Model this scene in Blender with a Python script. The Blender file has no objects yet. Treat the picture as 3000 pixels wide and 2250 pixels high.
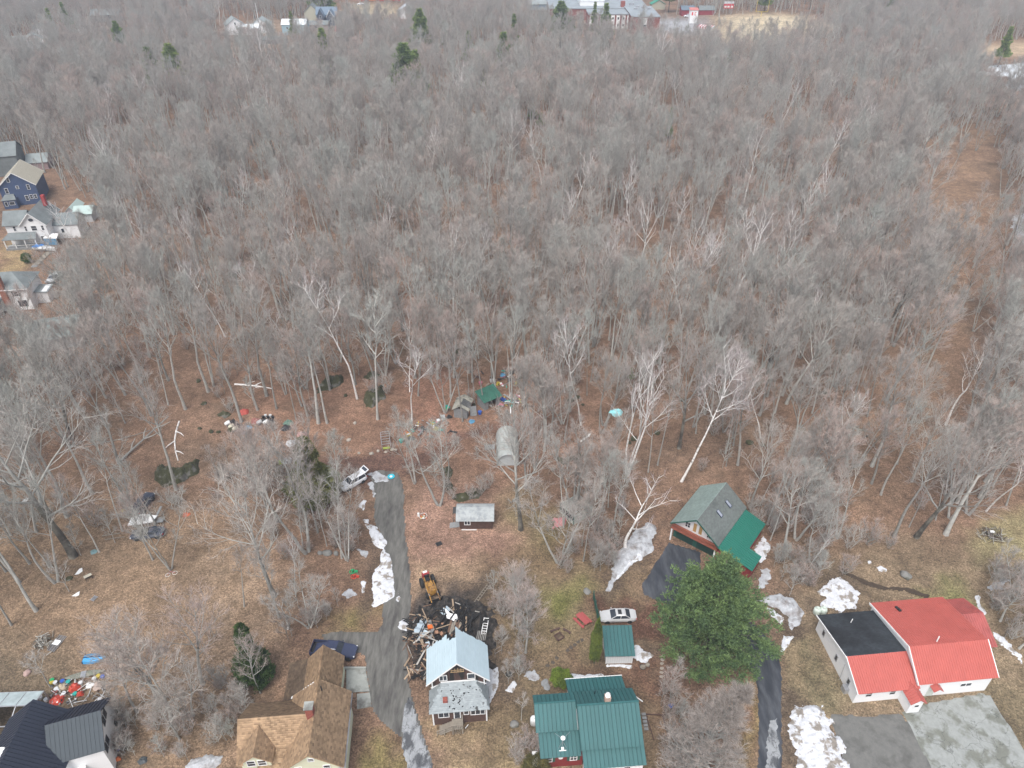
import bpy, math, random
import numpy as np
from mathutils import Vector, Matrix, noise as mn

# ------------------------------------------------------------------ camera, light, exposure
SC = bpy.context.scene
PITCH = math.radians(36.0); CAMH = 84.0; FPX = 2150.0
cam = bpy.data.cameras.new('camera'); camo = bpy.data.objects.new('camera', cam)
SC.collection.objects.link(camo); SC.camera = camo
cam.sensor_fit = 'HORIZONTAL'; cam.sensor_width = 36.0; cam.lens = 36.0 * FPX / 3000.0
cam.clip_start = 1.0; cam.clip_end = 4000.0
camo.location = (0, 0, CAMH); camo.rotation_euler = (math.radians(90) - PITCH, 0, 0)

W = bpy.data.worlds.new('World'); SC.world = W; W.use_nodes = True
nt = W.node_tree; nt.nodes.clear()
SUN_EL, SUN_AZ = math.radians(60), math.radians(200)
sky = nt.nodes.new('ShaderNodeTexSky'); sky.sky_type = 'NISHITA'; sky.sun_disc = False
sky.sun_elevation = SUN_EL; sky.sun_rotation = SUN_AZ; sky.air_density = 1.0; sky.dust_density = 3.0
hs = nt.nodes.new('ShaderNodeHueSaturation'); hs.inputs['Saturation'].default_value = 0.38
bg = nt.nodes.new('ShaderNodeBackground'); bg.inputs['Strength'].default_value = 0.14
wo = nt.nodes.new('ShaderNodeOutputWorld')
nt.links.new(sky.outputs[0], hs.inputs['Color']); nt.links.new(hs.outputs[0], bg.inputs[0]); nt.links.new(bg.outputs[0], wo.inputs[0])
sl = bpy.data.lights.new('sun', 'SUN'); sl.energy = 1.3; sl.angle = math.radians(32); sl.color = (1.0, 0.98, 0.95)
so = bpy.data.objects.new('sun', sl); SC.collection.objects.link(so)
so.rotation_euler = (math.radians(90) - SUN_EL, 0, math.radians(180) - SUN_AZ)
so.location = (0, 0, 200)
SC.view_settings.view_transform = 'Standard'; SC.view_settings.look = 'None'
SC.view_settings.gamma = 1.0; SC.view_settings.use_curve_mapping = False
SC.view_settings.exposure = 0.85
try:
    SC.cycles.max_bounces = 6; SC.cycles.diffuse_bounces = 2; SC.cycles.glossy_bounces = 2
    SC.cycles.transparent_max_bounces = 4; SC.cycles.volume_bounces = 0
except Exception: pass

# ------------------------------------------------------------------ small helpers
_s, _c = math.sin(PITCH), math.cos(PITCH)
def G(px, py, z=0.0):
    """point of the place at height z seen in direction (px, py) of the photograph"""
    dx = (px - 1500) / FPX; dy = (py - 1125) / FPX
    t = (CAMH - z) / (_s + dy * _c)
    return Vector((dx * t, (_c - dy * _s) * t, z))
def GP(pts): return [G(*p)[:2] for p in pts]

COL = SC.collection
def tag(o, label=None, cat=None, group=None, kind=None):
    if label: o['label'] = label
    if cat: o['category'] = cat
    if group: o['group'] = group
    if kind: o['kind'] = kind
    return o
def thing(name, label, cat, loc=(0, 0, 0), rz=0.0, group=None):
    o = bpy.data.objects.new(name, None); COL.objects.link(o)
    o.location = (loc[0], loc[1], loc[2] if len(loc) > 2 else 0); o.rotation_euler = (0, 0, rz)
    o.empty_display_size = 0.3
    return tag(o, label, cat, group)
def link(name, mesh, parent=None, loc=(0, 0, 0), rot=(0, 0, 0), scale=None):
    o = bpy.data.objects.new(name, mesh); COL.objects.link(o)
    o.location = loc; o.rotation_euler = rot
    if scale: o.scale = scale
    if parent: o.parent = parent
    return o
KIDS = {}
def copy_tree(o, parent=None):
    c = o.copy(); COL.objects.link(c)
    if parent: c.parent = parent
    for ch in list(o.children): copy_tree(ch, c)
    return c

class MB:
    def __init__(s): s.v = []; s.f = []; s.m = []
    def add(s, v, f, mi=0):
        b = len(s.v); s.v += [tuple(p) for p in v]; s.f += [tuple(b + i for i in q) for q in f]; s.m += [mi] * len(f)
        return s
    def box(s, x0, y0, z0, x1, y1, z1, mi=0):
        return s.add([(x0,y0,z0),(x1,y0,z0),(x1,y1,z0),(x0,y1,z0),(x0,y0,z1),(x1,y0,z1),(x1,y1,z1),(x0,y1,z1)],
            [(0,3,2,1),(4,5,6,7),(0,1,5,4),(1,2,6,5),(2,3,7,6),(3,0,4,7)], mi)
    def obox(s, c, d, l, w, h, mi=0, up=(0,0,1)):
        """box centred on c, length l along d, width w, height h"""
        c = Vector(c); d = Vector(d).normalized(); up = Vector(up)
        a = d.cross(up)
        if a.length < 1e-4: a = Vector((1,0,0))
        a.normalize(); u = a.cross(d).normalized()
        P = [c + d*(l*.5*i) + a*(w*.5*j) + u*(h*.5*k) for k in (-1,1) for i, j in ((-1,-1),(1,-1),(1,1),(-1,1))]
        return s.add(P, [(0,3,2,1),(4,5,6,7),(0,1,5,4),(1,2,6,5),(2,3,7,6),(3,0,4,7)], mi)
    def slab(s, pts, t, mi=0):
        """polygon extruded by -t along its normal"""
        p = [Vector(q) for q in pts]; n = (p[1]-p[0]).cross(p[2]-p[0]).normalized(); k = len(p)
        return s.add(p + [q - n*t for q in p], [tuple(range(k)), tuple(range(2*k-1, k-1, -1))] + [(i, i+k, (i+1)%k+k, (i+1)%k) for i in range(k)], mi)
    def prism(s, poly, a, b, mi=0):
        """poly: points, extruded by vector from a to b offsets"""
        k = len(poly); a = Vector(a); b = Vector(b)
        P = [Vector(q)+a for q in poly] + [Vector(q)+b for q in poly]
        return s.add(P, [tuple(range(k-1,-1,-1)), tuple(range(k, 2*k))] + [(i, (i+1)%k, (i+1)%k+k, i+k) for i in range(k)], mi)
    def tube(s, pts, rad, n=6, mi=0, cap=True):
        pts = [Vector(p) for p in pts]
        if not hasattr(rad, '__len__'): rad = [rad]*len(pts)
        b = len(s.v); t0 = (pts[1]-pts[0]).normalized()
        a = t0.cross(Vector((0,0,1)));
        if a.length < 1e-3: a = Vector((1,0,0))
        a.normalize()
        for i, p in enumerate(pts):
            t = (pts[min(i+1,len(pts)-1)] - pts[max(i-1,0)]).normalized()
            a = (a - t*a.dot(t)).normalized(); c = t.cross(a)
            for k in range(n):
                th = 2*math.pi*k/n; s.v.append(tuple(p + (a*math.cos(th)+c*math.sin(th))*rad[i]))
        for i in range(len(pts)-1):
            for k in range(n):
                s.f.append((b+i*n+k, b+i*n+(k+1)%n, b+(i+1)*n+(k+1)%n, b+(i+1)*n+k)); s.m.append(mi)
        if cap:
            s.f.append(tuple(b+k for k in range(n-1,-1,-1))); s.m.append(mi)
            e = b+(len(pts)-1)*n; s.f.append(tuple(e+k for k in range(n))); s.m.append(mi)
        return s
    def lathe(s, prof, c=(0,0,0), n=12, mi=0):
        b = len(s.v); c = Vector(c)
        for r, z in prof:
            for k in range(n):
                th = 2*math.pi*k/n; s.v.append((c.x+r*math.cos(th), c.y+r*math.sin(th), c.z+z))
        for i in range(len(prof)-1):
            for k in range(n):
                s.f.append((b+i*n+k, b+i*n+(k+1)%n, b+(i+1)*n+(k+1)%n, b+(i+1)*n+k)); s.m.append(mi)
        s.f.append(tuple(b+k for k in range(n-1,-1,-1))); s.m.append(mi)
        e = b+(len(prof)-1)*n; s.f.append(tuple(e+k for k in range(n))); s.m.append(mi)
        return s
    def loft(s, rings, mi=0, cap=True):
        """rings: lists of equal-length point loops"""
        b = len(s.v); n = len(rings[0])
        for r in rings: s.v += [tuple(p) for p in r]
        for i in range(len(rings)-1):
            for k in range(n):
                s.f.append((b+i*n+k, b+i*n+(k+1)%n, b+(i+1)*n+(k+1)%n, b+(i+1)*n+k)); s.m.append(mi)
        if cap:
            s.f.append(tuple(b+k for k in range(n-1,-1,-1))); s.m.append(mi)
            e = b+(len(rings)-1)*n; s.f.append(tuple(e+k for k in range(n))); s.m.append(mi)
        return s
    def mesh(s, name, mats, smooth=False):
        me = bpy.data.meshes.new(name); me.from_pydata(s.v, [], s.f)
        for m in (mats if isinstance(mats, (list, tuple)) else [mats]): me.materials.append(m)
        if any(s.m): me.polygons.foreach_set('material_index', s.m)
        if smooth: me.polygons.foreach_set('use_smooth', [True]*len(me.polygons))
        me.update(); return me
    def obj(s, name, mats, parent=None, smooth=False, **k):
        return link(name, s.mesh(name, mats, smooth), parent, **k)

def npmesh(name, verts, tris, mats, mi=None, smooth=False):
    """fast mesh from numpy arrays (tris or quads of equal size)"""
    me = bpy.data.meshes.new(name); nf, k = tris.shape
    me.vertices.add(len(verts)); me.vertices.foreach_set('co', np.asarray(verts, np.float32).ravel())
    me.loops.add(nf*k); me.loops.foreach_set('vertex_index', np.asarray(tris, np.int32).ravel())
    me.polygons.add(nf); me.polygons.foreach_set('loop_start', np.arange(0, nf*k, k, dtype=np.int32))
    me.polygons.foreach_set('loop_total', np.full(nf, k, np.int32))
    for m in (mats if isinstance(mats, (list, tuple)) else [mats]): me.materials.append(m)
    if mi is not None: me.polygons.foreach_set('material_index', np.asarray(mi, np.int32))
    if smooth: me.polygons.foreach_set('use_smooth', np.ones(nf, bool))
    me.update(calc_edges=True); me.validate(); return me

# ------------------------------------------------------------------ materials
MATS = {}
def mat(name, col, rough=0.8, metal=0.0, var=0.15, scale=3.0, bump=0.0, bscale=None, col2=None, c2scale=1.0, c2cut=0.55, island=0.0, rnd=0.0, spec=0.5, attr=None, emit=None, alpha=None, stretch=None, c2soft=0.15, crack=0, crackw=0.02):
    if name in MATS: return MATS[name]
    m = bpy.data.materials.new(name); m.use_nodes = True; t = m.node_tree; N = t.nodes; Lk = t.links
    b = N['Principled BSDF']; b.inputs['Roughness'].default_value = rough; b.inputs['Metallic'].default_value = metal
    b.inputs['Specular IOR Level'].default_value = spec
    tc = N.new('ShaderNodeTexCoord'); vec = tc.outputs['Object']
    if stretch:
        mp = N.new('ShaderNodeMapping'); mp.inputs['Scale'].default_value = stretch; Lk.new(vec, mp.inputs[0]); vec = mp.outputs[0]
    if attr:
        a = N.new('ShaderNodeAttribute'); a.attribute_name = attr; cur = a.outputs['Color']
    else:
        r = N.new('ShaderNodeRGB'); r.outputs[0].default_value = (*col, 1); cur = r.outputs[0]
    def mixf(fac, a_, b_, mode='MIX'):
        x = N.new('ShaderNodeMix'); x.data_type = 'RGBA'; x.blend_type = mode
        if hasattr(fac, 'links'): Lk.new(fac, x.inputs[0])
        else: x.inputs[0].default_value = fac
        for q, i in ((a_, 6), (b_, 7)):
            if hasattr(q, 'links'): Lk.new(q, x.inputs[i])
            else: x.inputs[i].default_value = (*q, 1)
        return x.outputs[2]
    def nz(sc, det=4, rgh=0.6):
        n = N.new('ShaderNodeTexNoise'); n.inputs['Scale'].default_value = sc; n.inputs['Detail'].default_value = det
        n.inputs['Roughness'].default_value = rgh; Lk.new(vec, n.inputs['Vector']); return n.outputs[0]
    def ramp(v, a_, b_, lo, hi):
        mr = N.new('ShaderNodeMapRange'); mr.inputs[1].default_value = a_; mr.inputs[2].default_value = b_
        mr.inputs[3].default_value = lo; mr.inputs[4].default_value = hi; Lk.new(v, mr.inputs[0]); return mr.outputs[0]
    if col2: cur = mixf(ramp(nz(c2scale, 5), c2cut-c2soft/2, c2cut+c2soft/2, 0, 1), cur, col2)
    def mul(v):
        nonlocal cur
        cc = N.new('ShaderNodeCombineColor')
        for i in range(3): Lk.new(v, cc.inputs[i])
        cur = mixf(1.0, cur, cc.outputs[0], 'MULTIPLY')
    if var: mul(ramp(nz(scale, 5, 0.65), 0.3, 0.7, 1-var, 1+var))
    if island:
        g = N.new('ShaderNodeNewGeometry'); mul(ramp(g.outputs['Random Per Island'], 0, 1, 1-island, 1+island))
    if rnd:
        g = N.new('ShaderNodeObjectInfo'); mul(ramp(g.outputs['Random'], 0, 1, 1-rnd, 1+rnd))
    if crack:
        vz = N.new('ShaderNodeTexVoronoi'); vz.feature = 'DISTANCE_TO_EDGE'; vz.inputs['Scale'].default_value = crack
        wn = N.new('ShaderNodeTexNoise'); wn.inputs['Scale'].default_value = crack*1.7; wn.inputs['Detail'].default_value = 5; Lk.new(vec, wn.inputs['Vector'])
        va = N.new('ShaderNodeVectorMath'); va.operation = 'SCALE'; va.inputs['Scale'].default_value = 1.2/crack; Lk.new(wn.outputs['Color'], va.inputs[0])
        vb = N.new('ShaderNodeVectorMath'); Lk.new(vec, vb.inputs[0]); Lk.new(va.outputs[0], vb.inputs[1]); Lk.new(vb.outputs[0], vz.inputs['Vector'])
        mul(ramp(vz.outputs['Distance'], crackw*.4, crackw, .55, 1))
    Lk.new(cur, b.inputs['Base Color'])
    if bump:
        bp = N.new('ShaderNodeBump'); bp.inputs['Strength'].default_value = 1.0; bp.inputs['Distance'].default_value = bump
        Lk.new(nz(bscale or scale*3, 4), bp.inputs['Height']); Lk.new(bp.outputs[0], b.inputs['Normal'])
    if emit:
        b.inputs['Emission Color'].default_value = (*emit[:3], 1); b.inputs['Emission Strength'].default_value = emit[3]
    m['_']=0; del m['_']
    MATS[name] = m; return m

def sdist(x, y, poly):
    """signed distance (inside positive) of arrays x,y to polygon"""
    p = np.array(poly, float); q = np.roll(p, -1, 0)
    d = np.full(x.shape, 1e9); ins = np.zeros(x.shape, bool)
    for (ax, ay), (bx, by) in zip(p, q):
        ex, ey = bx-ax, by-ay; L2 = ex*ex+ey*ey+1e-12
        t = np.clip(((x-ax)*ex+(y-ay)*ey)/L2, 0, 1)
        d = np.minimum(d, (x-ax-t*ex)**2+(y-ay-t*ey)**2)
        c = ((ay > y) != (by > y)) & (x < (bx-ax)*(y-ay)/(by-ay+1e-12)+ax); ins ^= c
    return np.sqrt(d)*np.where(ins, 1, -1)
_rg = np.random.RandomState(7); _T = _rg.rand(256, 256)
def vnoise(x, y):
    xi = np.floor(x).astype(int); yi = np.floor(y).astype(int); fx = x-xi; fy = y-yi
    fx = fx*fx*(3-2*fx); fy = fy*fy*(3-2*fy)
    g = lambda a, b: _T[a & 255, b & 255]
    return (g(xi,yi)*(1-fx)+g(xi+1,yi)*fx)*(1-fy)+(g(xi,yi+1)*(1-fx)+g(xi+1,yi+1)*fx)*fy
def fbm(x, y, sc=1.0, oct=4):
    v = 0; a = 0.5; s = 0
    for i in range(oct):
        v = v+a*vnoise(x*sc+i*17.3, y*sc+i*9.1); s += a; a *= 0.55; sc *= 2.03
    return v/s
def mound(name, poly, h, mt, cell=0.25, edge=0.8, rag=0.5, nsc=0.9, parent=None, rough=0.3, base=0.0, z0=0.0, smooth=True):
    """irregular heap or sheet lying on the ground inside a ground polygon; the ground itself cuts its ragged edge"""
    p = np.array(poly); x0, y0 = p.min(0)-1; x1, y1 = p.max(0)+1
    cell = max(cell, math.sqrt((x1-x0)*(y1-y0)/30000))
    nx = int((x1-x0)/cell)+2; ny = int((y1-y0)/cell)+2
    X, Y = np.meshgrid(x0+np.arange(nx)*cell, y0+np.arange(ny)*cell)
    sd = sdist(X, Y, poly) + (fbm(X, Y, nsc)-0.5)*2*rag
    k = np.clip(sd/edge, -1, 1); k = np.sign(k)*np.abs(k)**0.7
    Z = k*h*(1-rough+rough*2*fbm(X+50, Y, nsc*2.2, 4)) + base*np.clip(k*4,-1,1)
    Z = np.where(k < 0, np.maximum(k*0.3, -0.15), Z) + z0
    keep = (np.maximum.reduce([k[:-1,:-1], k[1:,:-1], k[:-1,1:], k[1:,1:]]) > -0.05)
    I = np.arange(nx*ny).reshape(ny, nx)
    F = np.stack([I[:-1,:-1][keep], I[:-1,1:][keep], I[1:,1:][keep], I[1:,:-1][keep]], 1)
    u, inv = np.unique(F.ravel(), return_inverse=True)
    cx, cy = p.mean(0)
    V = np.stack([X.ravel()-cx, Y.ravel()-cy, Z.ravel()], 1)[u]
    me = npmesh(name, V, inv.reshape(-1, 4), mt, smooth=smooth)
    return link(name, me, parent, loc=(cx, cy, 0))
# ------------------------------------------------------------------ ground
def axis(lo, hi, a, b, step, grow=1.09):
    mid = list(np.arange(a, b, step)); L = []; R = []; s = step; x = a
    while x > lo: s *= grow; x -= s; L.append(x)
    s = step; x = mid[-1]
    while x < hi: s *= grow; x += s; R.append(x)
    return np.array(L[::-1]+mid+R)
gx = axis(-1100, 1100, -75, 78, 0.6, 1.05); gy = axis(-60, 1900, 33, 130, 0.6, 1.035)
GX, GY = np.meshgrid(gx, gy)
def hill(x, y):
    t = np.clip((y-600)/900, 0, 1); return t*t*(3-2*t)*95
GZ = hill(GX, GY)
LIT = (0.192, 0.122, 0.083)
Cg = np.ones(GX.shape+(3,))*np.array(LIT)
wx = GX+(fbm(GX, GY, 0.25)-0.5)*8; wy = GY+(fbm(GX+90, GY, 0.25)-0.5)*8
big = fbm(GX, GY, 0.03)[..., None]
Cg = Cg*(0.86+0.28*big); Cg = Cg*(1-0.35*np.clip(fbm(GX+31, GY+7, 0.09)[..., None]*2.2-1.1, 0, 1)*np.array([0.6, 0.3, 0.2]))
def zone(pts, col, soft=1.5, amt=1.0, n=0.0):
    global Cg
    poly = GP(pts); sd = sdist(wx, wy, poly)
    w = np.clip(sd/soft*0.5+0.5, 0, 1)*amt
    if n: w = w*np.clip((fbm(GX+11, GY+5, 0.35)-0.5)*n+0.65, 0, 1)
    Cg = Cg*(1-w[..., None])+np.array(col)*w[..., None]
def ell(cx, cy, rx, ry, k=12): return [(cx+rx*math.cos(i*2*math.pi/k), cy+ry*math.sin(i*2*math.pi/k)) for i in range(k)]
zone([(-400,1380),(300,1440),(760,1540),(800,1700),(760,2400),(-600,2400)], (0.215,0.150,0.098), 6, 0.9)
zone([(560,1640),(800,1640),(760,1900),(600,1960)], (0.27,0.195,0.135), 5, 0.8, 2)
zone([(-200,1850),(140,1900),(330,2060),(300,2400),(-300,2400)], (0.12,0.095,0.065), 3, 0.8)
zone([(1185,1430),(1520,1440),(1500,1700),(1190,1690)], (0.25,0.155,0.115), 3, 0.9)
zone([(700,1100),(1700,1080),(1800,1380),(1500,1400),(1000,1320),(720,1300)], (0.205,0.122,0.083), 5, 0.9)
zone([(1190,1660),(1450,1640),(1440,1790),(1200,1790)], (0.27,0.19,0.125), 2, 0.85)
zone([(950,1330),(1200,1320),(1420,1240),(1500,1210),(1510,1235),(1300,1330),(1220,1400),(1010,1420)], (0.10,0.058,0.046), 1.5, 0.85)
zone([(1230,1745),(1440,1700),(1480,1800),(1470,1990),(1215,1990),(1205,1800)], (0.045,0.040,0.037), 1.5, 0.9)
zone([(1440,1640),(1900,1640),(1960,1800),(1960,2400),(1450,2300),(1440,2000)], (0.155,0.112,0.070), 3, 0.95)
zone([(1500,1690),(1760,1700),(1740,1870),(1560,1880)], (0.205,0.160,0.090), 2.5, 0.9)
zone(ell(1655,1765,75,48), (0.135,0.135,0.045), 2, 0.9)
zone(ell(1600,1560,60,70), (0.15,0.13,0.06), 3, 0.6)
zone(ell(1530,1500,60,80), (0.17,0.145,0.075), 3, 0.6)
zone([(1760,1750),(1960,1740),(1960,1880),(1770,1850)], (0.125,0.068,0.048), 1.2, 0.95)
zone([(1700,1940),(1960,1930),(1990,2030),(1850,2050)], (0.135,0.075,0.052), 2, 0.85)
zone([(1240,2130),(1600,2130),(1640,2400),(1380,2400)], (0.265,0.20,0.115), 2, 0.9, 2)
zone([(1480,1960),(1600,1960),(1600,2180),(1470,2180)], (0.15,0.115,0.07), 2, 0.7)
zone([(980,1760),(1110,1780),(1110,1870),(960,1860)], (0.155,0.128,0.055), 2, 0.9)
zone([(1070,2170),(1130,2150),(1180,2250),(1200,2450),(1050,2450)], (0.18,0.145,0.065), 1.2, 0.95)
zone([(860,1780),(1000,1760),(1000,1880),(830,1900)], (0.11,0.07,0.05), 2, 0.7)
zone([(2300,1650),(2500,1600),(3100,1560),(3300,2500),(2260,2500),(2290,1900)], (0.20,0.150,0.098), 4, 0.9)
zone([(2310,1870),(2400,1840),(2500,2040),(2450,2070),(2330,2060)], (0.155,0.130,0.078), 1.5, 0.9)
zone([(2325,1900),(2365,1880),(2400,1990),(2395,2050),(2350,2000)], (0.27,0.20,0.125), 1.2, 0.75)
zone([(2160,1990),(2225,1990),(2215,2400),(2150,2400)], (0.19,0.14,0.068), 1.2, 0.9)
zone(ell(2800,1770,70,60), (0.145,0.155,0.055), 2.5, 0.9)
zone([(2850,1560),(3100,1500),(3150,1640),(2870,1650)], (0.26,0.23,0.12), 3, 0.8)
zone([(2860,1960),(3100,1990),(3200,2400),(3000,2300)], (0.15,0.12,0.075), 2, 0.8)
zone([(2600,640),(2850,300),(2960,330),(2900,700),(2820,1000),(2700,1300),(2620,1500),(2480,1500),(2560,1200),(2700,900)], (0.235,0.155,0.10), 8, 0.75, 2)
zone([(2960,380),(3300,300),(3300,900),(2950,600)], (0.15,0.10,0.07), 8, 0.6)
zone([(2060,112),(2130,70),(2100,50),(2240,40),(2360,48),(2415,78),(2300,112),(2100,125)], (0.46,0.38,0.26), 10, 1)
zone([(2850,135),(3050,120),(3200,150),(3100,165),(2860,160)], (0.40,0.30,0.20), 8, 1)
zone([(1900,55),(2060,55),(2060,100),(1900,95)], (0.30,0.30,0.31), 8, 1)
zone([(1030,15),(1150,12),(1180,45),(1100,60),(1000,50)], (0.33,0.27,0.18), 6, 0.9)
zone([(770,55),(980,60),(980,120),(700,140)], (0.24,0.18,0.13), 10, 0.7)
zone([(0,700),(100,700),(90,790),(0,800)], (0.30,0.22,0.12), 1.5, 0.95)
zone([(1140,720),(1230,720),(1230,930),(1160,940)], (0.25,0.145,0.095), 3, 0.7)
zone([(1240,1080),(1300,1080),(1300,1300),(1200,1300)], (0.23,0.12,0.085), 3, 0.7)
for sp_ in ([(1062,1532),(1110,1538),(1142,1582),(1160,1700),(1166,1768),(1135,1790),(1078,1792),(1080,1700),(1100,1640),(1080,1570)],
   [(1762,1745),(1785,1680),(1784,1634),(1821,1589),(1854,1545),(1892,1522),(1936,1530),(1935,1575),(1922,1620),(1873,1665),(1820,1705),(1790,1745)],
   [(2205,1750),(2284,1722),(2340,1745),(2372,1791),(2360,1850),(2310,1870),(2296,1830),(2244,1810)], [(2385,1740),(2435,1682),(2470,1682),(2540,1740),(2512,1796),(2455,1800),(2394,1785)],
   [(2308,2048),(2412,2052),(2440,2105),(2500,2203),(2510,2380),(2320,2380),(2290,2142),(2302,2090)], [(1425,1945),(1470,1947),(1476,2050),(1440,2080),(1420,2000)], [(1845,1865),(1925,1915),(1900,1955),(1850,1940)]):
    zone(sp_, (0.085,0.064,0.048), 1.0, 0.75)
nv = GX.size
I = np.arange(nv).reshape(GX.shape)
F = np.stack([I[:-1,:-1], I[:-1,1:], I[1:,1:], I[1:,:-1]], -1).reshape(-1, 4)
def ground_mat():
    m = bpy.data.materials.new('ground_litter'); m.use_nodes = True; t = m.node_tree; N = t.nodes; Lk = t.links
    b = N['Principled BSDF']; b.inputs['Roughness'].default_value = 0.95; b.inputs['Specular IOR Level'].default_value = 0.15
    a = N.new('ShaderNodeAttribute'); a.attribute_name = 'Col'; tc = N.new('ShaderNodeTexCoord')
    def nz(s, d, r=0.65):
        n = N.new('ShaderNodeTexNoise'); n.inputs['Scale'].default_value = s; n.inputs['Detail'].default_value = d; n.inputs['Roughness'].default_value = r
        Lk.new(tc.outputs['Object'], n.inputs['Vector']); return n.outputs[0]
    def mr(v, a0, a1, lo, hi):
        x = N.new('ShaderNodeMapRange'); Lk.new(v, x.inputs[0])
        for i, q in enumerate((a0, a1, lo, hi)): x.inputs[i+1].default_value = q
        return x.outputs[0]
    def mul(c, v):
        x = N.new('ShaderNodeVectorMath'); x.operation = 'SCALE'; Lk.new(c, x.inputs[0]); Lk.new(v, x.inputs['Scale']); return x.outputs[0]
    c = mul(a.outputs['Color'], mr(nz(0.55, 6, 0.7), 0.3, 0.7, 0.66, 1.34))
    c = mul(c, mr(nz(5.0, 4, 0.8), 0.33, 0.67, 0.42, 1.7)); c = mul(c, mr(nz(0.12, 4, 0.6), 0.35, 0.65, 0.8, 1.2))
    vo = N.new('ShaderNodeTexVoronoi'); vo.inputs['Scale'].default_value = 4.5; Lk.new(tc.outputs['Object'], vo.inputs['Vector'])
    sp = N.new('ShaderNodeSeparateColor'); Lk.new(vo.outputs['Color'], sp.inputs[0])
    c = mul(c, mr(sp.outputs[0], 0, 1, 0.72, 1.3))
    # leafless twigs, sticks: dark patches of damp ground
    mx = N.new('ShaderNodeMix'); mx.data_type = 'RGBA'; Lk.new(mr(nz(0.16, 5), 0.56, 0.74, 0, 0.6), mx.inputs[0]); Lk.new(c, mx.inputs[6]); mx.inputs[7].default_value = (0.085, 0.065, 0.045, 1)
    Lk.new(mx.outputs[2], b.inputs['Base Color'])
    bp = N.new('ShaderNodeBump'); bp.inputs['Distance'].default_value = 0.12; Lk.new(nz(3.0, 6, 0.75), bp.inputs['Height']); Lk.new(bp.outputs[0], b.inputs['Normal'])
    return m
gm = npmesh('ground', np.stack([GX.ravel(), GY.ravel(), GZ.ravel()], 1), F, ground_mat(), smooth=True)
ca = gm.color_attributes.new('Col', 'FLOAT_COLOR', 'POINT')
ca.data.foreach_set('color', np.concatenate([Cg.reshape(-1, 3), np.ones((nv, 1))], 1).astype(np.float32).ravel())
tag(link('ground', gm), kind='structure')

# ------------------------------------------------------------------ drives, paths
M_GRAV = mat('dark_gravel', (0.150,0.145,0.132), 0.95, var=0.25, scale=2.2, bump=0.03, bscale=14, col2=(0.078,0.074,0.070), c2scale=0.9, c2soft=0.25, spec=0.2, stretch=(1,.22,1))
M_ASPH = mat('grey_worn_asphalt', (0.30,0.31,0.32), 0.9, var=0.18, scale=2.5, bump=0.01, bscale=30, col2=(0.085,0.088,0.095), c2scale=0.7, c2cut=0.53, c2soft=0.10, spec=0.3, crack=.7, crackw=.025, stretch=(1,.6,1))
M_ASPHD = mat('dark_wet_asphalt', (0.032,0.036,0.045), 0.55, var=0.3, scale=1.5, bump=0.01, bscale=30, col2=(0.09,0.095,0.105), c2scale=0.8, c2cut=0.56, c2soft=.3, stretch=(1,.25,1))
M_CONC = mat('pale_concrete', (0.31,0.32,0.295), 0.9, var=0.12, scale=1.5, col2=(0.16,0.155,0.14), c2scale=0.5, c2cut=0.56, c2soft=0.12)
M_LOT = mat('grey_lot_asphalt', (0.15,0.148,0.138), 0.95, var=0.15, scale=1.5, bump=0.02, bscale=12, col2=(0.11,0.108,0.10), c2scale=0.5)
def sheet(name, px, mt, z=0.02, rag=0.25, cell=0.3, edge=0.4, nsc=0.7):
    o = mound(name, GP(px), 0.0, mt, cell=cell, edge=edge, rag=rag, nsc=nsc, base=0.012, z0=z, smooth=True); tag(o, kind='structure'); return o
sheet('gravel_driveway', [(1085,1400),(1110,1376),(1165,1382),(1183,1420),(1188,1560),(1200,1640),(1207,1760),(1200,1830),(1196,1990),(1215,2060),(1245,2160),(1270,2240),(1240,2300),(1170,2160),(1110,2110),(1090,2080),(1083,2040),(1073,1960),(1070,1925),(1030,1905),(960,1890),(940,1860),(1000,1848),(1105,1850),(1118,1830),(1122,1760),(1122,1640),(1115,1560),(1097,1530),(1095,1460)], M_GRAV, 0.02, 0.22)
sheet('asphalt_driveway', [(1185,2040),(1205,2035),(1225,2110),(1250,2190),(1275,2260),(1300,2420),(1225,2420),(1195,2260),(1175,2160)], M_ASPH, 0.04, 0.35)
sheet('asphalt_lane', [(2215,2400),(2222,2050),(2212,1990),(2190,1950),(2080,1850),(2010,1800),(1885,1740),(1880,1715),(1960,1590),(2050,1615),(2060,1700),(2180,1800),(2270,1890),(2286,1930),(2290,2050),(2296,2400)], M_ASPHD, 0.03, 0.25)
sheet('lane_worn_surface', [(2238,2400),(2242,2150),(2250,2110),(2275,2105),(2284,2150),(2288,2400)], M_ASPH, 0.046, 0.5)
sheet('gravel_lot', [(2430,2085),(2540,2100),(2640,2085),(2680,2130),(2740,2260),(2790,2440),(2460,2440),(2480,2250),(2450,2160)], M_LOT, 0.02, 0.5)
M_APR = mat('pale_cracked_concrete', (0.28,0.292,0.278), 0.9, var=0.14, scale=1.5, col2=(0.165,0.17,0.145), c2scale=0.42, c2cut=0.53, c2soft=0.10, crack=.28, crackw=.012)
sheet('concrete_apron', [(2642,2088),(2660,2072),(2875,2032),(2900,2040),(2990,2180),(3060,2300),(3100,2440),(2780,2440),(2725,2250),(2690,2180)], M_APR, 0.045, 0.1)
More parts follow.
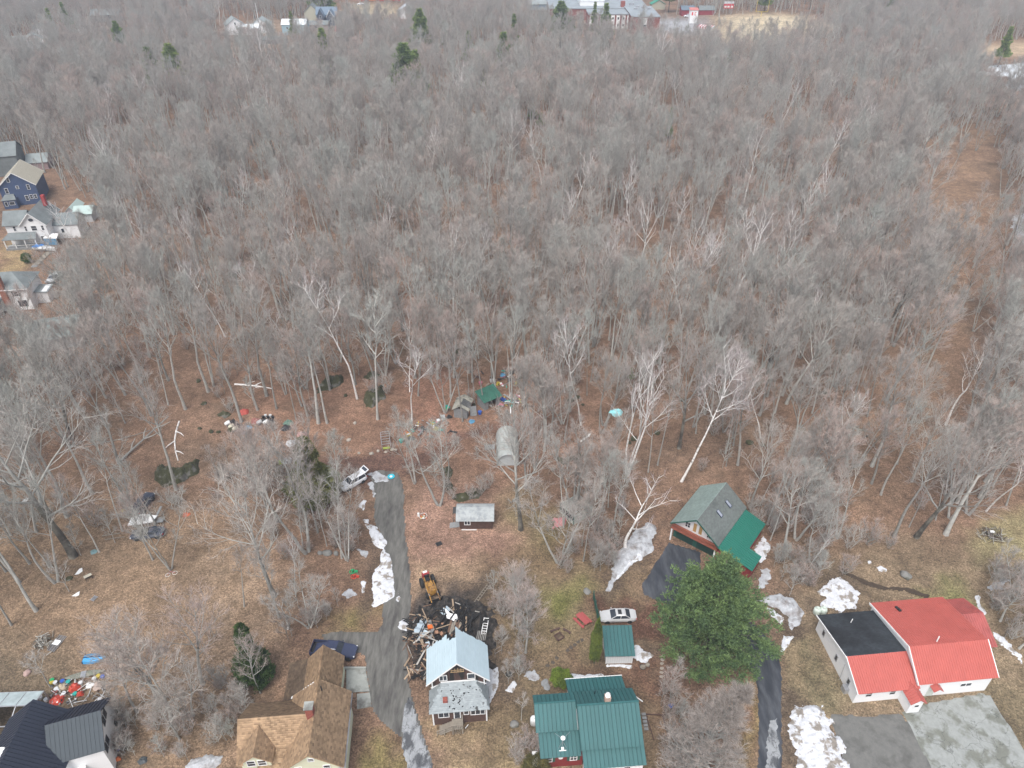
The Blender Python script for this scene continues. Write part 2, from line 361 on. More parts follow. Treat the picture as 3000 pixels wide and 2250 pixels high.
# ------------------------------------------------------------------ trees
M_BARK = mat('grey_bark', (0.37,0.36,0.33), 0.9, var=0.25, scale=1.5, bump=0.02, bscale=8, rnd=0.3)
M_BARKD = mat('dark_bark', (0.075,0.066,0.055), 0.95, var=0.3, scale=1.2, col2=(0.19,0.18,0.15), c2scale=0.5, c2cut=0.5, rnd=0.2)
M_BIRCH = mat('pale_birch_bark', (0.78,0.75,0.72), 0.8, var=0.12, scale=2, col2=(0.25,0.22,0.19), c2scale=1.6, c2cut=0.62, stretch=(1,1,2.5))
def twigmat(name, a, b_, c3=None, isl=0.3):
    m = bpy.data.materials.new(name); m.use_nodes = True; t = m.node_tree; N = t.nodes; Lk = t.links
    p = N['Principled BSDF']; p.inputs['Roughness'].default_value = 0.9; p.inputs['Specular IOR Level'].default_value = 0.2
    oi = N.new('ShaderNodeObjectInfo'); rp = N.new('ShaderNodeValToRGB'); Lk.new(oi.outputs['Random'], rp.inputs[0])
    cr = rp.color_ramp; cr.elements[0].color = (*a, 1); cr.elements[1].color = (*b_, 1)
    if c3: e = cr.elements.new(0.5); e.color = (*c3, 1)
    g = N.new('ShaderNodeNewGeometry'); mr = N.new('ShaderNodeMapRange'); Lk.new(g.outputs['Random Per Island'], mr.inputs[0])
    mr.inputs[3].default_value = 1-isl; mr.inputs[4].default_value = 1+isl
    v = N.new('ShaderNodeVectorMath'); v.operation = 'SCALE'; Lk.new(rp.outputs[0], v.inputs[0]); Lk.new(mr.outputs[0], v.inputs['Scale'])
    Lk.new(v.outputs[0], p.inputs['Base Color']); MATS[name] = m; return m
M_TWIG = twigmat('hardwood_twigs', (0.38,0.330,0.300), (0.365,0.370,0.340), (0.385,0.355,0.325))
M_TWIGP = twigmat('maple_twigs', (0.42,0.335,0.30), (0.40,0.36,0.325), (0.43,0.35,0.31))
M_TWIGB = twigmat('birch_twigs', (0.50,0.44,0.43), (0.46,0.41,0.40))

def grow(seed, H, R, clear=0.4, nl=13, ang=(24, 46), llen=0.42, up=0.35, n2=7, n3=5, nt=4, tl=(0.5, 1.1), tw=0.026, fork=0, lean=0.0, wob=0.05, top=1.0, shape=None, droop=0, sides=6, tsides=3, n1seg=5):
    """bare tree: returns (trunk MB, crown MB, twig triangles) ; crown = limbs + branchlets + twigs"""
    rg = random.Random(seed); TR = MB(); CR = MB(); tv = []
    def rdir(d, a):
        d = d.normalized(); p = d.orthogonal().normalized(); p.rotate(Matrix.Rotation(rg.uniform(0, 2*math.pi), 3, d))
        return (d*math.cos(a)+p*math.sin(a)).normalized()
    def path(p, d, L, n, upw, w):
        P = [p.copy()]; d = d.normalized()
        for i in range(n):
            d = (d+Vector((rg.gauss(0, w), rg.gauss(0, w), rg.gauss(0, w)*0.6+upw/n))).normalized(); p = p+d*(L/n); P.append(p.copy())
        return P
    def at(P, t):
        f = t*(len(P)-1); i = min(int(f), len(P)-2); return P[i].lerp(P[i+1], f-i), (P[i+1]-P[i]).normalized()
    def twigs(P, n, sc):
        for _ in range(n):
            q, d = at(P, rg.uniform(0.25, 1.0)); e = rdir(d, math.radians(rg.uniform(10, 55))); e.z += 0.15-droop; e.normalize()
            L = rg.uniform(*tl)*sc; s = e.cross(Vector((rg.gauss(0,1), rg.gauss(0,1), rg.gauss(0,1)))).normalized()*tw*0.5
            tv.extend((q-s, q+s, q+e*L))
    def cone(P, r, n=3):
        CR.tube(P, [r*(1-0.85*i/(len(P)-1)) for i in range(len(P))], n, 0, cap=False)
    def sub3(p, d, L, r):
        P = path(p, d, L, 2, 0.25-droop, 0.12); CR.tube(P, [r, r*0.7, r*0.25], 3, 1, cap=False); twigs(P, nt, 1)
    def sub2(p, d, L, r):
        P = path(p, d, L, 3, up-droop, 0.12); cone(P, r)
        for k in range(n3):
            t = 0.25+0.75*(k+rg.random())/n3; q, e = at(P, min(t, 1)); sub3(q, rdir(e, math.radians(rg.uniform(22, 50))), L*rg.uniform(0.35, 0.6)*(1.15-0.5*t), max(r*0.5, 0.018))
        twigs(P, 3, 1)
    def limb(p, d, L, r):
        P = path(p, d, L, n1seg, up, 0.10); cone(P, r, 4)
        for k in range(n2):
            t = 0.22+0.78*(k+rg.random())/n2; q, e = at(P, min(t, 1)); sub2(q, rdir(e, math.radians(rg.uniform(25, 52))), L*rg.uniform(0.32, 0.55)*(1.2-0.55*t), max(r*0.46*(1.1-0.5*t), 0.03))
    stems = []
    nst = max(1, fork)
    for si in range(nst):
        d = Vector((lean, 0, 1))
        if nst > 1:
            a = 2*math.pi*si/nst+rg.uniform(-.4, .4); d = Vector((math.cos(a)*0.26+lean, math.sin(a)*0.26, 1))
        h = H*(1-0.12*rg.random()*(nst > 1))
        P = path(Vector((0.12*math.cos(si*2.1)*(nst>1), 0.12*math.sin(si*2.1)*(nst>1), -0.4)), d, h*1.02, 9, 0.0 if lean else 0.05, wob)
        r0 = R*(0.8 if nst > 1 else 1)
        rr = [r0*max(0.06, (1-(i/9.0)**1.1)) for i in range(10)]; rr[0] = r0*1.35
        kc = max(2, int(round(9*min(clear+0.12, .9))))
        TR.tube(P[:kc+1], rr[:kc+1], sides, 0, cap=False); CR.tube(P[kc:], rr[kc:], sides, 0, cap=True)
        n = nl if nst == 1 else max(5, int(nl*0.6))
        for k in range(n):
            u = (k+rg.random()*0.7)/n; t = clear+(1-clear)*u; q, e = at(P, min(t, 0.99))
            a = math.radians(ang[1]+(ang[0]-ang[1])*u)
            az = k*2.4+rg.uniform(-.5, .5)+si; dd = Vector((math.cos(az)*math.sin(a), math.sin(az)*math.sin(a), math.cos(a)))
            if lean: dd = (dd+Vector((lean*.5, 0, 0))).normalized()
            f = shape(u) if shape else (0.70+0.5*math.sin(math.pi*min(1, u*0.9+0.15)))*(1-0.30*u)
            limb(q, dd, H*llen*f*rg.uniform(0.8, 1.15), max(0.055, rr[min(9, int(t*9))]*0.6))
        twigs(P[-3:], 14, 1.2)
    return TR, CR, tv
def tree_meshes(name, mats, **k):
    """meshes: trunk, crown and the two joined"""
    TR, CR, tv = grow(**k)
    def tri(mb): # triangulate quads & caps
        o = []; m = []
        for f, mi in zip(mb.f, mb.m):
            for i in range(1, len(f)-1): o.append((f[0], f[i], f[i+1])); m.append(mi)
        return np.array(mb.v, np.float32).reshape(-1, 3), np.array(o, np.int32).reshape(-1, 3), np.array(m, np.int32)
    v1, f1, m1 = tri(TR); v2, f2, m2 = tri(CR)
    t = np.array([tuple(q) for q in tv], np.float32).reshape(-1, 3); ft = np.arange(len(t), dtype=np.int32).reshape(-1, 3)
    vc = np.concatenate([v2, t]); fc = np.concatenate([f2, ft+len(v2)]); mc = np.concatenate([m2, np.ones(len(ft), np.int32)])
    mt = npmesh('trunk', v1, f1, mats[0]); mcr = npmesh('crown', vc, fc, mats[1:3], mc)
    mj = npmesh(name, np.concatenate([v1, vc]), np.concatenate([f1, fc+len(v1)]), list(mats), np.concatenate([m1, mc+1]))
    return mt, mcr, mj
TM = {}
HW = (M_BARK, M_BARK, M_TWIG)
MP = (M_BARK, M_BARK, M_TWIGP)
TM['maple0'] = tree_meshes('maple', MP, seed=1, H=17, R=0.24, clear=0.42, nl=14, llen=0.32, up=0.6, ang=(26, 50))
TM['maple1'] = tree_meshes('maple', MP, seed=2, H=15, R=0.20, clear=0.34, nl=14, llen=0.34, up=0.55, ang=(28, 52))
TM['ash0'] = tree_meshes('ash', HW, seed=3, H=20, R=0.26, clear=0.50, nl=13, llen=0.26, up=0.65, ang=(20, 40))
TM['ash1'] = tree_meshes('ash', HW, seed=4, H=18, R=0.20, clear=0.54, nl=11, llen=0.24, up=0.6, ang=(20, 40))
TM['ash2'] = tree_meshes('ash', HW, seed=5, H=19, R=0.24, clear=0.40, nl=12, llen=0.27, up=0.7, ang=(20, 42), fork=2)
TM['oak0'] = tree_meshes('oak', (M_BARKD, M_BARK, M_TWIG), seed=6, H=17, R=0.36, clear=0.34, nl=14, llen=0.42, up=0.5, n2=8, ang=(28, 55), nt=5)
TM['slim0'] = tree_meshes('slim', HW, seed=7, H=16, R=0.13, clear=0.55, nl=9, llen=0.17, up=0.55, n2=5, n3=4)
TM['slim1'] = tree_meshes('slim', MP, seed=8, H=14, R=0.11, clear=0.48, nl=9, llen=0.19, up=0.55, n2=5, n3=4)
TM['fork0'] = tree_meshes('fork', HW, seed=9, H=16, R=0.18, clear=0.42, nl=12, llen=0.25, up=0.6, fork=3)
BR = (M_BIRCH, M_BIRCH, M_TWIGB)
TM['birch0'] = tree_meshes('birch', BR, seed=10, H=17, R=0.14, clear=0.5, nl=9, llen=0.24, up=0.5, n2=4, n3=4, nt=3, wob=0.07)
TM['birch1'] = tree_meshes('birch', BR, seed=11, H=15, R=0.12, clear=0.55, nl=8, llen=0.24, up=0.6, n2=4, n3=3, nt=2, wob=0.09)
TM['shrub0'] = tree_meshes('shrub', (M_BARK, M_BARK, M_TWIGP), seed=12, H=4.5, R=0.04, clear=0.1, nl=9, llen=0.42, up=0.6, n2=4, n3=3, nt=4, fork=4, sides=3, tl=(0.35,0.7), tw=0.022)
TM['shrub1'] = tree_meshes('shrub', HW, seed=13, H=7, R=0.06, clear=0.25, nl=9, llen=0.30, up=0.5, n2=4, n3=3, nt=5, sides=3, tl=(0.35,0.8))
def place_tree(kind, name, label, x, y, h=None, rz=None, cat='tree', group=None, sc=None, wide=1.0, tilt=None):
    mt, mc, mj = TM[kind]; t = thing(name, label, cat, (x, y, 0), group=group)
    t.rotation_euler = (tilt[0] if tilt else 0, tilt[1] if tilt else 0, rz if rz is not None else random.uniform(0, 6.28))
    H0 = {'maple0':17,'maple1':15,'ash0':20,'ash1':18,'ash2':19,'oak0':17,'slim0':16,'slim1':14,'fork0':16,'birch0':17,'birch1':15,'shrub0':4.5,'shrub1':7}.get(kind, None) or TMH[kind]
    s = (h/H0) if h else (sc or 1)
    t.scale = (s*wide, s*wide, s)
    link('trunk', mt, t); link('crown', mc, t); return t
TMH = {}

# evergreens -------------------------------------------------------
def needlemat(name, a, b_, isl=0.35):
    m = twigmat(name, a, b_, None, isl); t = m.node_tree; N = t.nodes; p = N['Principled BSDF']; src = p.inputs['Base Color'].links[0].from_socket
    tc = N.new('ShaderNodeTexCoord'); nz = N.new('ShaderNodeTexNoise'); nz.inputs['Scale'].default_value = 0.9; nz.inputs['Detail'].default_value = 3
    t.links.new(tc.outputs['Object'], nz.inputs['Vector']); mx = N.new('ShaderNodeMix'); mx.data_type = 'RGBA'
    mr = N.new('ShaderNodeMapRange'); mr.inputs[1].default_value = .42; mr.inputs[2].default_value = .6; t.links.new(nz.outputs[0], mr.inputs[0]); t.links.new(mr.outputs[0], mx.inputs[0])
    v = N.new('ShaderNodeVectorMath'); v.operation = 'MULTIPLY'; v.inputs[1].default_value = (1.75, 1.6, 1.35); t.links.new(src, v.inputs[0])
    t.links.new(src, mx.inputs[6]); t.links.new(v.outputs[0], mx.inputs[7]); t.links.new(mx.outputs[2], p.inputs['Base Color']); return m
M_PINE = needlemat('pine_needles', (0.100,0.155,0.068), (0.092,0.150,0.070), 0.5)
M_PINED = needlemat('far_pine_needles', (0.165,0.22,0.07), (0.115,0.17,0.07), 0.4)
M_SPR = needlemat('dark_evergreen_needles', (0.050,0.095,0.032), (0.075,0.105,0.035), 0.45)
M_CED = needlemat('arborvitae_foliage', (0.085,0.115,0.030), (0.09,0.115,0.03), 0.35)
M_BUSH = needlemat('green_shrub_leaves', (0.12,0.17,0.035), (0.10,0.15,0.03), 0.4)
M_OLIVE = needlemat('olive_shrub_leaves', (0.09,0.085,0.035), (0.10,0.095,0.045), 0.4)
def conifer(seed, H, R, r0=0.25, clear=0.08, layers=16, per=6, tuft=14, tsize=0.35, tw=0.10, prof=None, up=0.25, sag=0.0, thin=1.0, clump=False, Lr=(.72, 1.12)):
    rg = random.Random(seed); TR = MB(); CB = MB(); tv = []
    P = [Vector((rg.gauss(0, .05)*i*.2, rg.gauss(0, .05)*i*.2, -0.3+(H+0.3)*i/8)) for i in range(9)]
    TR.tube(P, [r0*(1-0.93*i/8) for i in range(9)], 7)
    for li in range(layers):
        u = (li+rg.random()*.6)/layers; z = H*(clear+(1-clear)*u); rad = R*(prof(u) if prof else (1-u)**0.8*(0.75+0.25*math.sin(u*9)))+0.15
        for k in range(per):
            if rg.random() > thin: continue
            az = k*2*math.pi/per+li*1.1+rg.uniform(-.35, .35); L = rad*rg.uniform(*Lr)
            d = Vector((math.cos(az), math.sin(az), 0)); p0 = Vector((0, 0, z)); Q = []
            for i in range(5):
                f = i/4; Q.append(p0+d*(L*f)+Vector((0, 0, L*(up*f*f+sag*f*(1-f)))))
            CB.tube(Q, [max(.012, r0*0.22*(1-u))*(1-.8*i/4) for i in range(5)], 3, 0, cap=False)
            nt_ = max(4, int(tuft*L/R*2.2))
            side = Vector((-d.y, d.x, 0))
            cl = [] 
            for j in range(max(2, int(L*1.7)) if clump else 0):
                f = 0.2+0.85*math.sqrt(rg.random()); fi = min(f, 1.0); i = min(3, int(fi*4)); cl.append(Q[i].lerp(Q[i+1], fi*4-i)+side*rg.gauss(0, .20*L*f)+Vector((0, 0, rg.gauss(0, .12))))
            for j in range(nt_):
                if clump: c = rg.choice(cl)+Vector((rg.gauss(0, .27), rg.gauss(0, .27), rg.gauss(0, .13)))+d*rg.gauss(0, .15)
                else:
                    f = 0.12+0.88*math.sqrt(rg.random()); i = min(3, int(f*4)); c = Q[i].lerp(Q[i+1], f*4-i)+side*rg.gauss(0, 0.16*L*f+.05)+Vector((0, 0, rg.gauss(0.02, .10+0.03*L)))
                ax = (d*0.7+Vector((0, 0, 0.55))+side*rg.gauss(0, .4)).normalized()
                for q in range(7):
                    e = (ax+Vector((rg.gauss(0, .55), rg.gauss(0, .55), rg.gauss(0, .45)))).normalized()*tsize*rg.uniform(.6, 1.2)
                    s = e.cross(Vector((rg.gauss(0,1), rg.gauss(0,1), rg.gauss(0,1)))).normalized()*tw*.5
                    tv.extend((c-s, c+s, c+e))
    return TR, CB, tv
def con_meshes(name, mats, **k):
    TR, CB, tv = conifer(**k); o = [] ; 
    for f in CB.f:
        for i in range(1, len(f)-1): o.append((f[0], f[i], f[i+1]))
    v2 = np.array(CB.v, np.float32).reshape(-1, 3); f2 = np.array(o, np.int32).reshape(-1, 3)
    t = np.array([tuple(q) for q in tv], np.float32); ft = np.arange(len(t), dtype=np.int32).reshape(-1, 3)
    vc = np.concatenate([v2, t]); fc = np.concatenate([f2, ft+len(v2)]); mi = np.concatenate([np.zeros(len(f2), np.int32), np.ones(len(ft), np.int32)])
    return TR.mesh('trunk', mats[0], True), npmesh('crown', vc, fc, mats, mi), None
def bush_mesh(seed, rx, ry, rz, n, size, m, tw=0.07, box=False, cone=0):
    """dense leafy shrub: leaf-sized faces spread through a lumpy volume, thicker towards its surface"""
    rg = np.random.RandomState(seed); d = rg.normal(size=(n, 3)); d /= np.linalg.norm(d, axis=1)[:, None]
    r = rg.uniform(0.55, 1.0, n)**0.5; lump = 0.85+0.3*np.array([mn.noise(Vector(q)*2.2+Vector((seed, 0, 0))) for q in d])
    c = d*(r*lump)[:, None]
    if cone: c[:, :2] *= (1-cone*np.clip(c[:, 2:3]*.5+.5, 0, 1)**1.3)
    c = c*np.array([rx, ry, rz]); c[:, 2] += rz
    c[:, 2] = np.maximum(c[:, 2], 0.02)
    e = d+rg.normal(size=(n, 3))*0.6; e /= np.linalg.norm(e, axis=1)[:, None]; e *= (size*rg.uniform(.6, 1.3, n))[:, None]
    s = np.cross(e, rg.normal(size=(n, 3))); s /= np.linalg.norm(s, axis=1)[:, None]; s *= tw*.5
    v = np.stack([c-s, c+s, c+e], 1).reshape(-1, 3)
    return npmesh('foliage', v, np.arange(3*n).reshape(-1, 3), m)
TM['pinefar0'] = con_meshes('pine', (M_BARKD, M_PINED), seed=21, H=20, R=4.6, r0=.3, clear=.35, layers=15, per=7, tuft=30, tsize=.9, tw=.34, up=.25, prof=lambda u: (1-u)**.6*(.8+.2*math.sin(u*20)))
TM['pinefar1'] = con_meshes('pine', (M_BARKD, M_PINED), seed=22, H=20, R=4.0, r0=.3, clear=.25, layers=15, per=7, tuft=28, tsize=.9, tw=.32, up=.2, prof=lambda u: (1-u)**.8*(.75+.25*math.sin(u*15)), thin=.85)
TM['sprucefar'] = con_meshes('spruce', (M_BARKD, M_PINED), seed=23, H=14, R=2.6, r0=.2, clear=.12, layers=16, per=7, tuft=24, tsize=.6, tw=.25, up=-.1)
TM['bigpine'] = con_meshes('big_pine', (M_BARKD, M_PINE), seed=24, H=14.5, R=5.8, r0=.36, clear=.12, layers=22, per=9, tuft=125, tsize=.30, tw=.075, up=.26, clump=True, Lr=(.68, 1.15), prof=lambda u: (1-u)**.80*(.86+.24*math.sin(u*15)))
TM['hemlock'] = con_meshes('green', (M_BARKD, needlemat('olive_needles', (0.135,0.15,0.06), (0.135,0.15,0.06), 0.4)), seed=26, H=8, R=3.1, r0=.2, clear=.04, layers=18, per=8, tuft=60, tsize=.34, tw=.12, up=.2)
TM['mixgreen'] = con_meshes('green', (M_BARKD, M_SPR), seed=25, H=8, R=3.0, r0=.2, clear=.04, layers=18, per=8, tuft=70, tsize=.34, tw=.12, up=.15)
TMH.update(hemlock=8, pinefar0=20, pinefar1=20, sprucefar=14, bigpine=14.5, mixgreen=8)
# ------------------------------------------------------------------ the wood
BG = 'bare hardwood trees of the wood'
# hand-set trees: base pixel, height, kind, width factor, tilt (x,y), label
def tp(px, py): v = G(px, py); return v.x, v.y
rngF = random.Random(11)
NEAR = []   # ground positions already taken
def ht(px, py, h, kind, label, cat='tree', name='bare_tree', wide=1.0, tilt=None, rz=None, group=None):
    x, y = tp(px, py); NEAR.append((x, y)); return place_tree(kind, name, label, x, y, h, rz=rngF.uniform(0, 6.28) if rz is None else rz, wide=wide, tilt=tilt, cat=cat, group=group)
HAND = [
 (500,1668,14,'fork0','slim many-stemmed bare tree in front of the dark vehicles of the left wood',1.0,None),
 (448,1640,12,'maple1','twiggy bare tree whose crown veils the dark vehicles of the left wood',.9,None),
 (216,1629,27,'oak0','thick dark-barked bare tree with a forked pale crown on the left leafy slope',1.0,None),
 (516,1435,21,'ash0','straight grey bare tree standing beside the long mossy rock',1.0,None),
 (270,1444,21,'ash1','grey bare tree behind the dark forked one, over bare leafy ground',1.1,None),
 (349,1359,22,'ash0','tall bare tree where the fallen grey trunk rests on its foot',.9,None),
 (165,1707,19,'ash2','bare tree just above the white sheets lying on the leaves',1.0,None),
 (107,1789,20,'ash1','thick grey bare tree nearest above the split wood pile',1.2,None),
 (57,1707,19,'maple0','bare tree at the photo edge above the two white sheets',1.0,None),
 (33,1831,16,'slim0','slim bare tree at the edge of the photo, above the black-roofed house',1.2,None),
 (593,2003,16,'maple0','spreading bare tree with dark trunk midway between blue boat and tan-shingled house',1.15,(0.0,0.0)),
 (466,2060,15,'maple1','bushy bare tree right beside the rubbish heap by the black roof',1.25,None),
 (512,2125,14,'maple1','lowest of the spreading bare trees between the black roof and tan roof',1.3,None),
 (148,2012,7,'slim1','small bare tree in front of the buckets by the black-roofed house',1.6,None),
 (900,1617,22,'ash2','thick grey bare tree left of the gravel driveway with a broad twiggy crown',1.2,None),
 (803,1746,22,'maple0','pale leaning bare tree with tall broad crown on the tan leaf slope',1.1,(0.0,-0.12)),
 (817,1809,14,'ash1','tall pale-trunked bare tree at the lawn corner behind the tan-roofed house',.9,(0,-.04)),
 (907,1838,11,'fork0','many-stemmed grey bare tree beside the olive lawn',1.2,None),
 (716,1777,12,'slim0','thin leaning bare tree alone on the tan leaf slope',1.0,(0,-.2)),
 (763,2030,10,'maple1','small bare tree in front of the dark green evergreen',.9,None),
 (1018,1641,16,'fork0','clump of slender grey stems right beside the driveway snow',.9,None),
 (1001,1636,16,'slim0','slender stem joined to the clump beside the driveway snow',1.0,None),
 (811,1531,16,'maple0','bare tree with short dark trunk before the dark green thicket',1.1,None),
 (895,1480,15,'slim1','slender bare tree in front of the green thicket by the white car',1.2,None),
 (915,1500,13,'slim0','thin bare tree at the foot of the green thicket by the white car',1.2,None),
 (1047,1168,24.0,'birch0','tall pale straight trunk rising beside the twin mossy ledges',1.0,None),
 (1106,1229,22.8,'slim0','tall thin clean trunk above the metal rack trailer',1.3,None),
 (959,1240,20.4,'ash1','bare tree just behind the olive top of the green thicket',1.0,None),
 (933,1240,22.8,'ash0','twin-trunked grey tree behind the green thicket',1.0,None),
 (708,1236,22.8,'ash0','tall bare tree behind the row of riding mowers',1.0,None),
 (1287,1480,16,'ash2','grey forked bare tree at the upper left of the brown shed',1.3,None),
 (1206,1234,18.0,'birch0','pale birch with dark foot left of the two old sheds',1.0,None),
 (1356,1234,20.4,'slim0','thin tall stem rising right in front of the weathered grey shed',1.0,None),
 (1526,1551,20,'oak0','bare tree with flaky dark bark between the brown shed and the pale open hut',.9,None),
 (1638,1650,15,'fork0','dense grey bare tree in front of the roofless pale hut',1.3,None),
 (1680,1500,14.4,'ash2','grey bare tree whose crown covers the roofless pale hut',1.2,None),
 (1761,1498,12.0,'maple1','bare tree behind the roofless pale hut toward the snow',1.1,None),
 (1703,1245,22.8,'birch1','thin white birch left of the three-stemmed white tree',.8,None),
 (1602,1296,18.0,'ash2','bare tree with grey stems behind the arched shelter',1.3,None),
 (1560,1290,16.8,'ash1','bare tree leaning its crown over the arched shelter',1.3,None),
 (1540,1430,13.2,'maple1','twiggy bare tree in front of the arched shelter',1.2,None),
 (2770,1566,19.5,'maple0','lone broad bare tree with short dark trunk on the open tan slope',1.35,(0,0.12)),
 (2452,1577,14.4,'ash2','leaning bare tree at the edge of the open slope behind the garage',1.0,(0,.2)),
 (2347,1697,9.6,'birch1','thin curved pale stem leaning at the thicket edge above the snow patch',.5,(0,.35)),
 (2197,1489,14.4,'maple1','bare tree close behind the grey-green garage roof',1.0,None),
 (2290,1640,14.4,'maple0','twiggy bare tree in the thicket beside the green lean-to roof',1.2,None),
 (2330,1580,15.6,'ash2','bare tree in the thicket between garage and open slope',1.2,None),
 (2380,1500,15.6,'maple1','bare tree at the upper end of the thicket beside the garage',1.2,None),
 (1540,1912,11,'maple1','bare tree with pale limbs standing in the scrub beside the burnt debris',1.1,None),
 (1505,1830,10,'maple1','pinkish bare tree in the scrub beside the ladder-like frame',1.2,None),
 (1527,2109,5,'slim1','little bare sapling between the burnt house and the green-roofed house',1.2,None),
 (1960,2060,6,'maple1','small spreading bare tree beside the green-roofed house chimney end',1.2,None),
 (1989,1313,19.2,'oak0','dark straight trunk behind the white leaning birch',.8,None),
 (1899,1383,15.6,'slim1','thin bare tree just right of the three-stemmed white tree',1.0,None),
 (1926,1363,16.8,'slim0','thin bare tree midway between the two white-barked trees',1.0,None),
 (2930,1820,7.2,'maple1','bare thicket tree behind the far red lean-to roof',1.6,None),
 (2985,1900,7.2,'maple0','bare thicket tree by the snowy ditch at the photo edge',1.5,None),
 (2960,1760,8.4,'fork0','bare thicket tree over the snow above the red roof',1.4,None),
]
for px, py, h, k, lab, wd, ti in HAND:
    ht(px, py, h, k, lab, wide=wd, tilt=ti, name='birch_tree' if k.startswith('birch') else 'bare_tree')
# specially grown ones
TM['trio'] = tree_meshes('trio', BR, seed=31, H=20, R=0.22, clear=0.42, nl=10, llen=0.26, up=0.7, n2=5, n3=4, nt=2, fork=3, wob=0.06); TMH['trio'] = 20
TM['lean'] = tree_meshes('lean', BR, seed=37, H=17, R=0.16, clear=0.55, nl=12, llen=0.27, up=0.5, n2=5, n3=5, nt=4, lean=0.28, wob=0.03); TMH['lean'] = 17
TM['dead'] = tree_meshes('dead', BR, seed=33, H=7, R=0.17, clear=0.35, nl=8, llen=0.5, up=0.3, n2=3, n3=2, nt=2, wob=0.12); TMH['dead'] = 7
TM['bleach'] = tree_meshes('bleach', BR, seed=35, H=17, R=0.25, clear=0.5, nl=8, llen=0.40, up=0.6, n2=4, n3=3, nt=1, wob=0.1); TMH['bleach'] = 17
TM['snag'] = tree_meshes('snag', BR, seed=36, H=6, R=0.15, clear=0.8, nl=3, llen=0.15, up=0.5, n2=2, n3=1, nt=1); TMH['snag'] = 6
TM['larch'] = tree_meshes('larch', (M_BARK, M_BARK, twigmat('larch_twigs', (0.36,0.32,0.29), (0.37,0.32,0.29), None, .35)), seed=38, H=20, R=0.3, clear=0.05, nl=95, ang=(35,88), llen=0.22, up=0.30, n2=8, n3=5, nt=6, tl=(.4,.9), tw=.03, shape=lambda u: (1-u)**.75*1.05+.06); TMH['larch'] = 20
ht(1837,1392,23,'trio','big white-barked tree with three stems from one foot, blue scrap caught in it', name='birch_tree', rz=0.3)
ht(1994,1411,23,'lean','white birch leaning strongly to one side just behind the grey-green garage', name='birch_tree', rz=0.15)
ht(1835,1605,11.5,'dead','pale crooked dead tree rising from the long dirty snow heap', name='dead_tree')
ht(2770,1245,14,'bleach','dead tree with bleached forking limbs above the open tan slope', name='dead_tree', tilt=(0,.18))
ht(843,1843,6.5,'snag','bare white broken snag on the edge of the olive lawn', name='dead_tree')
ht(866,1746,13,'birch1','thin white birch stem beside the pale leaning tree', name='birch_tree', wide=.7)
ht(2045,2300,20,'larch','dense cone-shaped leafless larch full of pale grey twigs at the foot of the photo', name='larch_tree')
ht(1595,800,21,'birch0','tall white birch standing out in the middle of the wood', name='birch_tree')
ht(830,985,20,'birch1','white birch leaning over the wood left of its middle', name='birch_tree', tilt=(0,-.12))
ht(1010,1000,17,'birch0','white birch with crooked top in the middle wood', name='birch_tree')
GB = 'white birches scattered in the wood'
for i in range(58):
    px = rngF.gauss(1900, 420) if i < 46 else rngF.uniform(300, 1300); py = rngF.uniform(230, 1000)
    ht(px, py, rngF.uniform(15, 22), rngF.choice(['birch0','birch1','bleach']), 'slender white-barked birch among the grey trees of the far wood', name='birch_tree', group=GB, tilt=(rngF.gauss(0,.05), rngF.gauss(0,.06)))

# extra slender trees of the thickets
for poly, k_, lab, gr in (([(1610,1400),(1760,1380),(1830,1450),(1800,1640),(1660,1660),(1600,1560)], 15, 'slender bare tree in the thicket round the roofless pale hut', 'thicket round the roofless hut'),
   ([(1460,1230),(1640,1200),(1660,1330),(1560,1400),(1480,1330)], 9, 'slender bare tree in the grove behind the arched shelter', 'grove behind the arched shelter'),
   ([(2210,1440),(2430,1380),(2440,1560),(2350,1690),(2260,1640)], 16, 'twiggy bare tree in the thicket on the right of the garage', 'thicket right of the garage'),
   ([(640,1400),(880,1400),(1020,1500),(980,1640),(800,1640),(660,1520)], 10, 'bare tree in the tangle of trunks left of the driveway', 'tangle left of the driveway'),
   ([(1200,1400),(1300,1380),(1320,1460),(1240,1490)], 2, 'small bare tree beside the upper left corner of the brown shed', 'trees by the brown shed'),
   ([(360,2040),(600,2020),(620,2160),(420,2200)], 5, 'low spreading bare tree between the black roof and the tan-shingled house', 'low trees between the roofs')):
    q = np.array(GP(poly)); c_ = 0
    while c_ < k_:
        x = rngF.uniform(q[:,0].min(), q[:,0].max()); y = rngF.uniform(q[:,1].min(), q[:,1].max())
        if sdist(np.array([x]), np.array([y]), q)[0] > 0:
            low = 'low' in gr
            place_tree(rngF.choice(['maple0','maple1'] if low else ['slim0','slim1','ash1','ash2','maple1']), 'bare_tree', lab, x, y, rngF.uniform(8, 13) if low else rngF.uniform(10, 17), rz=rngF.uniform(0, 6), wide=1.2 if low else 1.0, group=gr, tilt=(rngF.gauss(0,.05), rngF.gauss(0,.05))); NEAR.append((x, y)); c_ += 1
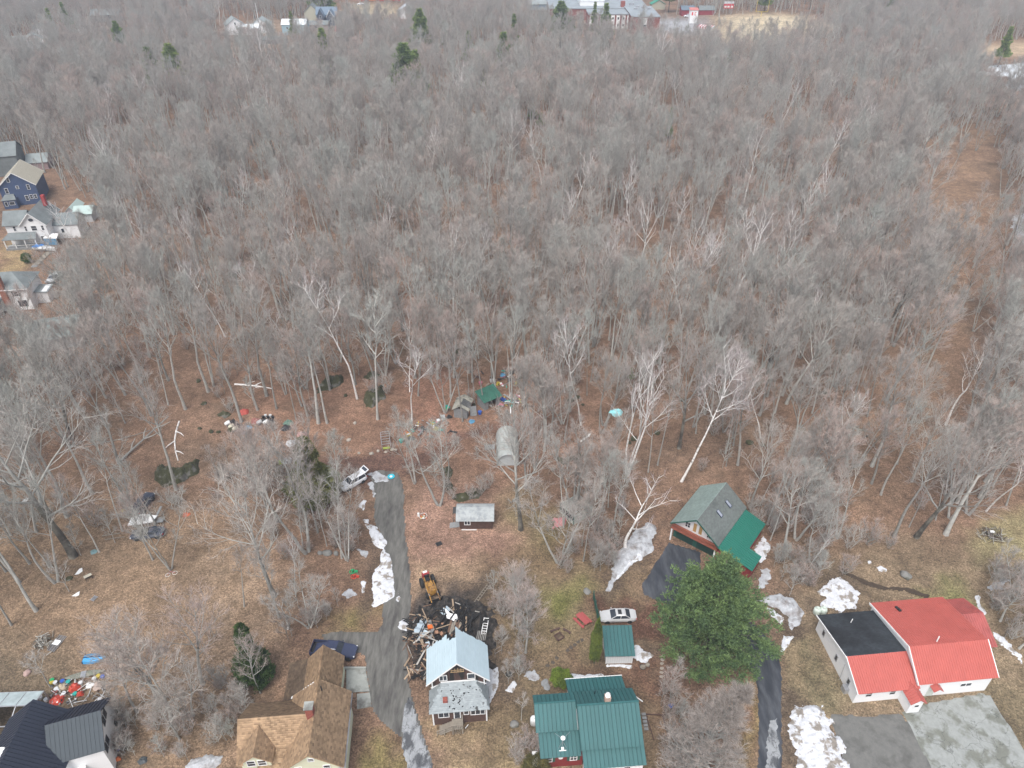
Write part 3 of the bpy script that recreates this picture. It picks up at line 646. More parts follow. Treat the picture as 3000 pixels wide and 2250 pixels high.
# open ground where nothing grows (ground pixels)
CLEAR = [
 [(560,1280),(1000,1260),(1420,1220),(1600,1180),(1640,1260),(1900,1390),(2230,1400),(2420,1720),(2700,1560),(2900,1540),(3300,1500),(3400,2600),(-600,2600),(-500,1960),(120,1900),(260,1640),(560,1500)],
 [(2620,590),(2735,410),(2915,390),(2945,700),(2905,920),(2870,1170),(2735,1370),(2630,1575),(2470,1570),(2555,1350),(2690,1130),(2775,860),(2630,680)],
 [(2030,150),(2050,58),(2240,38),(2380,46),(2440,78),(2380,135),(2250,160),(2060,160)],
 [(1880,45),(2080,45),(2080,170),(1960,160),(1880,150)],
 [(2850,128),(3300,110),(3300,400),(2920,330),(2850,290)],
 [(1520,0),(1990,-5),(1960,140),(1800,150),(1700,130),(1560,90)],
 [(980,0),(1160,0),(1200,40),(1200,95),(1150,110),(960,90)],
 [(650,70),(980,60),(1010,150),(880,165),(640,165)],
 [(-100,470),(110,510),(310,620),(330,700),(240,800),(235,930),(250,1075),(-100,1090)],
 [(60,120),(140,130),(150,200),(60,210)],
 [(225,90),(260,90),(260,130),(225,130)],
 [(1150,740),(1215,740),(1225,920),(1165,930)],
 [(240,1280),(620,1220),(700,1260),(620,1290),(420,1420),(230,1500),(150,1440)],
 [(950,1180),(1260,1160),(1300,1240),(1000,1270)],
 [(0,1290),(60,1300),(60,1370),(0,1380)],
 [(75,900),(215,895),(235,990),(90,1030)],
]
CL = [GP(c) for c in CLEAR]
cell = 4.0
xs = np.arange(-640, 640, cell); ys = np.arange(60, 1250, cell)
TX, TY = np.meshgrid(xs, ys); TX = TX.ravel(); TY = TY.ravel()
rr = np.random.RandomState(5); TX = TX+rr.uniform(-.48, .48, TX.size)*cell; TY = TY+rr.uniform(-.48, .48, TY.size)*cell
ok = np.abs(TX) < (TY*0.78+45)
for ci, c in enumerate(CL): ok &= (sdist(TX, TY, c) < 0.3) | ((ci == 1) & (rr.rand(TX.size) < .22))
dn = fbm(TX, TY, 0.035, 3)
ok &= rr.rand(TX.size) < np.clip(0.63+1.2*(dn-0.5), 0.25, 0.96)*np.where(TY > 600, 0.62, 1)
TX, TY = TX[ok], TY[ok]
na = np.array(NEAR)
m = np.ones(TX.size, bool)
for x, y in NEAR: m &= (TX-x)**2+(TY-y)**2 > 9
TX, TY = TX[m], TY[m]
order = np.argsort(TX**2+TY**2); TX, TY = TX[order], TY[order]
KIN = ['maple0','maple1','ash0','ash1','ash2','slim0','slim1','fork0','oak0','birch1']
right = fbm(TX+300, TY, 0.012, 2)
def pick(i):
    w = [2.6,2.4,2.6,2.8,2.4,3.2,3.2,1.8,0.35,0.3]
    if right[i] > 0.53: w = [1.2,1.2,3,3,2.6,3.6,2.6,2,0.2,0.9]
    return rngF.choices(range(10), w)[0]
kinds = [pick(i) for i in range(len(TX))]
print('forest trees', len(TX))
L1 = {'maple': 'bare maple-like tree with pinkish twigs among the others of the near wood', 'ash': 'bare grey tree with rising limbs among the others of the near wood',
      'slim': 'thin bare tree squeezed between bigger ones in the near wood', 'fork': 'bare tree forking from its foot among the others of the near wood',
      'oak': 'dark-trunked bare tree among the others of the near wood', 'birch': 'thin pale birch among the grey trees of the near wood'}
NIND = 145
for i in range(NIND):
    k = KIN[kinds[i]]; b = k[:-1]
    place_tree(k, 'birch_tree' if b == 'birch' else 'bare_tree', L1[b], TX[i], TY[i], sc=rngF.uniform(0.75, 1.12), rz=rngF.uniform(0, 6.28), wide=rngF.uniform(.88, 1.1), tilt=(rngF.gauss(0, .04), rngF.gauss(0, .04)), group=b+' trees of the near wood')

def scatter(name, label, pts, kidx, rots, scl, kinds_, cat):
    """one 'stuff' object: points carrying instances of the given meshes"""
    col = bpy.data.collections.new(name+'_sources')
    for j, k in enumerate(kinds_):
        o = bpy.data.objects.new('%02d_%s' % (j, k), TM[k][2]); col.objects.link(o)
    me = bpy.data.meshes.new(name); me.vertices.add(len(pts)); me.vertices.foreach_set('co', np.asarray(pts, np.float32).ravel())
    a = me.attributes.new('kidx', 'INT', 'POINT'); a.data.foreach_set('value', np.asarray(kidx, np.int32))
    a = me.attributes.new('krot', 'FLOAT_VECTOR', 'POINT'); a.data.foreach_set('vector', np.asarray(rots, np.float32).ravel())
    a = me.attributes.new('kscl', 'FLOAT_VECTOR', 'POINT'); a.data.foreach_set('vector', np.asarray(scl, np.float32).ravel())
    o = link(name, me); ng = bpy.data.node_groups.new(name, 'GeometryNodeTree')
    ng.interface.new_socket('Geometry', in_out='INPUT', socket_type='NodeSocketGeometry'); ng.interface.new_socket('Geometry', in_out='OUTPUT', socket_type='NodeSocketGeometry')
    N = ng.nodes; gi = N.new('NodeGroupInput'); go = N.new('NodeGroupOutput'); ci = N.new('GeometryNodeCollectionInfo')
    ci.inputs['Collection'].default_value = col; ci.inputs['Separate Children'].default_value = True; ci.inputs['Reset Children'].default_value = True
    ip = N.new('GeometryNodeInstanceOnPoints'); ip.inputs['Pick Instance'].default_value = True
    def na_(nm, dt):
        n = N.new('GeometryNodeInputNamedAttribute'); n.data_type = dt; n.inputs['Name'].default_value = nm
        return [s for s in n.outputs if s.enabled and s.name == 'Attribute'][0]
    e2r = N.new('FunctionNodeEulerToRotation')
    ng.links.new(gi.outputs[0], ip.inputs['Points']); ng.links.new(ci.outputs[0], ip.inputs['Instance'])
    ng.links.new(na_('kidx', 'INT'), ip.inputs['Instance Index']); ng.links.new(na_('krot', 'FLOAT_VECTOR'), e2r.inputs[0]); ng.links.new(e2r.outputs[0], ip.inputs['Rotation'])
    ng.links.new(na_('kscl', 'FLOAT_VECTOR'), ip.inputs['Scale']); ng.links.new(ip.outputs[0], go.inputs[0])
    md = o.modifiers.new('scatter', 'NODES'); md.node_group = ng
    return tag(o, label, cat, kind='stuff')
n = len(TX)-NIND; s = rr.uniform(0.72, 1.2, n)*np.where(TY[NIND:] > 330, .85, 1); wd = rr.uniform(.88, 1.1, n)
zz = hill(TX[NIND:], TY[NIND:])
scatter('distant_woodland', 'wide leafless wood filling the land beyond the nearest trees', np.stack([TX[NIND:], TY[NIND:], zz], 1), kinds[NIND:],
        np.stack([rr.normal(0, .04, n), rr.normal(0, .04, n), rr.uniform(0, 6.28, n)], 1), np.stack([s*wd, s*wd, s], 1), KIN, 'woodland')
# low brush under and between the trees
cell = 4.4; xs = np.arange(-150, 150, cell); ys = np.arange(48, 270, cell)
BX, BY = np.meshgrid(xs, ys); BX = BX.ravel()+rr.uniform(-2, 2, BX.size); BY = BY.ravel()+rr.uniform(-2, 2, BY.size)
ok = np.abs(BX) < BY*0.78+15
big_ = sdist(BX, BY, CL[0]) > 0
for c in CL[1:]: ok &= sdist(BX, BY, c) < 0
ok &= ~big_
ok &= rr.rand(BX.size) < np.clip(fbm(BX, BY, .06, 3)*2.4-.75, 0, 1)
SCRUB = [([(2180,1500),(2440,1480),(2400,1700),(2300,1760),(2240,1600)], 55), ([(1440,1740),(1560,1700),(1570,1930),(1500,2030),(1440,1900)], 34), ([(620,2010),(740,2000),(740,2140),(650,2200),(600,2130)], 26), ([(860,1780),(1000,1770),(980,1850),(820,1900)], 14),
         ([(2860,1700),(3040,1660),(3080,1880),(2930,1880)], 34), ([(1660,1480),(1830,1480),(1800,1680),(1640,1680)], 34), ([(700,1540),(1060,1540),(1050,1620),(840,1650)], 22), ([(650,1390),(800,1330),(1000,1440),(800,1500),(620,1470)], 30), ([(1500,2150),(1580,2130),(1600,2240),(1500,2250)], 5), ([(1930,2000),(2000,1990),(2000,2250),(1950,2250)], 12), ([(1300,1300),(1430,1270),(1430,1460),(1260,1470)], 10), ([(330,2080),(560,2100),(560,2240),(330,2230)], 22)]
ex = []; ey = []
for p, k in SCRUB:
    q = np.array(GP(p)); c = 0
    while c < k:
        x = rngF.uniform(*sorted((q[:,0].min(), q[:,0].max()))); y = rngF.uniform(q[:,1].min(), q[:,1].max())
        if sdist(np.array([x]), np.array([y]), q)[0] > 0: ex.append(x); ey.append(y); c += 1
BX = np.concatenate([BX[ok], ex]); BY = np.concatenate([BY[ok], ey]); n = len(BX); s = rr.uniform(.5, 1.05, n)
s[n-len(ex):] *= 0.8
scatter('undergrowth', 'leafless brush and saplings growing under and between the trees', np.stack([BX, BY, 0*BX], 1), rr.randint(0, 2, n),
        np.stack([0*BX, 0*BX, rr.uniform(0, 6.28, n)], 1), np.stack([s*1.1, s*1.1, s], 1), ['shrub0', 'shrub1'], 'undergrowth')
# evergreens
def ever(px, py, z, kind, h, label, name='pine_tree', wide=1.0, group=None, base=False):
    """evergreen whose top shows at (px,py)"""
    p = G(px, py, 0 if base else h*0.97); x, y = p.x, p.y; NEAR.append((x, y))
    return place_tree(kind, name, label, x, y, h, rz=rngF.uniform(0, 6.28), wide=wide, group=group)
ever(1180,135,0,'pinefar0',24,'broadest dark-green pine standing up out of the mid wood, twin topped', wide=1.3)
ever(1215,150,0,'pinefar1',21,'yellow-green pine leaning against the broadest pine of the mid wood', wide=1.1)
ever(1228,33,0,'pinefar0',24,'dense rounded pine near the white house at the far side of the wood')
ever(1300,62,0,'sprucefar',13,'small dark pine between the dense rounded pine and the bus-side yard')
ever(940,86,0,'sprucefar',19,'pine in front of the far house with a red roof', wide=1.2)
ever(1372,92,0,'pinefar1',18,'narrow pine of the group of three before the school wood')
ever(1475,97,0,'pinefar1',21,'larger ragged pine right of the narrow one before the school wood', wide=1.2)
ever(1420,158,0,'sprucefar',16,'low pale green evergreen below the ragged pine')
ever(1506,44,0,'sprucefar',17,'slim pine standing alone left of the school pine')
ever(1537,115,0,'sprucefar',10,'tiny slim evergreen under the slim lone pine')
ever(1645,10,0,'pinefar0',22,'wide layered pine in front of the school roof', wide=1.35)
ever(1744,8,0,'pinefar1',20,'left one of two pines before the white-panelled school wing', wide=.7)
ever(1778,12,0,'pinefar1',21,'right one of two pines before the white-panelled school wing', wide=1.1)
ever(336,68,0,'pinefar0',19,'round pine standing alone in the wood far on the left', wide=.9)
ever(428,140,0,'pinefar1',20,'flat-topped pine beside a denser one in the left wood', wide=1.2)
ever(492,135,0,'pinefar0',21,'denser right-hand pine of the pair in the left wood', wide=1.2)
ever(137,28,0,'sprucefar',18,'dark pine beside the white houses at the far left')
ever(178,8,0,'pinefar1',16,'small dark pine near the far left skyline of trees')
ever(850,36,0,'sprucefar',14,'small dark evergreen behind the blue-walled white-roofed house')
ever(935,52,0,'pinefar0',19,'tall dark pine directly behind the slate-blue house', wide=1.4, base=True)
ever(966,50,0,'pinefar1',18,'pine crowding the tall one behind the slate-blue house', wide=1.4, base=True)
ever(1270,34,0,'pinefar0',18,'left one of two dark pines at the far edge beyond the white house', wide=1.5, base=True)
ever(1318,30,0,'pinefar0',18,'right one of two dark pines at the far edge beyond the white house', wide=1.6, base=True)
ever(1958,36,0,'pinefar0',18,'dark pine at the wood edge behind the school', wide=1.2, base=True)
ever(2238,36,0,'pinefar1',16,'green pine behind the yellow goal post', wide=1.4, base=True)
ever(2545,62,0,'pinefar0',15,'left pine of the pair at the far right skyline of trees', base=True)
ever(2605,64,0,'pinefar0',17,'right pine of the pair at the far right skyline of trees', wide=1.2, base=True)
ever(2965,80,0,'pinefar1',18,'green pine at the wood edge beside the far pale field')
ever(1968,318,0,'sprucefar',11,'small solitary spruce in the middle of the right wood', name='spruce_tree', wide=.7)
ever(2140,145,0,'pinefar1',14,'yellowish evergreen half hidden by birches below the sports field')
ever(2585,575,0,'sprucefar',6,'low evergreen at the edge of the upper open slope', name='spruce_tree', wide=1.6)
for q, (px, py, h, w) in enumerate([(1560,300,6,1.8),(1585,330,5,2),(1850,1080,2.5,1.5)]):
    ever(px, py, 0, 'sprucefar', h, ['low dark evergreen deep in the middle wood','second low evergreen beside another in the middle wood','little evergreen sprig between bare trunks'][q], name='spruce_tree', wide=w)
p = G(2066,1903)
place_tree('bigpine', 'pine_tree', 'huge bushy green pine between the silver sedan and the red-roofed hall', p.x, p.y, 17.5, rz=.4, wide=1.05)
p = G(925,1468)
place_tree('hemlock', 'hemlock_tree', 'dark green hemlock half hidden by bare stems left of the white car', p.x, p.y, 13, rz=2, wide=.88)
p = G(755,1990)
place_tree('mixgreen', 'spruce_tree', 'deep green bushy evergreen left of the tan-roofed house', p.x, p.y, 11, rz=1, wide=.62)
def shrub(name, label, px, py, rx, ry, rz, n, size, m, tw=.06, cone=0, seed=1):
    p = G(px, py); t = thing(name, label, 'shrub', p); link('foliage', bush_mesh(seed, rx, ry, rz, n, size, m, tw, cone=cone), t)
    s_ = MB()
    for k in range(4): s_.tube([(0,0,-.1),(math.cos(k*1.6)*rx*.3, math.sin(k*1.6)*ry*.3, rz*.9)], [.04,.015], 4)
    s_.obj('stem', M_BARKD, t)
    return t
shrub('arborvitae', 'tall narrow green arborvitae column beside the small white shed', 1740,1945, 1.0,1.0,4.9, 16000,.17,M_CED,.06,cone=.6,seed=4)
shrub('shrub', 'round bright green shrub at the back corner of the green-roofed house', 1642,2005, 1.5,1.3,1.5, 9000,.16,M_BUSH,.08,seed=5)
shrub('shrub', 'dull olive evergreen shrub at the front wall of the green-roofed house', 1570,2262, 1.8,1.4,1.5, 9000,.18,M_OLIVE,.08,seed=6)
shrub('shrub', 'small dark evergreen beside the snowy path of the far left white house', 82,770, 1.3,1.3,1.4, 1500,.3,M_SPR,.14,seed=7)
# ------------------------------------------------------------------ building helpers
random.seed(3)
M_WHT = mat('white_paint', (0.78,0.78,0.77), 0.6, var=0.06, scale=1.5)
M_WSID = mat('white_siding', (0.80,0.80,0.80), 0.6, var=0.04, scale=.8, stretch=(.3,.3,6))
M_CREAM = mat('cream_siding', (0.62,0.63,0.47), 0.7, var=0.05, scale=.8, stretch=(.05,.05,6), bump=0.02)
M_BLACK = mat('black_trim', (0.02,0.02,0.022), 0.5, var=0.1)
M_GLASS = mat('dark_window_glass', (0.035,0.042,0.055), 0.12, var=0.3, scale=1.5, spec=0.8)
M_DOOR = mat('opening_shade', (0.03,0.028,0.028), 0.7)  # shade inside openings, put into a flat near-black colour
M_SHT = mat('tan_shingles', (0.345,0.235,0.145), 0.9, var=0.16, scale=.6, island=0.28, spec=.2)
M_SHM = mat('mossy_dark_shingles', (0.105,0.075,0.052), 0.9, var=0.3, scale=.7, island=0.25, spec=.2, col2=(0.17,0.12,0.08), c2scale=.5)
M_SHG = mat('grey_shingles', (0.27,0.30,0.30), 0.9, var=0.12, scale=.8, island=0.12, spec=.2)
M_SHD = mat('weathered_grey_shingles', (0.19,0.21,0.21), 0.9, var=0.2, scale=.5, island=0.1, spec=.2)
M_SHGG = mat('grey_green_shingles', (0.185,0.205,0.195), 0.9, var=0.12, scale=.5, island=0.12, spec=.2, col2=(0.14,0.155,0.15), c2scale=.25, c2cut=.55)
M_SHB = mat('black_shingles', (0.045,0.052,0.060), 0.75, var=0.3, scale=.5, island=0.2, col2=(0.018,0.019,0.022), c2scale=.2, c2cut=.58, c2soft=.2)
M_GRNM = mat('green_metal_roof', (0.030,0.112,0.114), 0.55, metal=0.0, var=0.05, scale=.8, spec=.4, rnd=.05)
M_GRNM2 = mat('bright_green_metal_roof', (0.020,0.15,0.110), 0.5, var=0.06, scale=1.2, spec=.4)
M_REDM = mat('red_metal_roof', (0.44,0.108,0.088), 0.5, var=0.08, scale=.6, spec=.4)
M_BLUM = mat('pale_blue_metal_roof', (0.47,0.58,0.63), 0.4, var=0.05, scale=.8, spec=.5)
M_BLKM = mat('black_metal_roof', (0.016,0.021,0.038), 0.6, var=0.1, scale=.8, spec=.5)
M_BLKM2 = mat('slate_metal_roof', (0.030,0.042,0.052), 0.6, var=0.1, scale=.8, spec=.5)
M_RED = mat('red_siding', (0.20,0.025,0.025), 0.7, var=.1)
M_BRICK = mat('red_brick', (0.26,0.075,0.055), 0.9, var=0.25, scale=6)
M_BRN = mat('brown_boards', (0.085,0.048,0.038), 0.85, var=0.25, scale=2, island=.2)
M_CHAR = mat('charred_wood', (0.012,0.011,0.011), 0.8, var=0.5, scale=3, island=.4)
M_OLDW = mat('old_grey_wood', (0.23,0.235,0.235), 0.9, var=0.2, scale=3, island=.25)
M_DECK = mat('weathered_deck_wood', (0.24,0.21,0.17), 0.9, var=0.2, scale=3, island=.25)
M_GRNW = mat('green_paint', (0.02,0.10,0.075), 0.6)
M_REDB = mat('redwood_stain', (0.28,0.085,0.05), 0.7, var=.15)
M_STEEL = mat('galvanised_steel', (0.45,0.46,0.48), 0.4, metal=.6, var=.1)
M_NAVY = mat('blue_siding', (0.055,0.085,0.17), 0.7, var=.1, scale=1)
M_PGRN = mat('pale_green_metal_roof', (0.42,0.52,0.49), 0.5, var=.1)

_wm = {}
def win(root, x, y, z, w, h, face='S', n=2, frame=M_WHT, shutters=None, name='window', label=None, glass=None, sash=False):
    """framed window: frame proud of the wall, glass set back in it"""
    key = (round(w, 2), round(h, 2), n, frame.name, shutters.name if shutters else '', sash)
    if key not in _wm:
        f = MB(); t = 0.08
        f.box(-w/2, -.05, 0, w/2, .03, t); f.box(-w/2, -.05, h-t, w/2, .03, h); f.box(-w/2, -.045, t, -w/2+t, .03, h-t); f.box(w/2-t, -.045, t, w/2, .03, h-t)
        for i in range(1, n): xx = -w/2+w*i/n; f.box(xx-.035, -.04, t, xx+.035, .03, h-t)
        if sash: f.box(-w/2+t, -.038, h/2-.025, w/2-t, .03, h/2+.025)
        _wm[key] = (f.mesh('window', frame), MB().box(-w/2+t*.7, -.018, t*.7, w/2-t*.7, .0, h-t*.7).mesh('pane', M_GLASS))
    rz = {'S': 0, 'E': math.pi/2, 'N': math.pi, 'W': -math.pi/2}[face]
    o = link(name, _wm[key][0], root, (x, y, z), (0, 0, rz)); tag(o, label); link('pane', _wm[key][1], o)
    if shutters:
        for sgn in (-1, 1): MB().box(sgn*(w/2+.17)-.14, -.04, 0, sgn*(w/2+.17)+.14, .0, h).obj('shutter', shutters, o)
    return o
def shingles(root, poly, m, name='shingle_course', ex=0.22, tw=0.33, lift=.02):
    """overlapping tabs laid over a roof polygon, each its own face with a proud lower lip; eave is poly[0]-poly[1]"""
    P = [Vector(p) for p in poly]; U = (P[1]-P[0]).normalized(); Nn = U.cross(P[2]-P[1]).normalized()
    if Nn.z < 0: Nn = -Nn
    V = Nn.cross(U).normalized()
    if V.z < 0: V = -V
    q = [((p-P[0]).dot(U), (p-P[0]).dot(V)) for p in P]; u0 = min(a for a, b in q); u1 = max(a for a, b in q); v1 = max(b for a, b in q); v0 = min(b for a, b in q)
    nu = int((u1-u0)/tw)+2; nvv = int((v1-v0)/ex)+1
    I, J = np.meshgrid(np.arange(nu), np.arange(nvv)); I = I.ravel(); J = J.ravel()
    rg = np.random.RandomState(len(P)+nu); ju = rg.uniform(-.04, .04, I.size)
    cu = u0+(I+(J % 2)*.5)*tw; cv = v0+J*ex
    ok = sdist(cu, cv+ex/2, q) > -.02; cu, cv, ju = cu[ok], cv[ok], ju[ok]; k = len(cu)
    if k == 0: return None
    umin, umax = u0, u1
    a = np.clip(cu-tw/2+.004, umin, umax); b = np.clip(cu+tw/2-.004, umin, umax)
    l1 = lift+rg.uniform(0, .012, k)
    U_, V_, N_ = (np.array(w) for w in (U, V, Nn)); O = np.array(P[0])
    def pt(uu, vv, nn): return O+uu[:, None]*U_+vv[:, None]*V_+nn[:, None]*N_
    z0 = np.full(k, .004)
    v = np.stack([pt(a, cv+ju*.3, l1), pt(b, cv+ju*.3, l1), pt(b, cv+ex+.02, z0), pt(a, cv+ex+.02, z0), pt(a, cv+ju*.3, z0), pt(b, cv+ju*.3, z0)], 1).reshape(-1, 3)
    base = (np.arange(k)*6)[:, None]
    f = np.concatenate([base+np.array([0, 1, 2, 3]), base+np.array([4, 5, 1, 0])])
    o = link(name, npmesh(name, v, f, m), root); tag(o, kind='stuff'); return o
def roofslope(root, A, B, C, D, m, style='plain', th=0.16, w=0.45, rib=.06, name='roof', trim=None, smat=None):
    """A,B eave; C,D ridge (B-C and A-D are the rakes)"""
    A, B, C, D = map(Vector, (A, B, C, D)); n = (B-A).cross(D-A).normalized()
    if n.z < 0: n = -n
    if style == 'seam':
        k = max(1, round((B-A).length/w)); du = (B-A)/k; e = du.normalized(); ups = D-A
        s = MB(); s.slab([Vector((0,0,0)), du*.96, du*.96+ups, ups], th) if (du.cross(ups)).z > 0 else s.slab([ups, du*.96+ups, du*.96, Vector((0,0,0))], th)
        s.add([Vector((0,0,0)), e*.022, e*.022+ups, ups, n*rib, e*.022+n*rib, e*.022+ups+n*rib, ups+n*rib], [(4,5,6,7),(0,1,5,4),(3,7,6,2),(0,4,7,3),(1,2,6,5)])
        me = s.mesh('roof_panel', m); first = None
        for i in range(k): link('roof_panel', me, root, A+du*i)
        return
    s = MB(); pts = [A, B, C, D]
    if (B-A).cross(D-A).z < 0: pts = [D, C, B, A]
    s.slab(pts, th)
    if style == 'rib':
        k = max(1, round((B-A).length/w)); e = (B-A).normalized()
        for i in range(1, k):
            a = A+(B-A)*(i/k); d = D+(C-D)*(i/k); s.add([a-e*.02, a+e*.02, d+e*.02, d-e*.02, a+n*rib, d+n*rib], [(4,0,3,5),(1,4,5,2)])
    o = s.obj(name, m, root)
    if style == 'shingle': shingles(o, [A, B, C, D], smat or m)
    return o
def gable(root, x0, x1, y0, y1, e, r, m, wallm, axis='y', oh=.35, style='plain', th=.14, w=.45, walls=True, trim=None, pk=None, base=0.0, name='wall', rib=.035, oe=None):
    """walls x0..x1,y0..y1 with a gable roof; ridge along axis; e,r = eave and ridge height of the roof's upper face at the wall line"""
    oe = oh if oe is None else oe
    if axis == 'y':
        pk = (x0+x1)/2 if pk is None else pk; sl1 = (r-e)/(pk-x0); sl2 = (r-e)/(x1-pk)
        if walls: MB().prism([(x0,0,base),(x1,0,base),(x1,0,e-th),(pk,0,r-th),(x0,0,e-th)], (0,y0,0), (0,y1,0)).obj(name, wallm, root)
        roofslope(root, (x0-oe,y0-oh,e-sl1*oe), (x0-oe,y1+oh,e-sl1*oe), (pk,y1+oh,r), (pk,y0-oh,r), m, style, th, w, rib)
        roofslope(root, (x1+oe,y0-oh,e-sl2*oe), (x1+oe,y1+oh,e-sl2*oe), (pk,y1+oh,r+.003), (pk,y0-oh,r+.003), m, style, th, w, rib)
        if trim:
            for yy, s_ in ((y0-oh, -1), (y1+oh, 1)):
                for a, b in (((x0-oe, e-sl1*oe), (pk, r)), ((pk, r), (x1+oe, e-sl2*oe))):
                    MB().slab([(a[0], yy+s_*.03-.03, a[1]+.012), (b[0], yy+s_*.03-.03, b[1]+.012), (b[0], yy+s_*.03+.03, b[1]+.012), (a[0], yy+s_*.03+.03, a[1]+.012)][::1], .2).obj('rake_trim', trim, root)
    else:
        pk = (y0+y1)/2 if pk is None else pk; sl1 = (r-e)/(pk-y0); sl2 = (r-e)/(y1-pk)
        if walls: MB().prism([(0,y0,base),(0,y1,base),(0,y1,e-th),(0,pk,r-th),(0,y0,e-th)], (x0,0,0), (x1,0,0)).obj(name, wallm, root)
        roofslope(root, (x0-oh,y0-oe,e-sl1*oe), (x1+oh,y0-oe,e-sl1*oe), (x1+oh,pk,r), (x0-oh,pk,r), m, style, th, w, rib)
        roofslope(root, (x0-oh,y1+oe,e-sl2*oe), (x1+oh,y1+oe,e-sl2*oe), (x1+oh,pk,r+.003), (x0-oh,pk,r+.003), m, style, th, w, rib)
        if trim:
            t = MB()
            for xx, s_ in ((x0-oh, -1), (x1+oh, 1)):
                for a, b in (((y0-oe, e-sl1*oe), (pk, r)), ((pk, r), (y1+oe, e-sl2*oe))):
                    t.slab([(xx+s_*.03-.03, a[0], a[1]+.012), (xx+s_*.03+.03, a[0], a[1]+.012), (xx+s_*.03+.03, b[0], b[1]+.012), (xx+s_*.03-.03, b[0], b[1]+.012)], .2)
            t.obj('rake_trim', trim, root)

# ------------------------------------------------------------------ cream house with tan shingles
h = thing('house', 'cream house with tan shingle roofs, dormer and red brick chimney', 'house', (-18.0, 39.5), .084)
gable(h, -6.4, -.35, .35, 8.5, 4.8, 7.5, M_SHT, M_CREAM, 'y', .35, 'shingle', pk=-3.38)
gable(h, -11.3, -4.2, 1.6, 8.1, 4.5, 7.2, M_SHT, M_CREAM, 'x', .35, 'shingle')
gable(h, -5.8, -1.9, 8.9, 14.4, 3.25, 5.5, M_SHT, M_CREAM, 'y', .3, 'shingle')
roofslope(h, (-8.4,8.3,2.3), (-8.4,14.7,2.3), (-6.0,14.7,3.0), (-6.0,8.3,3.0), M_SHM, 'shingle')
MB().box(-8.2, 8.9, 0, -5.85, 14.4, 2.2).obj('wall', M_CREAM, h)
# dormer on the front slope of the wing
MB().prism([(-10.8,0,4.0),(-7.9,0,4.0),(-7.9,0,5.35),(-9.35,0,6.5),(-10.8,0,5.35)], (0,1.15,0), (0,3.8,0)).obj('dormer_wall', M_CREAM, h)
roofslope(h, (-11.15,.8,5.25), (-11.15,4.4,5.25), (-9.35,4.4,6.75), (-9.35,.8,6.75), M_SHT, 'shingle')
roofslope(h, (-7.55,.8,5.25), (-7.55,4.4,5.25), (-9.35,4.4,6.753), (-9.35,.8,6.753), M_SHT, 'shingle')
win(h, -9.95, 1.14, 4.15, .95, 1.1, n=1, sash=True); win(h, -8.8, 1.14, 4.15, .95, 1.1, n=1, sash=True)
ch = MB().box(-4.1, 4.3, 6.4, -3.3, 5.1, 8.9).obj('chimney', M_BRICK, h); MB().box(-4.2, 4.2, 8.9, -3.2, 5.2, 9.05).obj('chimney_cap', M_CONC, ch)
MB().tube([(-2.9,7.6,7.1),(-2.9,7.6,7.9)], .07, 8).obj('vent_pipe', M_BLACK, h)
MB().slab([(-.58,-.02,4.555),(.06,-.02,3.98),(.06,8.87,3.98),(-.58,8.87,4.555)], .02).obj('eave_flashing', mat('grey_ice_strip', (0.45,0.45,0.46), .5, var=.35, scale=1.2, stretch=(1,.3,1), col2=(.2,.19,.19), c2scale=1.5), h)
MB().slab([(-7.0,8.6,4.25),(-3.9,8.6,7.05),(-3.9,8.86,7.05),(-7.0,8.86,4.25)], .05).obj('rake_trim', M_WHT, h)
win(h, -3.35, .34, 5.6, .7, .7, n=1, sash=True); win(h, -4.9, .34, 3.6, .8, 1.1, n=1, sash=True); win(h, -1.9, .34, 3.6, .8, 1.1, n=1, sash=True)
for yy in (1.6, 3.9, 5.6): win(h, -.34, yy, 2.5, .8, 1.3, 'E', n=1, sash=True)
roofslope(h, (-9.6,-.2,2.9), (-6.3,-.2,2.9), (-6.3,1.6,3.5), (-9.6,1.6,3.5), M_SHT, 'shingle')
for x in (-9.5,-6.5): MB().box(x-.08,-.1,0,x+.08,.06,2.8).obj('porch_post', M_WHT, h)
tag(link('concrete_pad', MB().slab([(*q, .10) for q in GP([(1015,2030),(1083,2026),(1071,1962),(1015,1962)])], .10).mesh('concrete_pad', M_CONC)), kind='structure')
tag(link('concrete_pad', MB().slab([(*q, .10) for q in GP([(1046,2078),(1089,2071),(1083.5,2030),(1046,2034)])], .10).mesh('concrete_pad', M_CONC)), kind='structure')
o = thing('retaining_wall', 'low concrete lip along the head of the concrete pad beside the tan-roofed house', 'wall', G(1043,1960))
MB().box(-1.45,-.12,0,1.3,.12,.35).obj('wall', M_CONC, o)

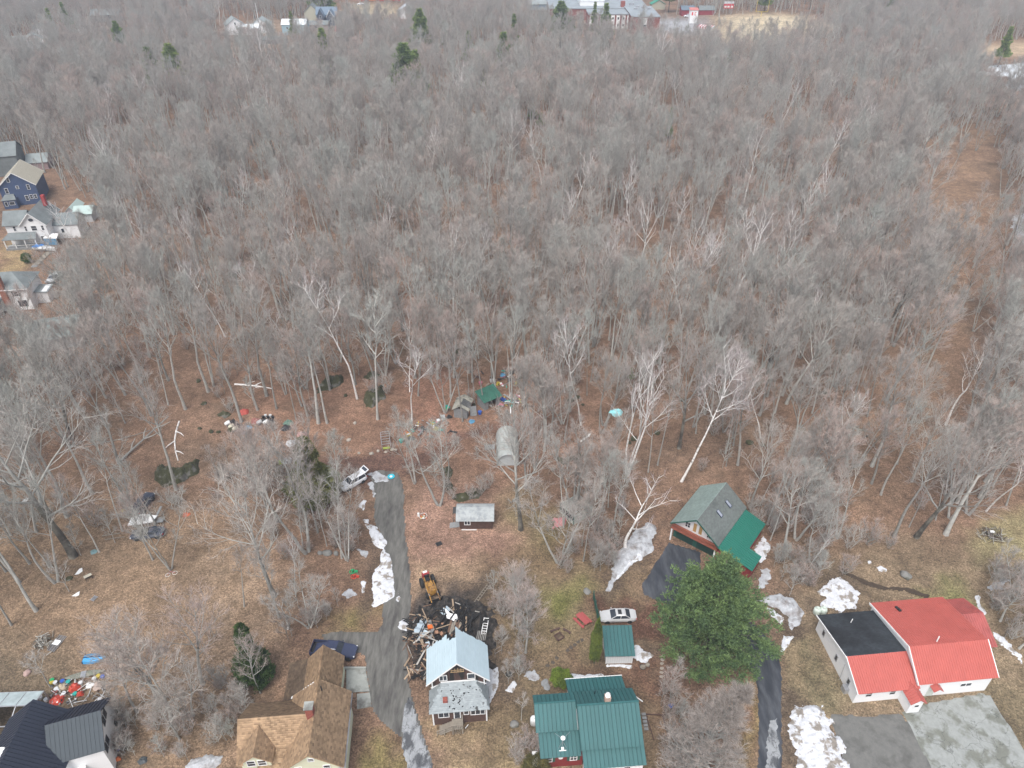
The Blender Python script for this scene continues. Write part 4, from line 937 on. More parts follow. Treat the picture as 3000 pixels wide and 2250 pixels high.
# ------------------------------------------------------------------ burnt house
b = thing('burnt_house', 'burnt brown house with pale blue metal roof, its rear collapsed into charred rubble', 'house', (-9.3, 46.7), .088)
MB().box(0, 0, 0, 6.35, 2.6, 3.15).obj('wall', M_BRN, b)
MB().prism([(0.05,0,0),(6.3,0,0),(6.3,0,4.75),(3.17,0,8.35),(0.05,0,4.75)], (0,2.6,0), (0,2.85,0)).obj('gable_wall', mat('scorched_brown_boards', (0.085,0.045,0.035), .85, var=.25, scale=2, col2=(0.012,0.011,0.011), c2scale=.35, c2cut=.50, c2soft=.12, bump=.02, stretch=(4,1,.6)), b)
MB().box(0.05,2.85,0,0.25,6.6,4.7).box(6.1,2.85,0,6.3,7.2,4.7).box(.3,2.9,2.9,6.0,6.2,3.05).obj('side_wall', M_CHAR, b)
def ragged(b, side):
    # metal roof sheets, the rear ends torn unevenly
    rg = random.Random(5+side); n = 13; y0 = 2.15
    for i in range(int(n)):
        t0, t1 = i/n, (i+1)/n
        def P(t, y): return Vector((3.17+side*t*3.75, y, 8.8-t*t*0-t*3.95))
        ye = 7.0+(rg.uniform(-.25,.1) if side < 0 else rg.uniform(-.15,.1))-(1.1*(1-t0)*(t0<.25) if side < 0 else 0)
        q = [P(t0,y0), P(t1-.004,y0), P(t1-.004,ye), P(t0,ye+rg.uniform(-.1,.1))]
        if side > 0: pass
        else: q = q[::-1]
        s = MB().slab(q, .06); s.obj('roof_panel', M_BLUM, b)
ragged(b, -1); ragged(b, 1)
# walk-out porch roof, hipped
PR = [(-.35,-.4,3.05),(6.7,-.4,3.05),(5.2,2.58,4.55),(1.15,2.58,4.55)]
M_PORCH = mat('stained_pale_shingles', (0.29,0.32,0.33), .9, var=.1, scale=1, island=.12, col2=(0.06,0.06,0.06), c2scale=1.1, c2cut=.66, c2soft=.05)

pr = MB().slab(PR, .12).obj('porch_roof', M_PORCH, b); shingles(pr, PR, M_PORCH)
q = [(-.35,2.58,3.05),(-.35,-.4,3.05),(1.15,2.58,4.55)]; MB().slab(q, .1).obj('porch_roof', M_PORCH, b); shingles(b, q, M_PORCH)
q = [(6.7,-.4,3.05),(6.7,2.58,3.05),(5.2,2.58,4.55)]; MB().slab(q, .1).obj('porch_roof', M_PORCH, b); shingles(b, q, M_PORCH)
MB().box(1.3,.55,3.45,1.85,1.1,3.95).obj('chimney_stub', M_BRICK, b)
ps = mound('debris_flakes', [(1.6,.0),(5.6,.1),(5.0,2.3),(3.0,1.6),(1.7,1.6)], .0, M_CHAR, cell=.1, edge=.2, rag=.6, nsc=1.6, parent=b)
bpy.data.objects.remove(ps)
rg = random.Random(9)
for i in range(34):
    x = rg.gauss(3.2, 1.2); y = rg.uniform(-.1, 2.0); z = 3.05+(y+.4)*1.5/2.98+.04; s_ = rg.uniform(.05, .15)
    if .6 < x < 5.7: MB().obox((x,y,z), (rg.gauss(0,1), rg.gauss(0,1), 0), s_*1.8, s_, .03).obj('roof_scrap', M_CHAR, b)
# trims, openings
for s_ in (-1, 1):
    tr = MB()
    A_ = Vector((3.17+s_*3.75, 2.12, 4.79)); B_ = Vector((3.17, 2.12, 8.74)); tr.obox((A_+B_)/2, B_-A_, (B_-A_).length, .05, .16); tr.obj('rake_trim', M_WHT, b)
MB().obox((.65,2.55,4.05),(1.3,0,.75),1.7,.06,.14).obox((5.85,2.55,4.05),(1.3,0,-.75),1.5,.06,.14).box(1.1,2.5,4.58,5.2,2.59,4.72).obj('belt_trim', M_WHT, b)
for x in (0.0, 6.28): MB().box(x-.04,-.04,0,x+.12,.06,3.05).obj('corner_board', M_WHT, b)
for x in (0.05, 6.2): MB().box(x-.03,2.55,3.3,x+.12,2.6,4.8).obj('corner_board', M_WHT, b)
MB().box(2.35,2.5,6.6,3.95,2.62,7.35).obj('vent_opening', M_DOOR, b)
st = MB()
for x in (2.45,2.85,3.2,3.55,3.85): st.box(x,2.44,6.62,x+.07,2.5,7.0+.35*(1-abs(x-3.15)/1.0))
st.box(2.35,2.44,6.58,3.95,2.5,6.66).box(2.35,2.44,6.95,3.95,2.5,7.0).obj('bare_studs', mat('raw_wood', (0.42,0.29,0.16), .8), b)
win(b, 1.45, 2.56, 4.95, .95, 1.05, n=2, label='window with its glass burnt out'); win(b, 4.75, 2.56, 4.95, .95, 1.05, n=1, label='window with its glass burnt out')
win(b, 1.3, -.01, 1.5, 1.3, 1.3, n=2); win(b, 3.95, -.01, 1.75, .65, 1.05, n=1); win(b, 5.3, -.01, 1.55, 1.75, 1.25, n=3)
d = MB().box(2.45,-.06,1.15,3.3,.01,3.0).obj('door', M_WHT, b); MB().box(2.57,-.09,1.25,3.18,-.05,2.9).obj('door_glass', M_GLASS, d)
# wooden stairs
stp = thing('stairs', 'weathered wooden entry stairs with railings at the burnt house door', 'stairs', (-9.3, 46.7), .088)
MB().box(2.2,-1.35,1.0,3.5,-.08,1.08).obj('landing', M_DECK, stp)
for i in range(6): MB().box(2.2-.3*(i+1),-1.35,1.0-.17*(i+1)-.04,2.2-.3*i+.03,-.2,1.0-.17*(i+1)+.02).obj('step', M_DECK, stp)
rl = MB()
for x, z in ((3.45,1.08),(2.25,1.08),(1.3,.5),(.45,.05)):
    for y in (-1.35,): rl.box(x-.045,y-.045,0,x+.045,y+.045,z+.9)
for x in (3.45,): rl.box(x-.045,-.2,0,x+.045,-.11,1.98)
rl.obj('post', M_DECK, stp)
for y in (-1.35,): MB().box(2.25,y-.05,1.94,3.5,y+.05,2.0).obj('rail', M_DECK, stp); MB().obox((1.35,y,1.44),(1.8,0,1.0),2.1,.09,.06).obj('rail', M_DECK, stp); MB().obox((1.35,y,.95),(1.8,0,1.0),2.1,.06,.05).obj('rail', M_DECK, stp)
MB().box(3.4,-1.35,1.94,3.5,-.1,2.0).obj('rail', M_DECK, stp)
for k_ in range(5): MB().box(2.35+.24*k_,-1.38,.05,2.42+.24*k_,-1.34,1.95).obj('baluster', M_DECK, stp)

# ------------------------------------------------------------------ green-roofed house
g = thing('house', 'large house with standing-seam green metal roofs, white and red walls', 'house', (7.6, 41.3), .075)
roofslope(g, (0,0,4.5), (6.95,0,4.5), (6.95,3.95,6.75), (0,3.95,6.75), M_GRNM, 'seam', w=.46)
roofslope(g, (0,6.7,4.9), (6.95,6.7,4.9), (6.95,3.95,6.755), (0,3.95,6.755), M_GRNM, 'seam', w=.46)
MB().prism([(0,.5,0),(0,6.4,0),(0,6.4,4.8),(0,3.95,6.5),(0,.5,4.55)], (.75,0,0), (6.6,0,0)).obj('wall', M_WSID, g)
roofslope(g, (.15,-1.35,3.0), (7.1,-1.35,3.0), (7.1,.5,3.85), (.15,.5,3.85), M_GRNM, 'seam', w=.46)
MB().box(.45,-1.05,0,6.8,.5,2.95).obj('wall', M_WSID, g)
roofslope(g, (-.5,9.3,3.4), (6.35,9.3,3.4), (6.35,6.3,4.6), (-.5,6.3,4.6), M_GRNM, 'seam', w=.46)
MB().box(-.2,6.4,0,6.0,9.0,3.3).obj('wall', M_WSID, g)
MB().box(-.55,9.28,3.22,6.4,9.36,3.44).obj('eave_trim', M_WHT, g)
roofslope(g, (-4.75,2.5,4.2), (-.02,2.5,4.2), (-.02,5.0,5.9), (-4.75,5.0,5.9), M_GRNM, 'seam', w=.46)
roofslope(g, (-4.75,6.6,5.0), (-.02,6.6,5.0), (-.02,5.0,5.905), (-4.75,5.0,5.905), M_GRNM, 'seam', w=.46)
MB().prism([(0,2.8,0),(0,6.3,0),(0,6.3,4.9),(0,5.0,5.6),(0,2.8,4.1)], (-4.4,0,0), (.35,0,0)).obj('wall', M_WSID, g)
roofslope(g, (-4.45,.3,2.8), (.15,.3,2.8), (.15,2.9,3.75), (-4.45,2.9,3.75), M_GRNM, 'seam', w=.46)
MB().box(-4.15,.7,0,.4,2.8,2.75).obj('front_wall', M_RED, g)
MB().box(-4.17,.72,0,-4.14,2.8,2.75).obj('side_wall', M_WSID, g)
ridge = MB().box(-.02,3.85,6.72,6.97,4.05,6.80).box(-4.77,4.92,5.88,0,5.08,5.95).obj('ridge_cap', M_GRNM, g)
win(g, -3.4, .69, 1.2, .75, 1.2, n=1, sash=True, shutters=M_GRNW); win(g, -.65, .69, 1.2, .85, 1.2, n=2, sash=True, shutters=M_GRNW)
MB().lathe([(.0,0),(.26,0),(.26,.04),(0,.04)], n=16).obj('plaque', M_WHT, g, loc=(-2.1,.7,1.9), rot=(math.pi/2,0,0))
for x in (1.2, 2.2, 3.0): win(g, x, -1.06, 1.0, .8, 1.3, n=2, sash=True)
sg = MB().box(4.75,-1.1,1.7,5.35,-1.06,2.25).obj('wall_picture', M_BLACK, g)
MB().add([(4.8,-1.105,1.75),(5.3,-1.105,1.8),(5.22,-1.105,2.2),(5.0,-1.105,2.0)], [(0,1,2,3)]).obj('red_motif', mat('signal_red', (.7,.05,.03), .5), sg)
c_ = MB().box(3.15,4.1,6.3,3.8,4.7,7.45).obj('chimney', mat('pale_brick', (.42,.30,.24), .9, var=.2, scale=6), g)
MB().lathe([(.3,0),(.32,.1),(.16,.22),(.2,.32),(.26,.38),(.12,.55),(0,.6)], (3.47,4.4,7.45), 10).obj('chimney_cap', M_WHT, c_)
an = MB().tube([(-1.9,1.35,3.2),(-1.9,1.35,4.9)], .035, 6).tube([(-2.35,1.1,3.25),(-1.9,1.35,4.2)], .02, 5).tube([(-1.45,1.1,3.25),(-1.9,1.35,4.2)], .02, 5)
for a_, e_ in ((-.9,.8),(.8,.8)): an.tube([(-1.9,1.35,4.7),(-1.9+a_,1.35+.3,4.7+e_)], .018, 4)
ao = an.obj('antenna', M_STEEL, g)
MB().lathe([(0,0),(.18,.02),(.26,.08),(.27,.12),(0,.10)], (-1.9,1.3,4.85), 12).obj('antenna_dome', M_WHT, ao)
MB().box(-2.3,.85,3.05,-1.5,.93,3.13).box(-2.05,.9,3.05,-1.75,1.2,3.28).obj('antenna_base', M_WHT, ao)
MB().tube([(6.1,6.6,4.9),(8.2,5.9,3.2)], .07, 6).obj('downpipe', M_WHT, g)
MB().tube([(-.6,6.7,4.7),(-1.9,6.75,4.6)], .07, 6).obj('gutter', M_WHT, g)
MB().tube([(2.4,6.0,5.2),(2.4,6.0,6.0)], .05, 6).obj('vent_pipe', M_BLACK, g)
def tank(px, py, label, m=M_WHT, r=.42, hh=1.35):
    t = thing('propane_tank', label, 'propane tank', G(px, py)); MB().lathe([(r*.8,0),(r,.12),(r,hh*.75),(r*.85,hh*.92),(r*.4,hh)], n=16).obj('tank_body', m, t, smooth=True)
    MB().lathe([(r*.42,hh*.96),(r*.42,hh+.18),(r*.3,hh+.2)], n=12).obj('valve_collar', m, t); return t
tank(1563, 2120, 'white upright propane tank at the left wall of the green-roofed house')
a = thing('heat_pump', 'white heat pump unit on the left wall of the green-roofed house', 'heat pump', (2.62, 42.5, .0), .075)
MB().box(-.35,-.9,.3,.25,.25,1.6).obj('case', M_WHT, a); MB().box(-.36,-.7,.6,-.345,.05,1.4).obj('fan_grille', M_STEEL, a); MB().box(-.3,-.85,0,.2,-.7,.3).box(-.3,.05,0,.2,.2,.3).obj('foot', M_STEEL, a)

MB().slab([(-.045,.0,4.47),(-.045,3.95,6.72),(-.045,3.95,5.9),(-.045,.0,3.65)],.03).obj('rake_trim', M_GRNM, g); MB().slab([(-.045,3.95,6.72),(-.045,6.7,4.87),(-.045,6.7,4.3),(-.045,3.95,5.9)],.03).obj('rake_trim', M_GRNM, g)

# white shed
s = thing('shed', 'small white garden shed with a green metal roof, by the arborvitae', 'shed', (11.95, 54.85), .02)
MB().prism([(0,0,0),(0,3.2,0),(0,3.2,2.85),(0,0,1.95)], (0,0,0), (3.35,0,0)).obj('wall', mat('shed_white_boards', (.62,.63,.63), .7, var=.05, scale=3, stretch=(6,6,.1), bump=.02), s)
roofslope(s, (-.25,-.3,1.98), (3.6,-.3,1.98), (3.6,3.5,3.06), (-.25,3.5,3.06), M_GRNM, 'seam', w=.47, th=.1)
for x in (-.03, 3.29): MB().box(x,-.03,0,x+.1,.02,1.95).obj('corner_board', M_WHT, s)
for k_ in range(11): MB().box(.1+k_*.29,-.018,.05,.12+k_*.29,-.001,1.9).obj('batten', M_WSID, s)
win(s, -.01, 1.2, 1.0, .7, .8, 'W', n=1); MB().box(1.9,-.05,1.55,2.25,-.02,1.68).obj('sign_plate', M_RED, s)
MB().box(-.05,2.1,.1,.0,2.95,2.0).obj('door', M_WHT, s)

# ------------------------------------------------------------------ red-roofed hall
r = thing('hall', 'white single-storey hall with broad red metal roofs and one black shingled slope', 'hall', (41.5, 49.5), .098)
MB().prism([(0,0,0),(0,10.5,0),(0,10.5,2.55),(0,3.5,4.2),(0,0,2.85)], (0,0,0), (7.4,0,0)).obj('wall', M_WSID, r)
roofslope(r, (-.3,-.5,2.7), (7.5,-.5,2.7), (7.5,3.5,4.4), (-.3,3.5,4.4), M_REDM, 'rib', w=.3)
o = roofslope(r, (-.35,10.8,2.65), (7.5,10.8,2.65), (7.5,3.5,4.403), (-.35,3.5,4.403), M_SHB, 'shingle')
MB().prism([(0,0,0),(0,11.2,0),(0,11.2,3.3),(0,3.3,5.55),(0,0,3.3)], (7.4,0,0), (17.0,0,0)).obj('wall', M_WSID, r)
roofslope(r, (7.2,-.35,3.2), (17.4,-.35,3.2), (17.4,3.3,5.65), (7.2,3.3,5.65), M_REDM, 'rib', w=.3)
roofslope(r, (7.2,11.6,3.2), (17.4,11.6,3.2), (17.4,3.3,5.653), (7.2,3.3,5.653), M_REDM, 'rib', w=.3)
t = MB()
for xx in (7.12,):
    MB().slab([(xx,-.4,3.22),(xx+.09,-.4,3.22),(xx+.09,3.3,5.7),(xx,3.3,5.7)], .3).obj('rake_trim', M_WHT, r); MB().slab([(xx,3.3,5.7),(xx+.09,3.3,5.7),(xx+.09,11.65,3.24),(xx,11.65,3.24)], .3).obj('rake_trim', M_WHT, r)
MB().slab([(-.42,3.5,4.43),(-.33,3.5,4.43),(-.33,10.85,2.68),(-.42,10.85,2.68)], .2).obj('rake_trim', M_WHT, r)
MB().slab([(-.37,-.55,2.72),(-.29,-.55,2.72),(-.29,3.5,4.43),(-.37,3.5,4.43)], .2).obj('rake_trim', M_WHT, r)
MB().slab([(17.35,-.35,3.22),(17.45,-.35,3.22),(17.45,3.3,5.68),(17.35,3.3,5.68)],.2).obj('rake_trim', M_WHT, r)
# entry porch
MB().prism([(5.75,0,0),(7.3,0,0),(7.3,0,2.35),(6.52,0,2.95),(5.75,0,2.35)], (0,-1.9,0), (0,0,0)).obj('porch_wall', M_WSID, r)
roofslope(r, (5.5,-2.15,2.25), (5.5,.9,2.25), (6.52,1.2,3.1), (6.52,-2.15,3.1), M_REDM, 'rib', w=.3, th=.1)
roofslope(r, (7.55,-2.15,2.25), (7.55,.9,2.25), (6.52,1.2,3.103), (6.52,-2.15,3.103), M_REDM, 'rib', w=.3, th=.1)
win(r, 6.6, -1.91, 1.15, .7, .65, n=1)
for x in (1.6, 4.6): win(r, x, -.01, 1.1, .85, 1.1, n=1, sash=True)
for y in (1.9, 5.2, 8.8): win(r, -.01, y, 1.0, .55, 1.0, 'W', n=1, frame=M_STEEL)
win(r, 13.9, -.01, 1.4, 1.5, .75, n=2)
d = MB().box(9.2,-.05,.05,10.1,.0,2.1).obj('door', mat('pale_green_door', (.55,.58,.53), .6), r)
c2 = MB().slab([(9.1,-.9,2.25),(9.75,-.9,2.75),(9.75,0,2.75),(9.1,0,2.25)], .06).slab([(9.75,-.9,2.75),(10.4,-.9,2.25),(10.4,0,2.25),(9.75,0,2.75)], .06).obj('door_canopy', M_REDM, r)
# right rear annex
MB().prism([(0,4.6,0),(0,10.9,0),(0,10.9,2.7),(0,8.1,3.9),(0,4.6,2.5)], (17.0,0,0), (20.0,0,0)).obj('annex_wall', M_WSID, r)
M_REDM3 = mat('dull_red_metal_roof', (0.36,0.09,0.08), 0.55, var=0.2, scale=.6)
roofslope(r, (17.42,4.1,2.5), (20.5,4.1,2.5), (20.5,8.1,4.1), (17.42,8.1,4.1), M_REDM3, 'rib', w=.3)
roofslope(r, (17.42,11.5,2.7), (20.5,11.5,2.7), (20.5,8.1,4.103), (17.42,8.1,4.103), M_REDM3, 'rib', w=.3)
MB().tube([(11.0,3.7,5.4),(11.1,3.8,6.4)], .07, 8).obj('vent_pipe', M_WHT, r); MB().tube([(3.3,9.0,3.0),(3.35,9.0,3.8)], .06, 8).obj('vent_pipe', M_WHT, r)
MB().obox((10.0,9.9,3.85),(.1,-1,.3),.9,.32,.2).obj('roof_vent', M_BLACK, r)
MB().tube([(-.25,3.1,0),(-.3,3.2,3.2)], .03, 5).box(-.6,1.2,0,-.05,2.0,.9).obj('utility_meter', M_STEEL, r)
tank(2391, 1797, 'left of two pale propane tanks behind the black shingled slope', mat('pale_green_tank', (.55,.62,.55), .5), .5, 1.1)
tank(2409, 1796, 'right of two pale propane tanks behind the black shingled slope', MATS['pale_green_tank'], .5, 1.1)

# ------------------------------------------------------------------ garage house
k = thing('garage_house', 'garage house with grey-green shingle roof, skylights, balcony and green metal lean-to', 'house', (23.5, 75.8), -math.radians(38))
MB().prism([(.3,0,0),(7.2,0,0),(7.2,0,3.4),(3.76,0,6.2),(.3,0,3.4)], (0,1.15,0), (0,9.6,0)).obj('wall', M_WSID, k)
roofslope(k, (-.05,0,3.5), (-.05,9.9,3.5), (3.76,9.9,6.5), (3.76,0,6.5), M_SHGG, 'shingle', smat=mat('grey_green_shingles_lit', (.36,.45,.41), .9, var=.08, scale=.6, island=.1, spec=.2))  # sky sheen of the left slope put into a paler shingle colour
roofslope(k, (7.57,0,3.5), (7.57,9.9,3.5), (3.76,9.9,6.503), (3.76,0,6.503), M_SHGG, 'shingle')
MB().obox((1.85,-.03,4.95),(3.81,0,3.0),4.85,.06,.2).obj('rake_trim', M_GRNW, k); MB().obox((5.67,-.03,4.95),(3.81,0,-3.0),4.85,.06,.2).obj('rake_trim', M_GRNW, k)
roofslope(k, (10.95,0,2.4), (10.95,9.6,2.4), (7.5,9.6,3.4), (7.5,0,3.4), M_GRNM2, 'seam', w=.4, th=.1)
MB().box(7.2,.3,0,10.7,9.4,2.3).obj('lean_to_wall', M_RED, k)
roofslope(k, (12.9,.2,2.0), (12.9,3.6,2.0), (10.9,3.6,2.45), (10.9,.2,2.45), M_GRNM2, 'seam', w=.4, th=.08)
MB().box(10.72,.4,0,12.7,3.4,1.9).obj('lean_to_wall', M_RED, k)
for (x, y) in ((5.55, 7.2), (5.4, 4.45)):
    z = 6.5-(x-3.76)*.787+.03; dd = Vector((1,0,-.787)).normalized()
    o = MB().obox((x,y,z+.05), dd, 1.25,.62,.14).obj('skylight', mat('skylight_frame', (.05,.06,.09), .5), k); MB().obox((x,y,z+.13), dd, 1.05,.42,.03).obj('pane', mat('skylight_glass', (.33,.36,.42), .1, spec=.9), o)
MB().box(.1,0.05,2.45,7.4,1.14,2.62).obj('balcony_floor', M_REDB, k)
rl = MB(); rl.box(.15,.05,3.4,7.35,.14,3.48).box(.15,.06,2.72,7.35,.12,2.78)
rl.obj('balcony_rail', M_REDB, k)
for i in range(34): MB().box(.2+i*.212,.07,2.7,.25+i*.212,.11,3.42).obj('baluster', M_REDB, k)
for x in (.2, 7.1): MB().box(x,.05,0,x+.2,.25,2.45).obj('post', M_WHT, k)
MB().box(.28,1.08,.0,7.2,1.14,2.45).obj('lower_front', M_GRNW, k)
gd = MB().box(.8,1.02,.05,3.5,1.08,2.2).obj('garage_door', mat('dark_green_door', (.012,.05,.04), .5), k)
for i in range(4): MB().box(.95+i*.62,.99,1.5,1.4+i*.62,1.02,1.8).obj('pane', M_GLASS, gd)
gd = MB().box(4.1,1.02,.05,6.8,1.08,2.2).obj('garage_door', MATS['dark_green_door'], k)
for i in range(4): MB().box(4.25+i*.62,.99,1.5,4.7+i*.62,1.02,1.8).obj('pane', M_GLASS, gd)
win(k, 2.2, 1.14, 3.1, .85, 1.1, n=2, sash=True); win(k, 5.6, 1.14, 3.0, .7, 1.0, n=2, sash=True)
for x in (3.35, 4.25):
    o = MB().box(x-.4,1.08,2.65,x+.4,1.14,4.75).obj('french_door', M_WHT, k); MB().box(x-.24,1.05,3.0,x+.24,1.08,4.6).obj('pane', mat('warm_lit_pane', (.45,.28,.10), .4), o)

# ------------------------------------------------------------------ brown shed with grey rolled roof
s = thing('shed', 'brown board shed with pale grey rounded roof and white window, on leaf-strewn yard', 'shed', (-8.0, 77.85), 0.0)
MB().box(0,0,.1,5.0,3.0,2.25).obj('wall', M_BRN, s)
MB().box(.1,.1,0,4.9,2.9,.1).obj('skid', M_OLDW, s)
for k_ in range(24): MB().box(.02+k_*.21,-.03,.1,.02+k_*.21+.19,-.001,2.2).obj('board', M_BRN, s)
pf = [(-.35,2.0),(.15,2.5),(.9,2.95),(1.6,3.05),(2.4,2.85),(3.1,2.35),(3.3,2.1)]
rf = MB(); M_ROLL = mat('grey_rolled_roofing', (.36,.38,.38), .8, var=.12, scale=2, col2=(.26,.28,.29), c2scale=1.2)
for (a, za), (b_, zb) in zip(pf, pf[1:]): rf.slab([(-.5,a,za),(5.3,a,za),(5.3,b_,zb),(-.5,b_,zb)], .07)
rf.obj('roof', M_ROLL, s)
for i in range(5): 
    rr_ = MB()
    for (a, za), (b_, zb) in zip(pf[:4], pf[1:4]): rr_.slab([(-.51+i*1.16,a,za+.012),(-.47+i*1.16,a,za+.012),(-.47+i*1.16,b_,zb+.012),(-.51+i*1.16,b_,zb+.012)], .02)
    rr_.obj('roof_seam', MATS['grey_rolled_roofing'], s)
win(s, 1.2, -.04, .95, .95, 1.05, n=2)
MB().box(-.05,.4,.15,-.0,2.4,2.0).obj('doorway', M_DOOR, s); MB().slab([(-1.6,.2,.0),(-.05,.2,.3),(-.05,1.3,.3),(-1.6,1.3,.0)], .08).obj('ramp', M_OLDW, s)
MB().slab([(-1.1,1.4,1.9),(-.02,1.4,2.1),(-.02,2.8,2.1),(-1.1,2.8,1.9)], .05).box(-1.1,1.4,0,-1.02,1.48,1.86).obj('side_canopy', mat('dark_tarp', (.05,.05,.05), .8), s)
MB().box(.3,-.25,0,2.6,-.15,.1).obj('loose_board', M_WHT, s)

# ------------------------------------------------------------------ arched shelter
s = thing('shelter', 'grey fabric arched garage shelter among the trees above the brown shed', 'shelter', (-2.6, 91.8), .03)
rings = []; W_, H_ = 3.9, 2.7
M_FAB = mat('grey_translucent_fabric', (.40,.42,.40), .7, var=.12, scale=1, col2=(.28,.30,.28), c2scale=.6, bump=.008)
for i in range(9):
    y = i*.95; sag = .05*(i % 2)
    rings.append([Vector((W_/2-(W_/2-sag)*math.cos(math.pi*j/12), y, max(0, (H_-sag)*math.sin(math.pi*j/12)**.75))) for j in range(13)]+[Vector((W_/2+(W_/2-.05)*math.cos(math.pi*j/12), y, max(-.02, (H_-.05)*math.sin(math.pi*j/12)**.75-.02))) for j in range(1, 12)])
MB().loft(rings).obj('cover', M_FAB, s, smooth=False)
MB().prism([(W_/2-(W_/2-.1)*math.cos(math.pi*j/12), 0, (H_-.1)*math.sin(math.pi*j/12)**.75) for j in range(13)], (0,.35,0), (0,.4,0)).obj('end_panel', mat('pale_end_fabric', (.47,.50,.50), .7, var=.1), s)
for i in range(0, 9, 2):
    MB().tube([(W_/2-(W_/2+.02)*math.cos(math.pi*j/12), i*.95, (H_+.02)*math.sin(math.pi*j/12)**.75) for j in range(13)], .025, 5).obj('hoop', M_STEEL, s)
# ------------------------------------------------------------------ two old sheds in the wood
s = thing('shed', 'old open-fronted shed with a dull green metal roof, in the leafy wood', 'shed', (-5.1, 107.2), .61)
MB().box(0,0,0,.12,2.4,2.05).box(3.3,0,0,3.42,2.4,2.05).box(0,2.3,0,3.42,2.42,2.3).obj('wall', M_OLDW, s)
for x in (0,.3,.6,2.5,2.8,3.1): MB().box(x,-.03,0,x+.28,.03,1.95).obj('board', M_OLDW, s)
MB().box(.9,1.6,.0,2.5,1.7,1.9).obj('inner_shade', M_DOOR, s)  # added dark sheet standing in for the shade inside the shed
roofslope(s, (-.3,-.4,2.1), (3.8,-.4,2.1), (3.8,2.7,3.0), (-.3,2.7,3.0), mat('weathered_green_metal', (.03,.12,.085), .6, var=.25, scale=1), 'rib', w=.4, th=.06)
s = thing('shed', 'sagging weathered grey board shed with a hole in its pale roof', 'shed', (-10.6, 105.2), -.18)
for x in range(9): MB().box(x*.27,0,0,x*.27+.25,.05,2.1+.02*x).obj('board', M_OLDW, s)
MB().box(0,.05,0,.06,3.2,2.2).box(2.4,.05,0,2.46,1.1,2.2).box(2.4,2.3,0,2.46,3.2,2.2).box(0,3.15,0,2.46,3.2,2.2).obj('wall', M_OLDW, s)
MR = mat('pale_rotten_roof', (.33,.32,.27), .9, var=.25, scale=1.5, col2=(.10,.09,.075), c2scale=.8, c2cut=.58)
MB().slab([(-.3,-.3,2.0),(1.25,-.3,2.95),(1.25,3.5,2.95),(-.3,3.5,2.0)], .07).slab([(1.25,-.3,2.95),(2.9,-.3,2.0),(2.9,.5,2.0),(1.25,.5,2.95)], .07).slab([(1.25,2.3,2.95),(2.9,2.3,2.0),(2.9,3.5,2.0),(1.25,3.5,2.95)], .07).obj('roof', MR, s)
for y in (.9,1.4,1.9): MB().obox((2.07,y,2.45),(1.65,0,-.95),1.9,.08,.1).obj('rafter', M_OLDW, s)
s = thing('door_panel', 'pale door leaning between the two old sheds', 'door', (-7.1, 105.9), .2); MB().obox((0,0,.95),(0,.25,1),1.9,1.2,.06,up=(0,1,0)).box(-.4,-.3,0,.4,-.2,.1).obj('panel', M_OLDW, s)
# roofless pale hut
o_ = G(1640, 1500); s = thing('hut', 'pale roofless hut with green window frames lost under bare branches', 'hut', o_, -.95)
MH = mat('pale_hut_panels', (.48,.50,.46), .8, var=.15)
MB().box(0,0,0,3.4,.08,1.9).box(0,3.6,0,3.4,3.68,1.9).box(3.32,.08,0,3.4,3.6,1.9).box(0,.08,0,.08,3.6,1.9).obj('wall', MH, s)
for i in range(6): MB().box(.02+i*.66,-.04,0,.12+i*.66,0,1.95).obj('frame_post', M_GRNW, s)
for i in range(5): MB().box(.16+i*.66,-.03,.7,.62+i*.66,0,1.6).obj('pane', M_GLASS, s)
M_NET = mat('sagging_netting', (.36,.36,.33), .9, var=.3, scale=3)
for i in range(12): MB().obox((1.7,.15+i*.31,1.98-.25*math.sin(i/11*math.pi)),(1,0.05,0),3.6,.12,.03).obj('roof_slat', M_NET, s)
mo = G(1640,1530); s = thing('sheet', 'faded pink sheet crumpled beside the roofless hut', 'sheet', mo)
link('cloth', mound('cloth', [(-1,-1),(.9,-.8),(1,.9),(-.8,.8)], .35, mat('faded_pink', (.50,.20,.20), .8, var=.2), cell=.15, edge=.5, rag=.6, nsc=1.5).data, s)
bpy.data.objects.remove(bpy.data.objects['cloth'] if bpy.data.objects['cloth'].parent is None else bpy.data.objects['cloth.001'])

# ------------------------------------------------------------------ black-roofed house, bottom left corner
# ridge (270,1100)->(0,1620) zoom ; wing ridge (360,1315)->(720,1190)
h = thing('house', 'white house with black metal roof and slate-grey gabled wing, cut by the photo corner', 'house', (0,0), 0)
def Z(u, v, z): return G(u*.3616, 1650+v*.3616, z)
R1 = Z(270,1100,8.0); R2 = Z(-160,1930,8.0); E1 = Z(880,1190,4.6); ax = (R1-R2).normalized(); sx = Vector((ax.y,-ax.x,0))
L_ = 15.0; F0 = R1-ax*L_
roofslope(h, F0+sx*4.9+Vector((0,0,-3.6)), R1+sx*4.9+Vector((0,0,-3.6)), R1, F0, M_BLKM, 'seam', w=.42)
roofslope(h, F0-sx*4.0+Vector((0,0,-3.6)), R1-sx*4.0+Vector((0,0,-3.6)), R1, F0, M_BLKM, 'seam', w=.42)
def poly_wall(root, name, pts, m, t=.15): return MB().slab(pts, t).obj(name, m, root)
q0 = R1-ax*.4; dn = lambda v, z: Vector((v.x, v.y, z))
MB().prism([dn(q0-sx*3.7,0), dn(q0+sx*4.6,0), dn(q0+sx*4.6,4.4), dn(q0,7.7), dn(q0-sx*3.7,4.4)], (0,0,0), -ax*(L_-.8)).obj('wall', M_WSID, h)
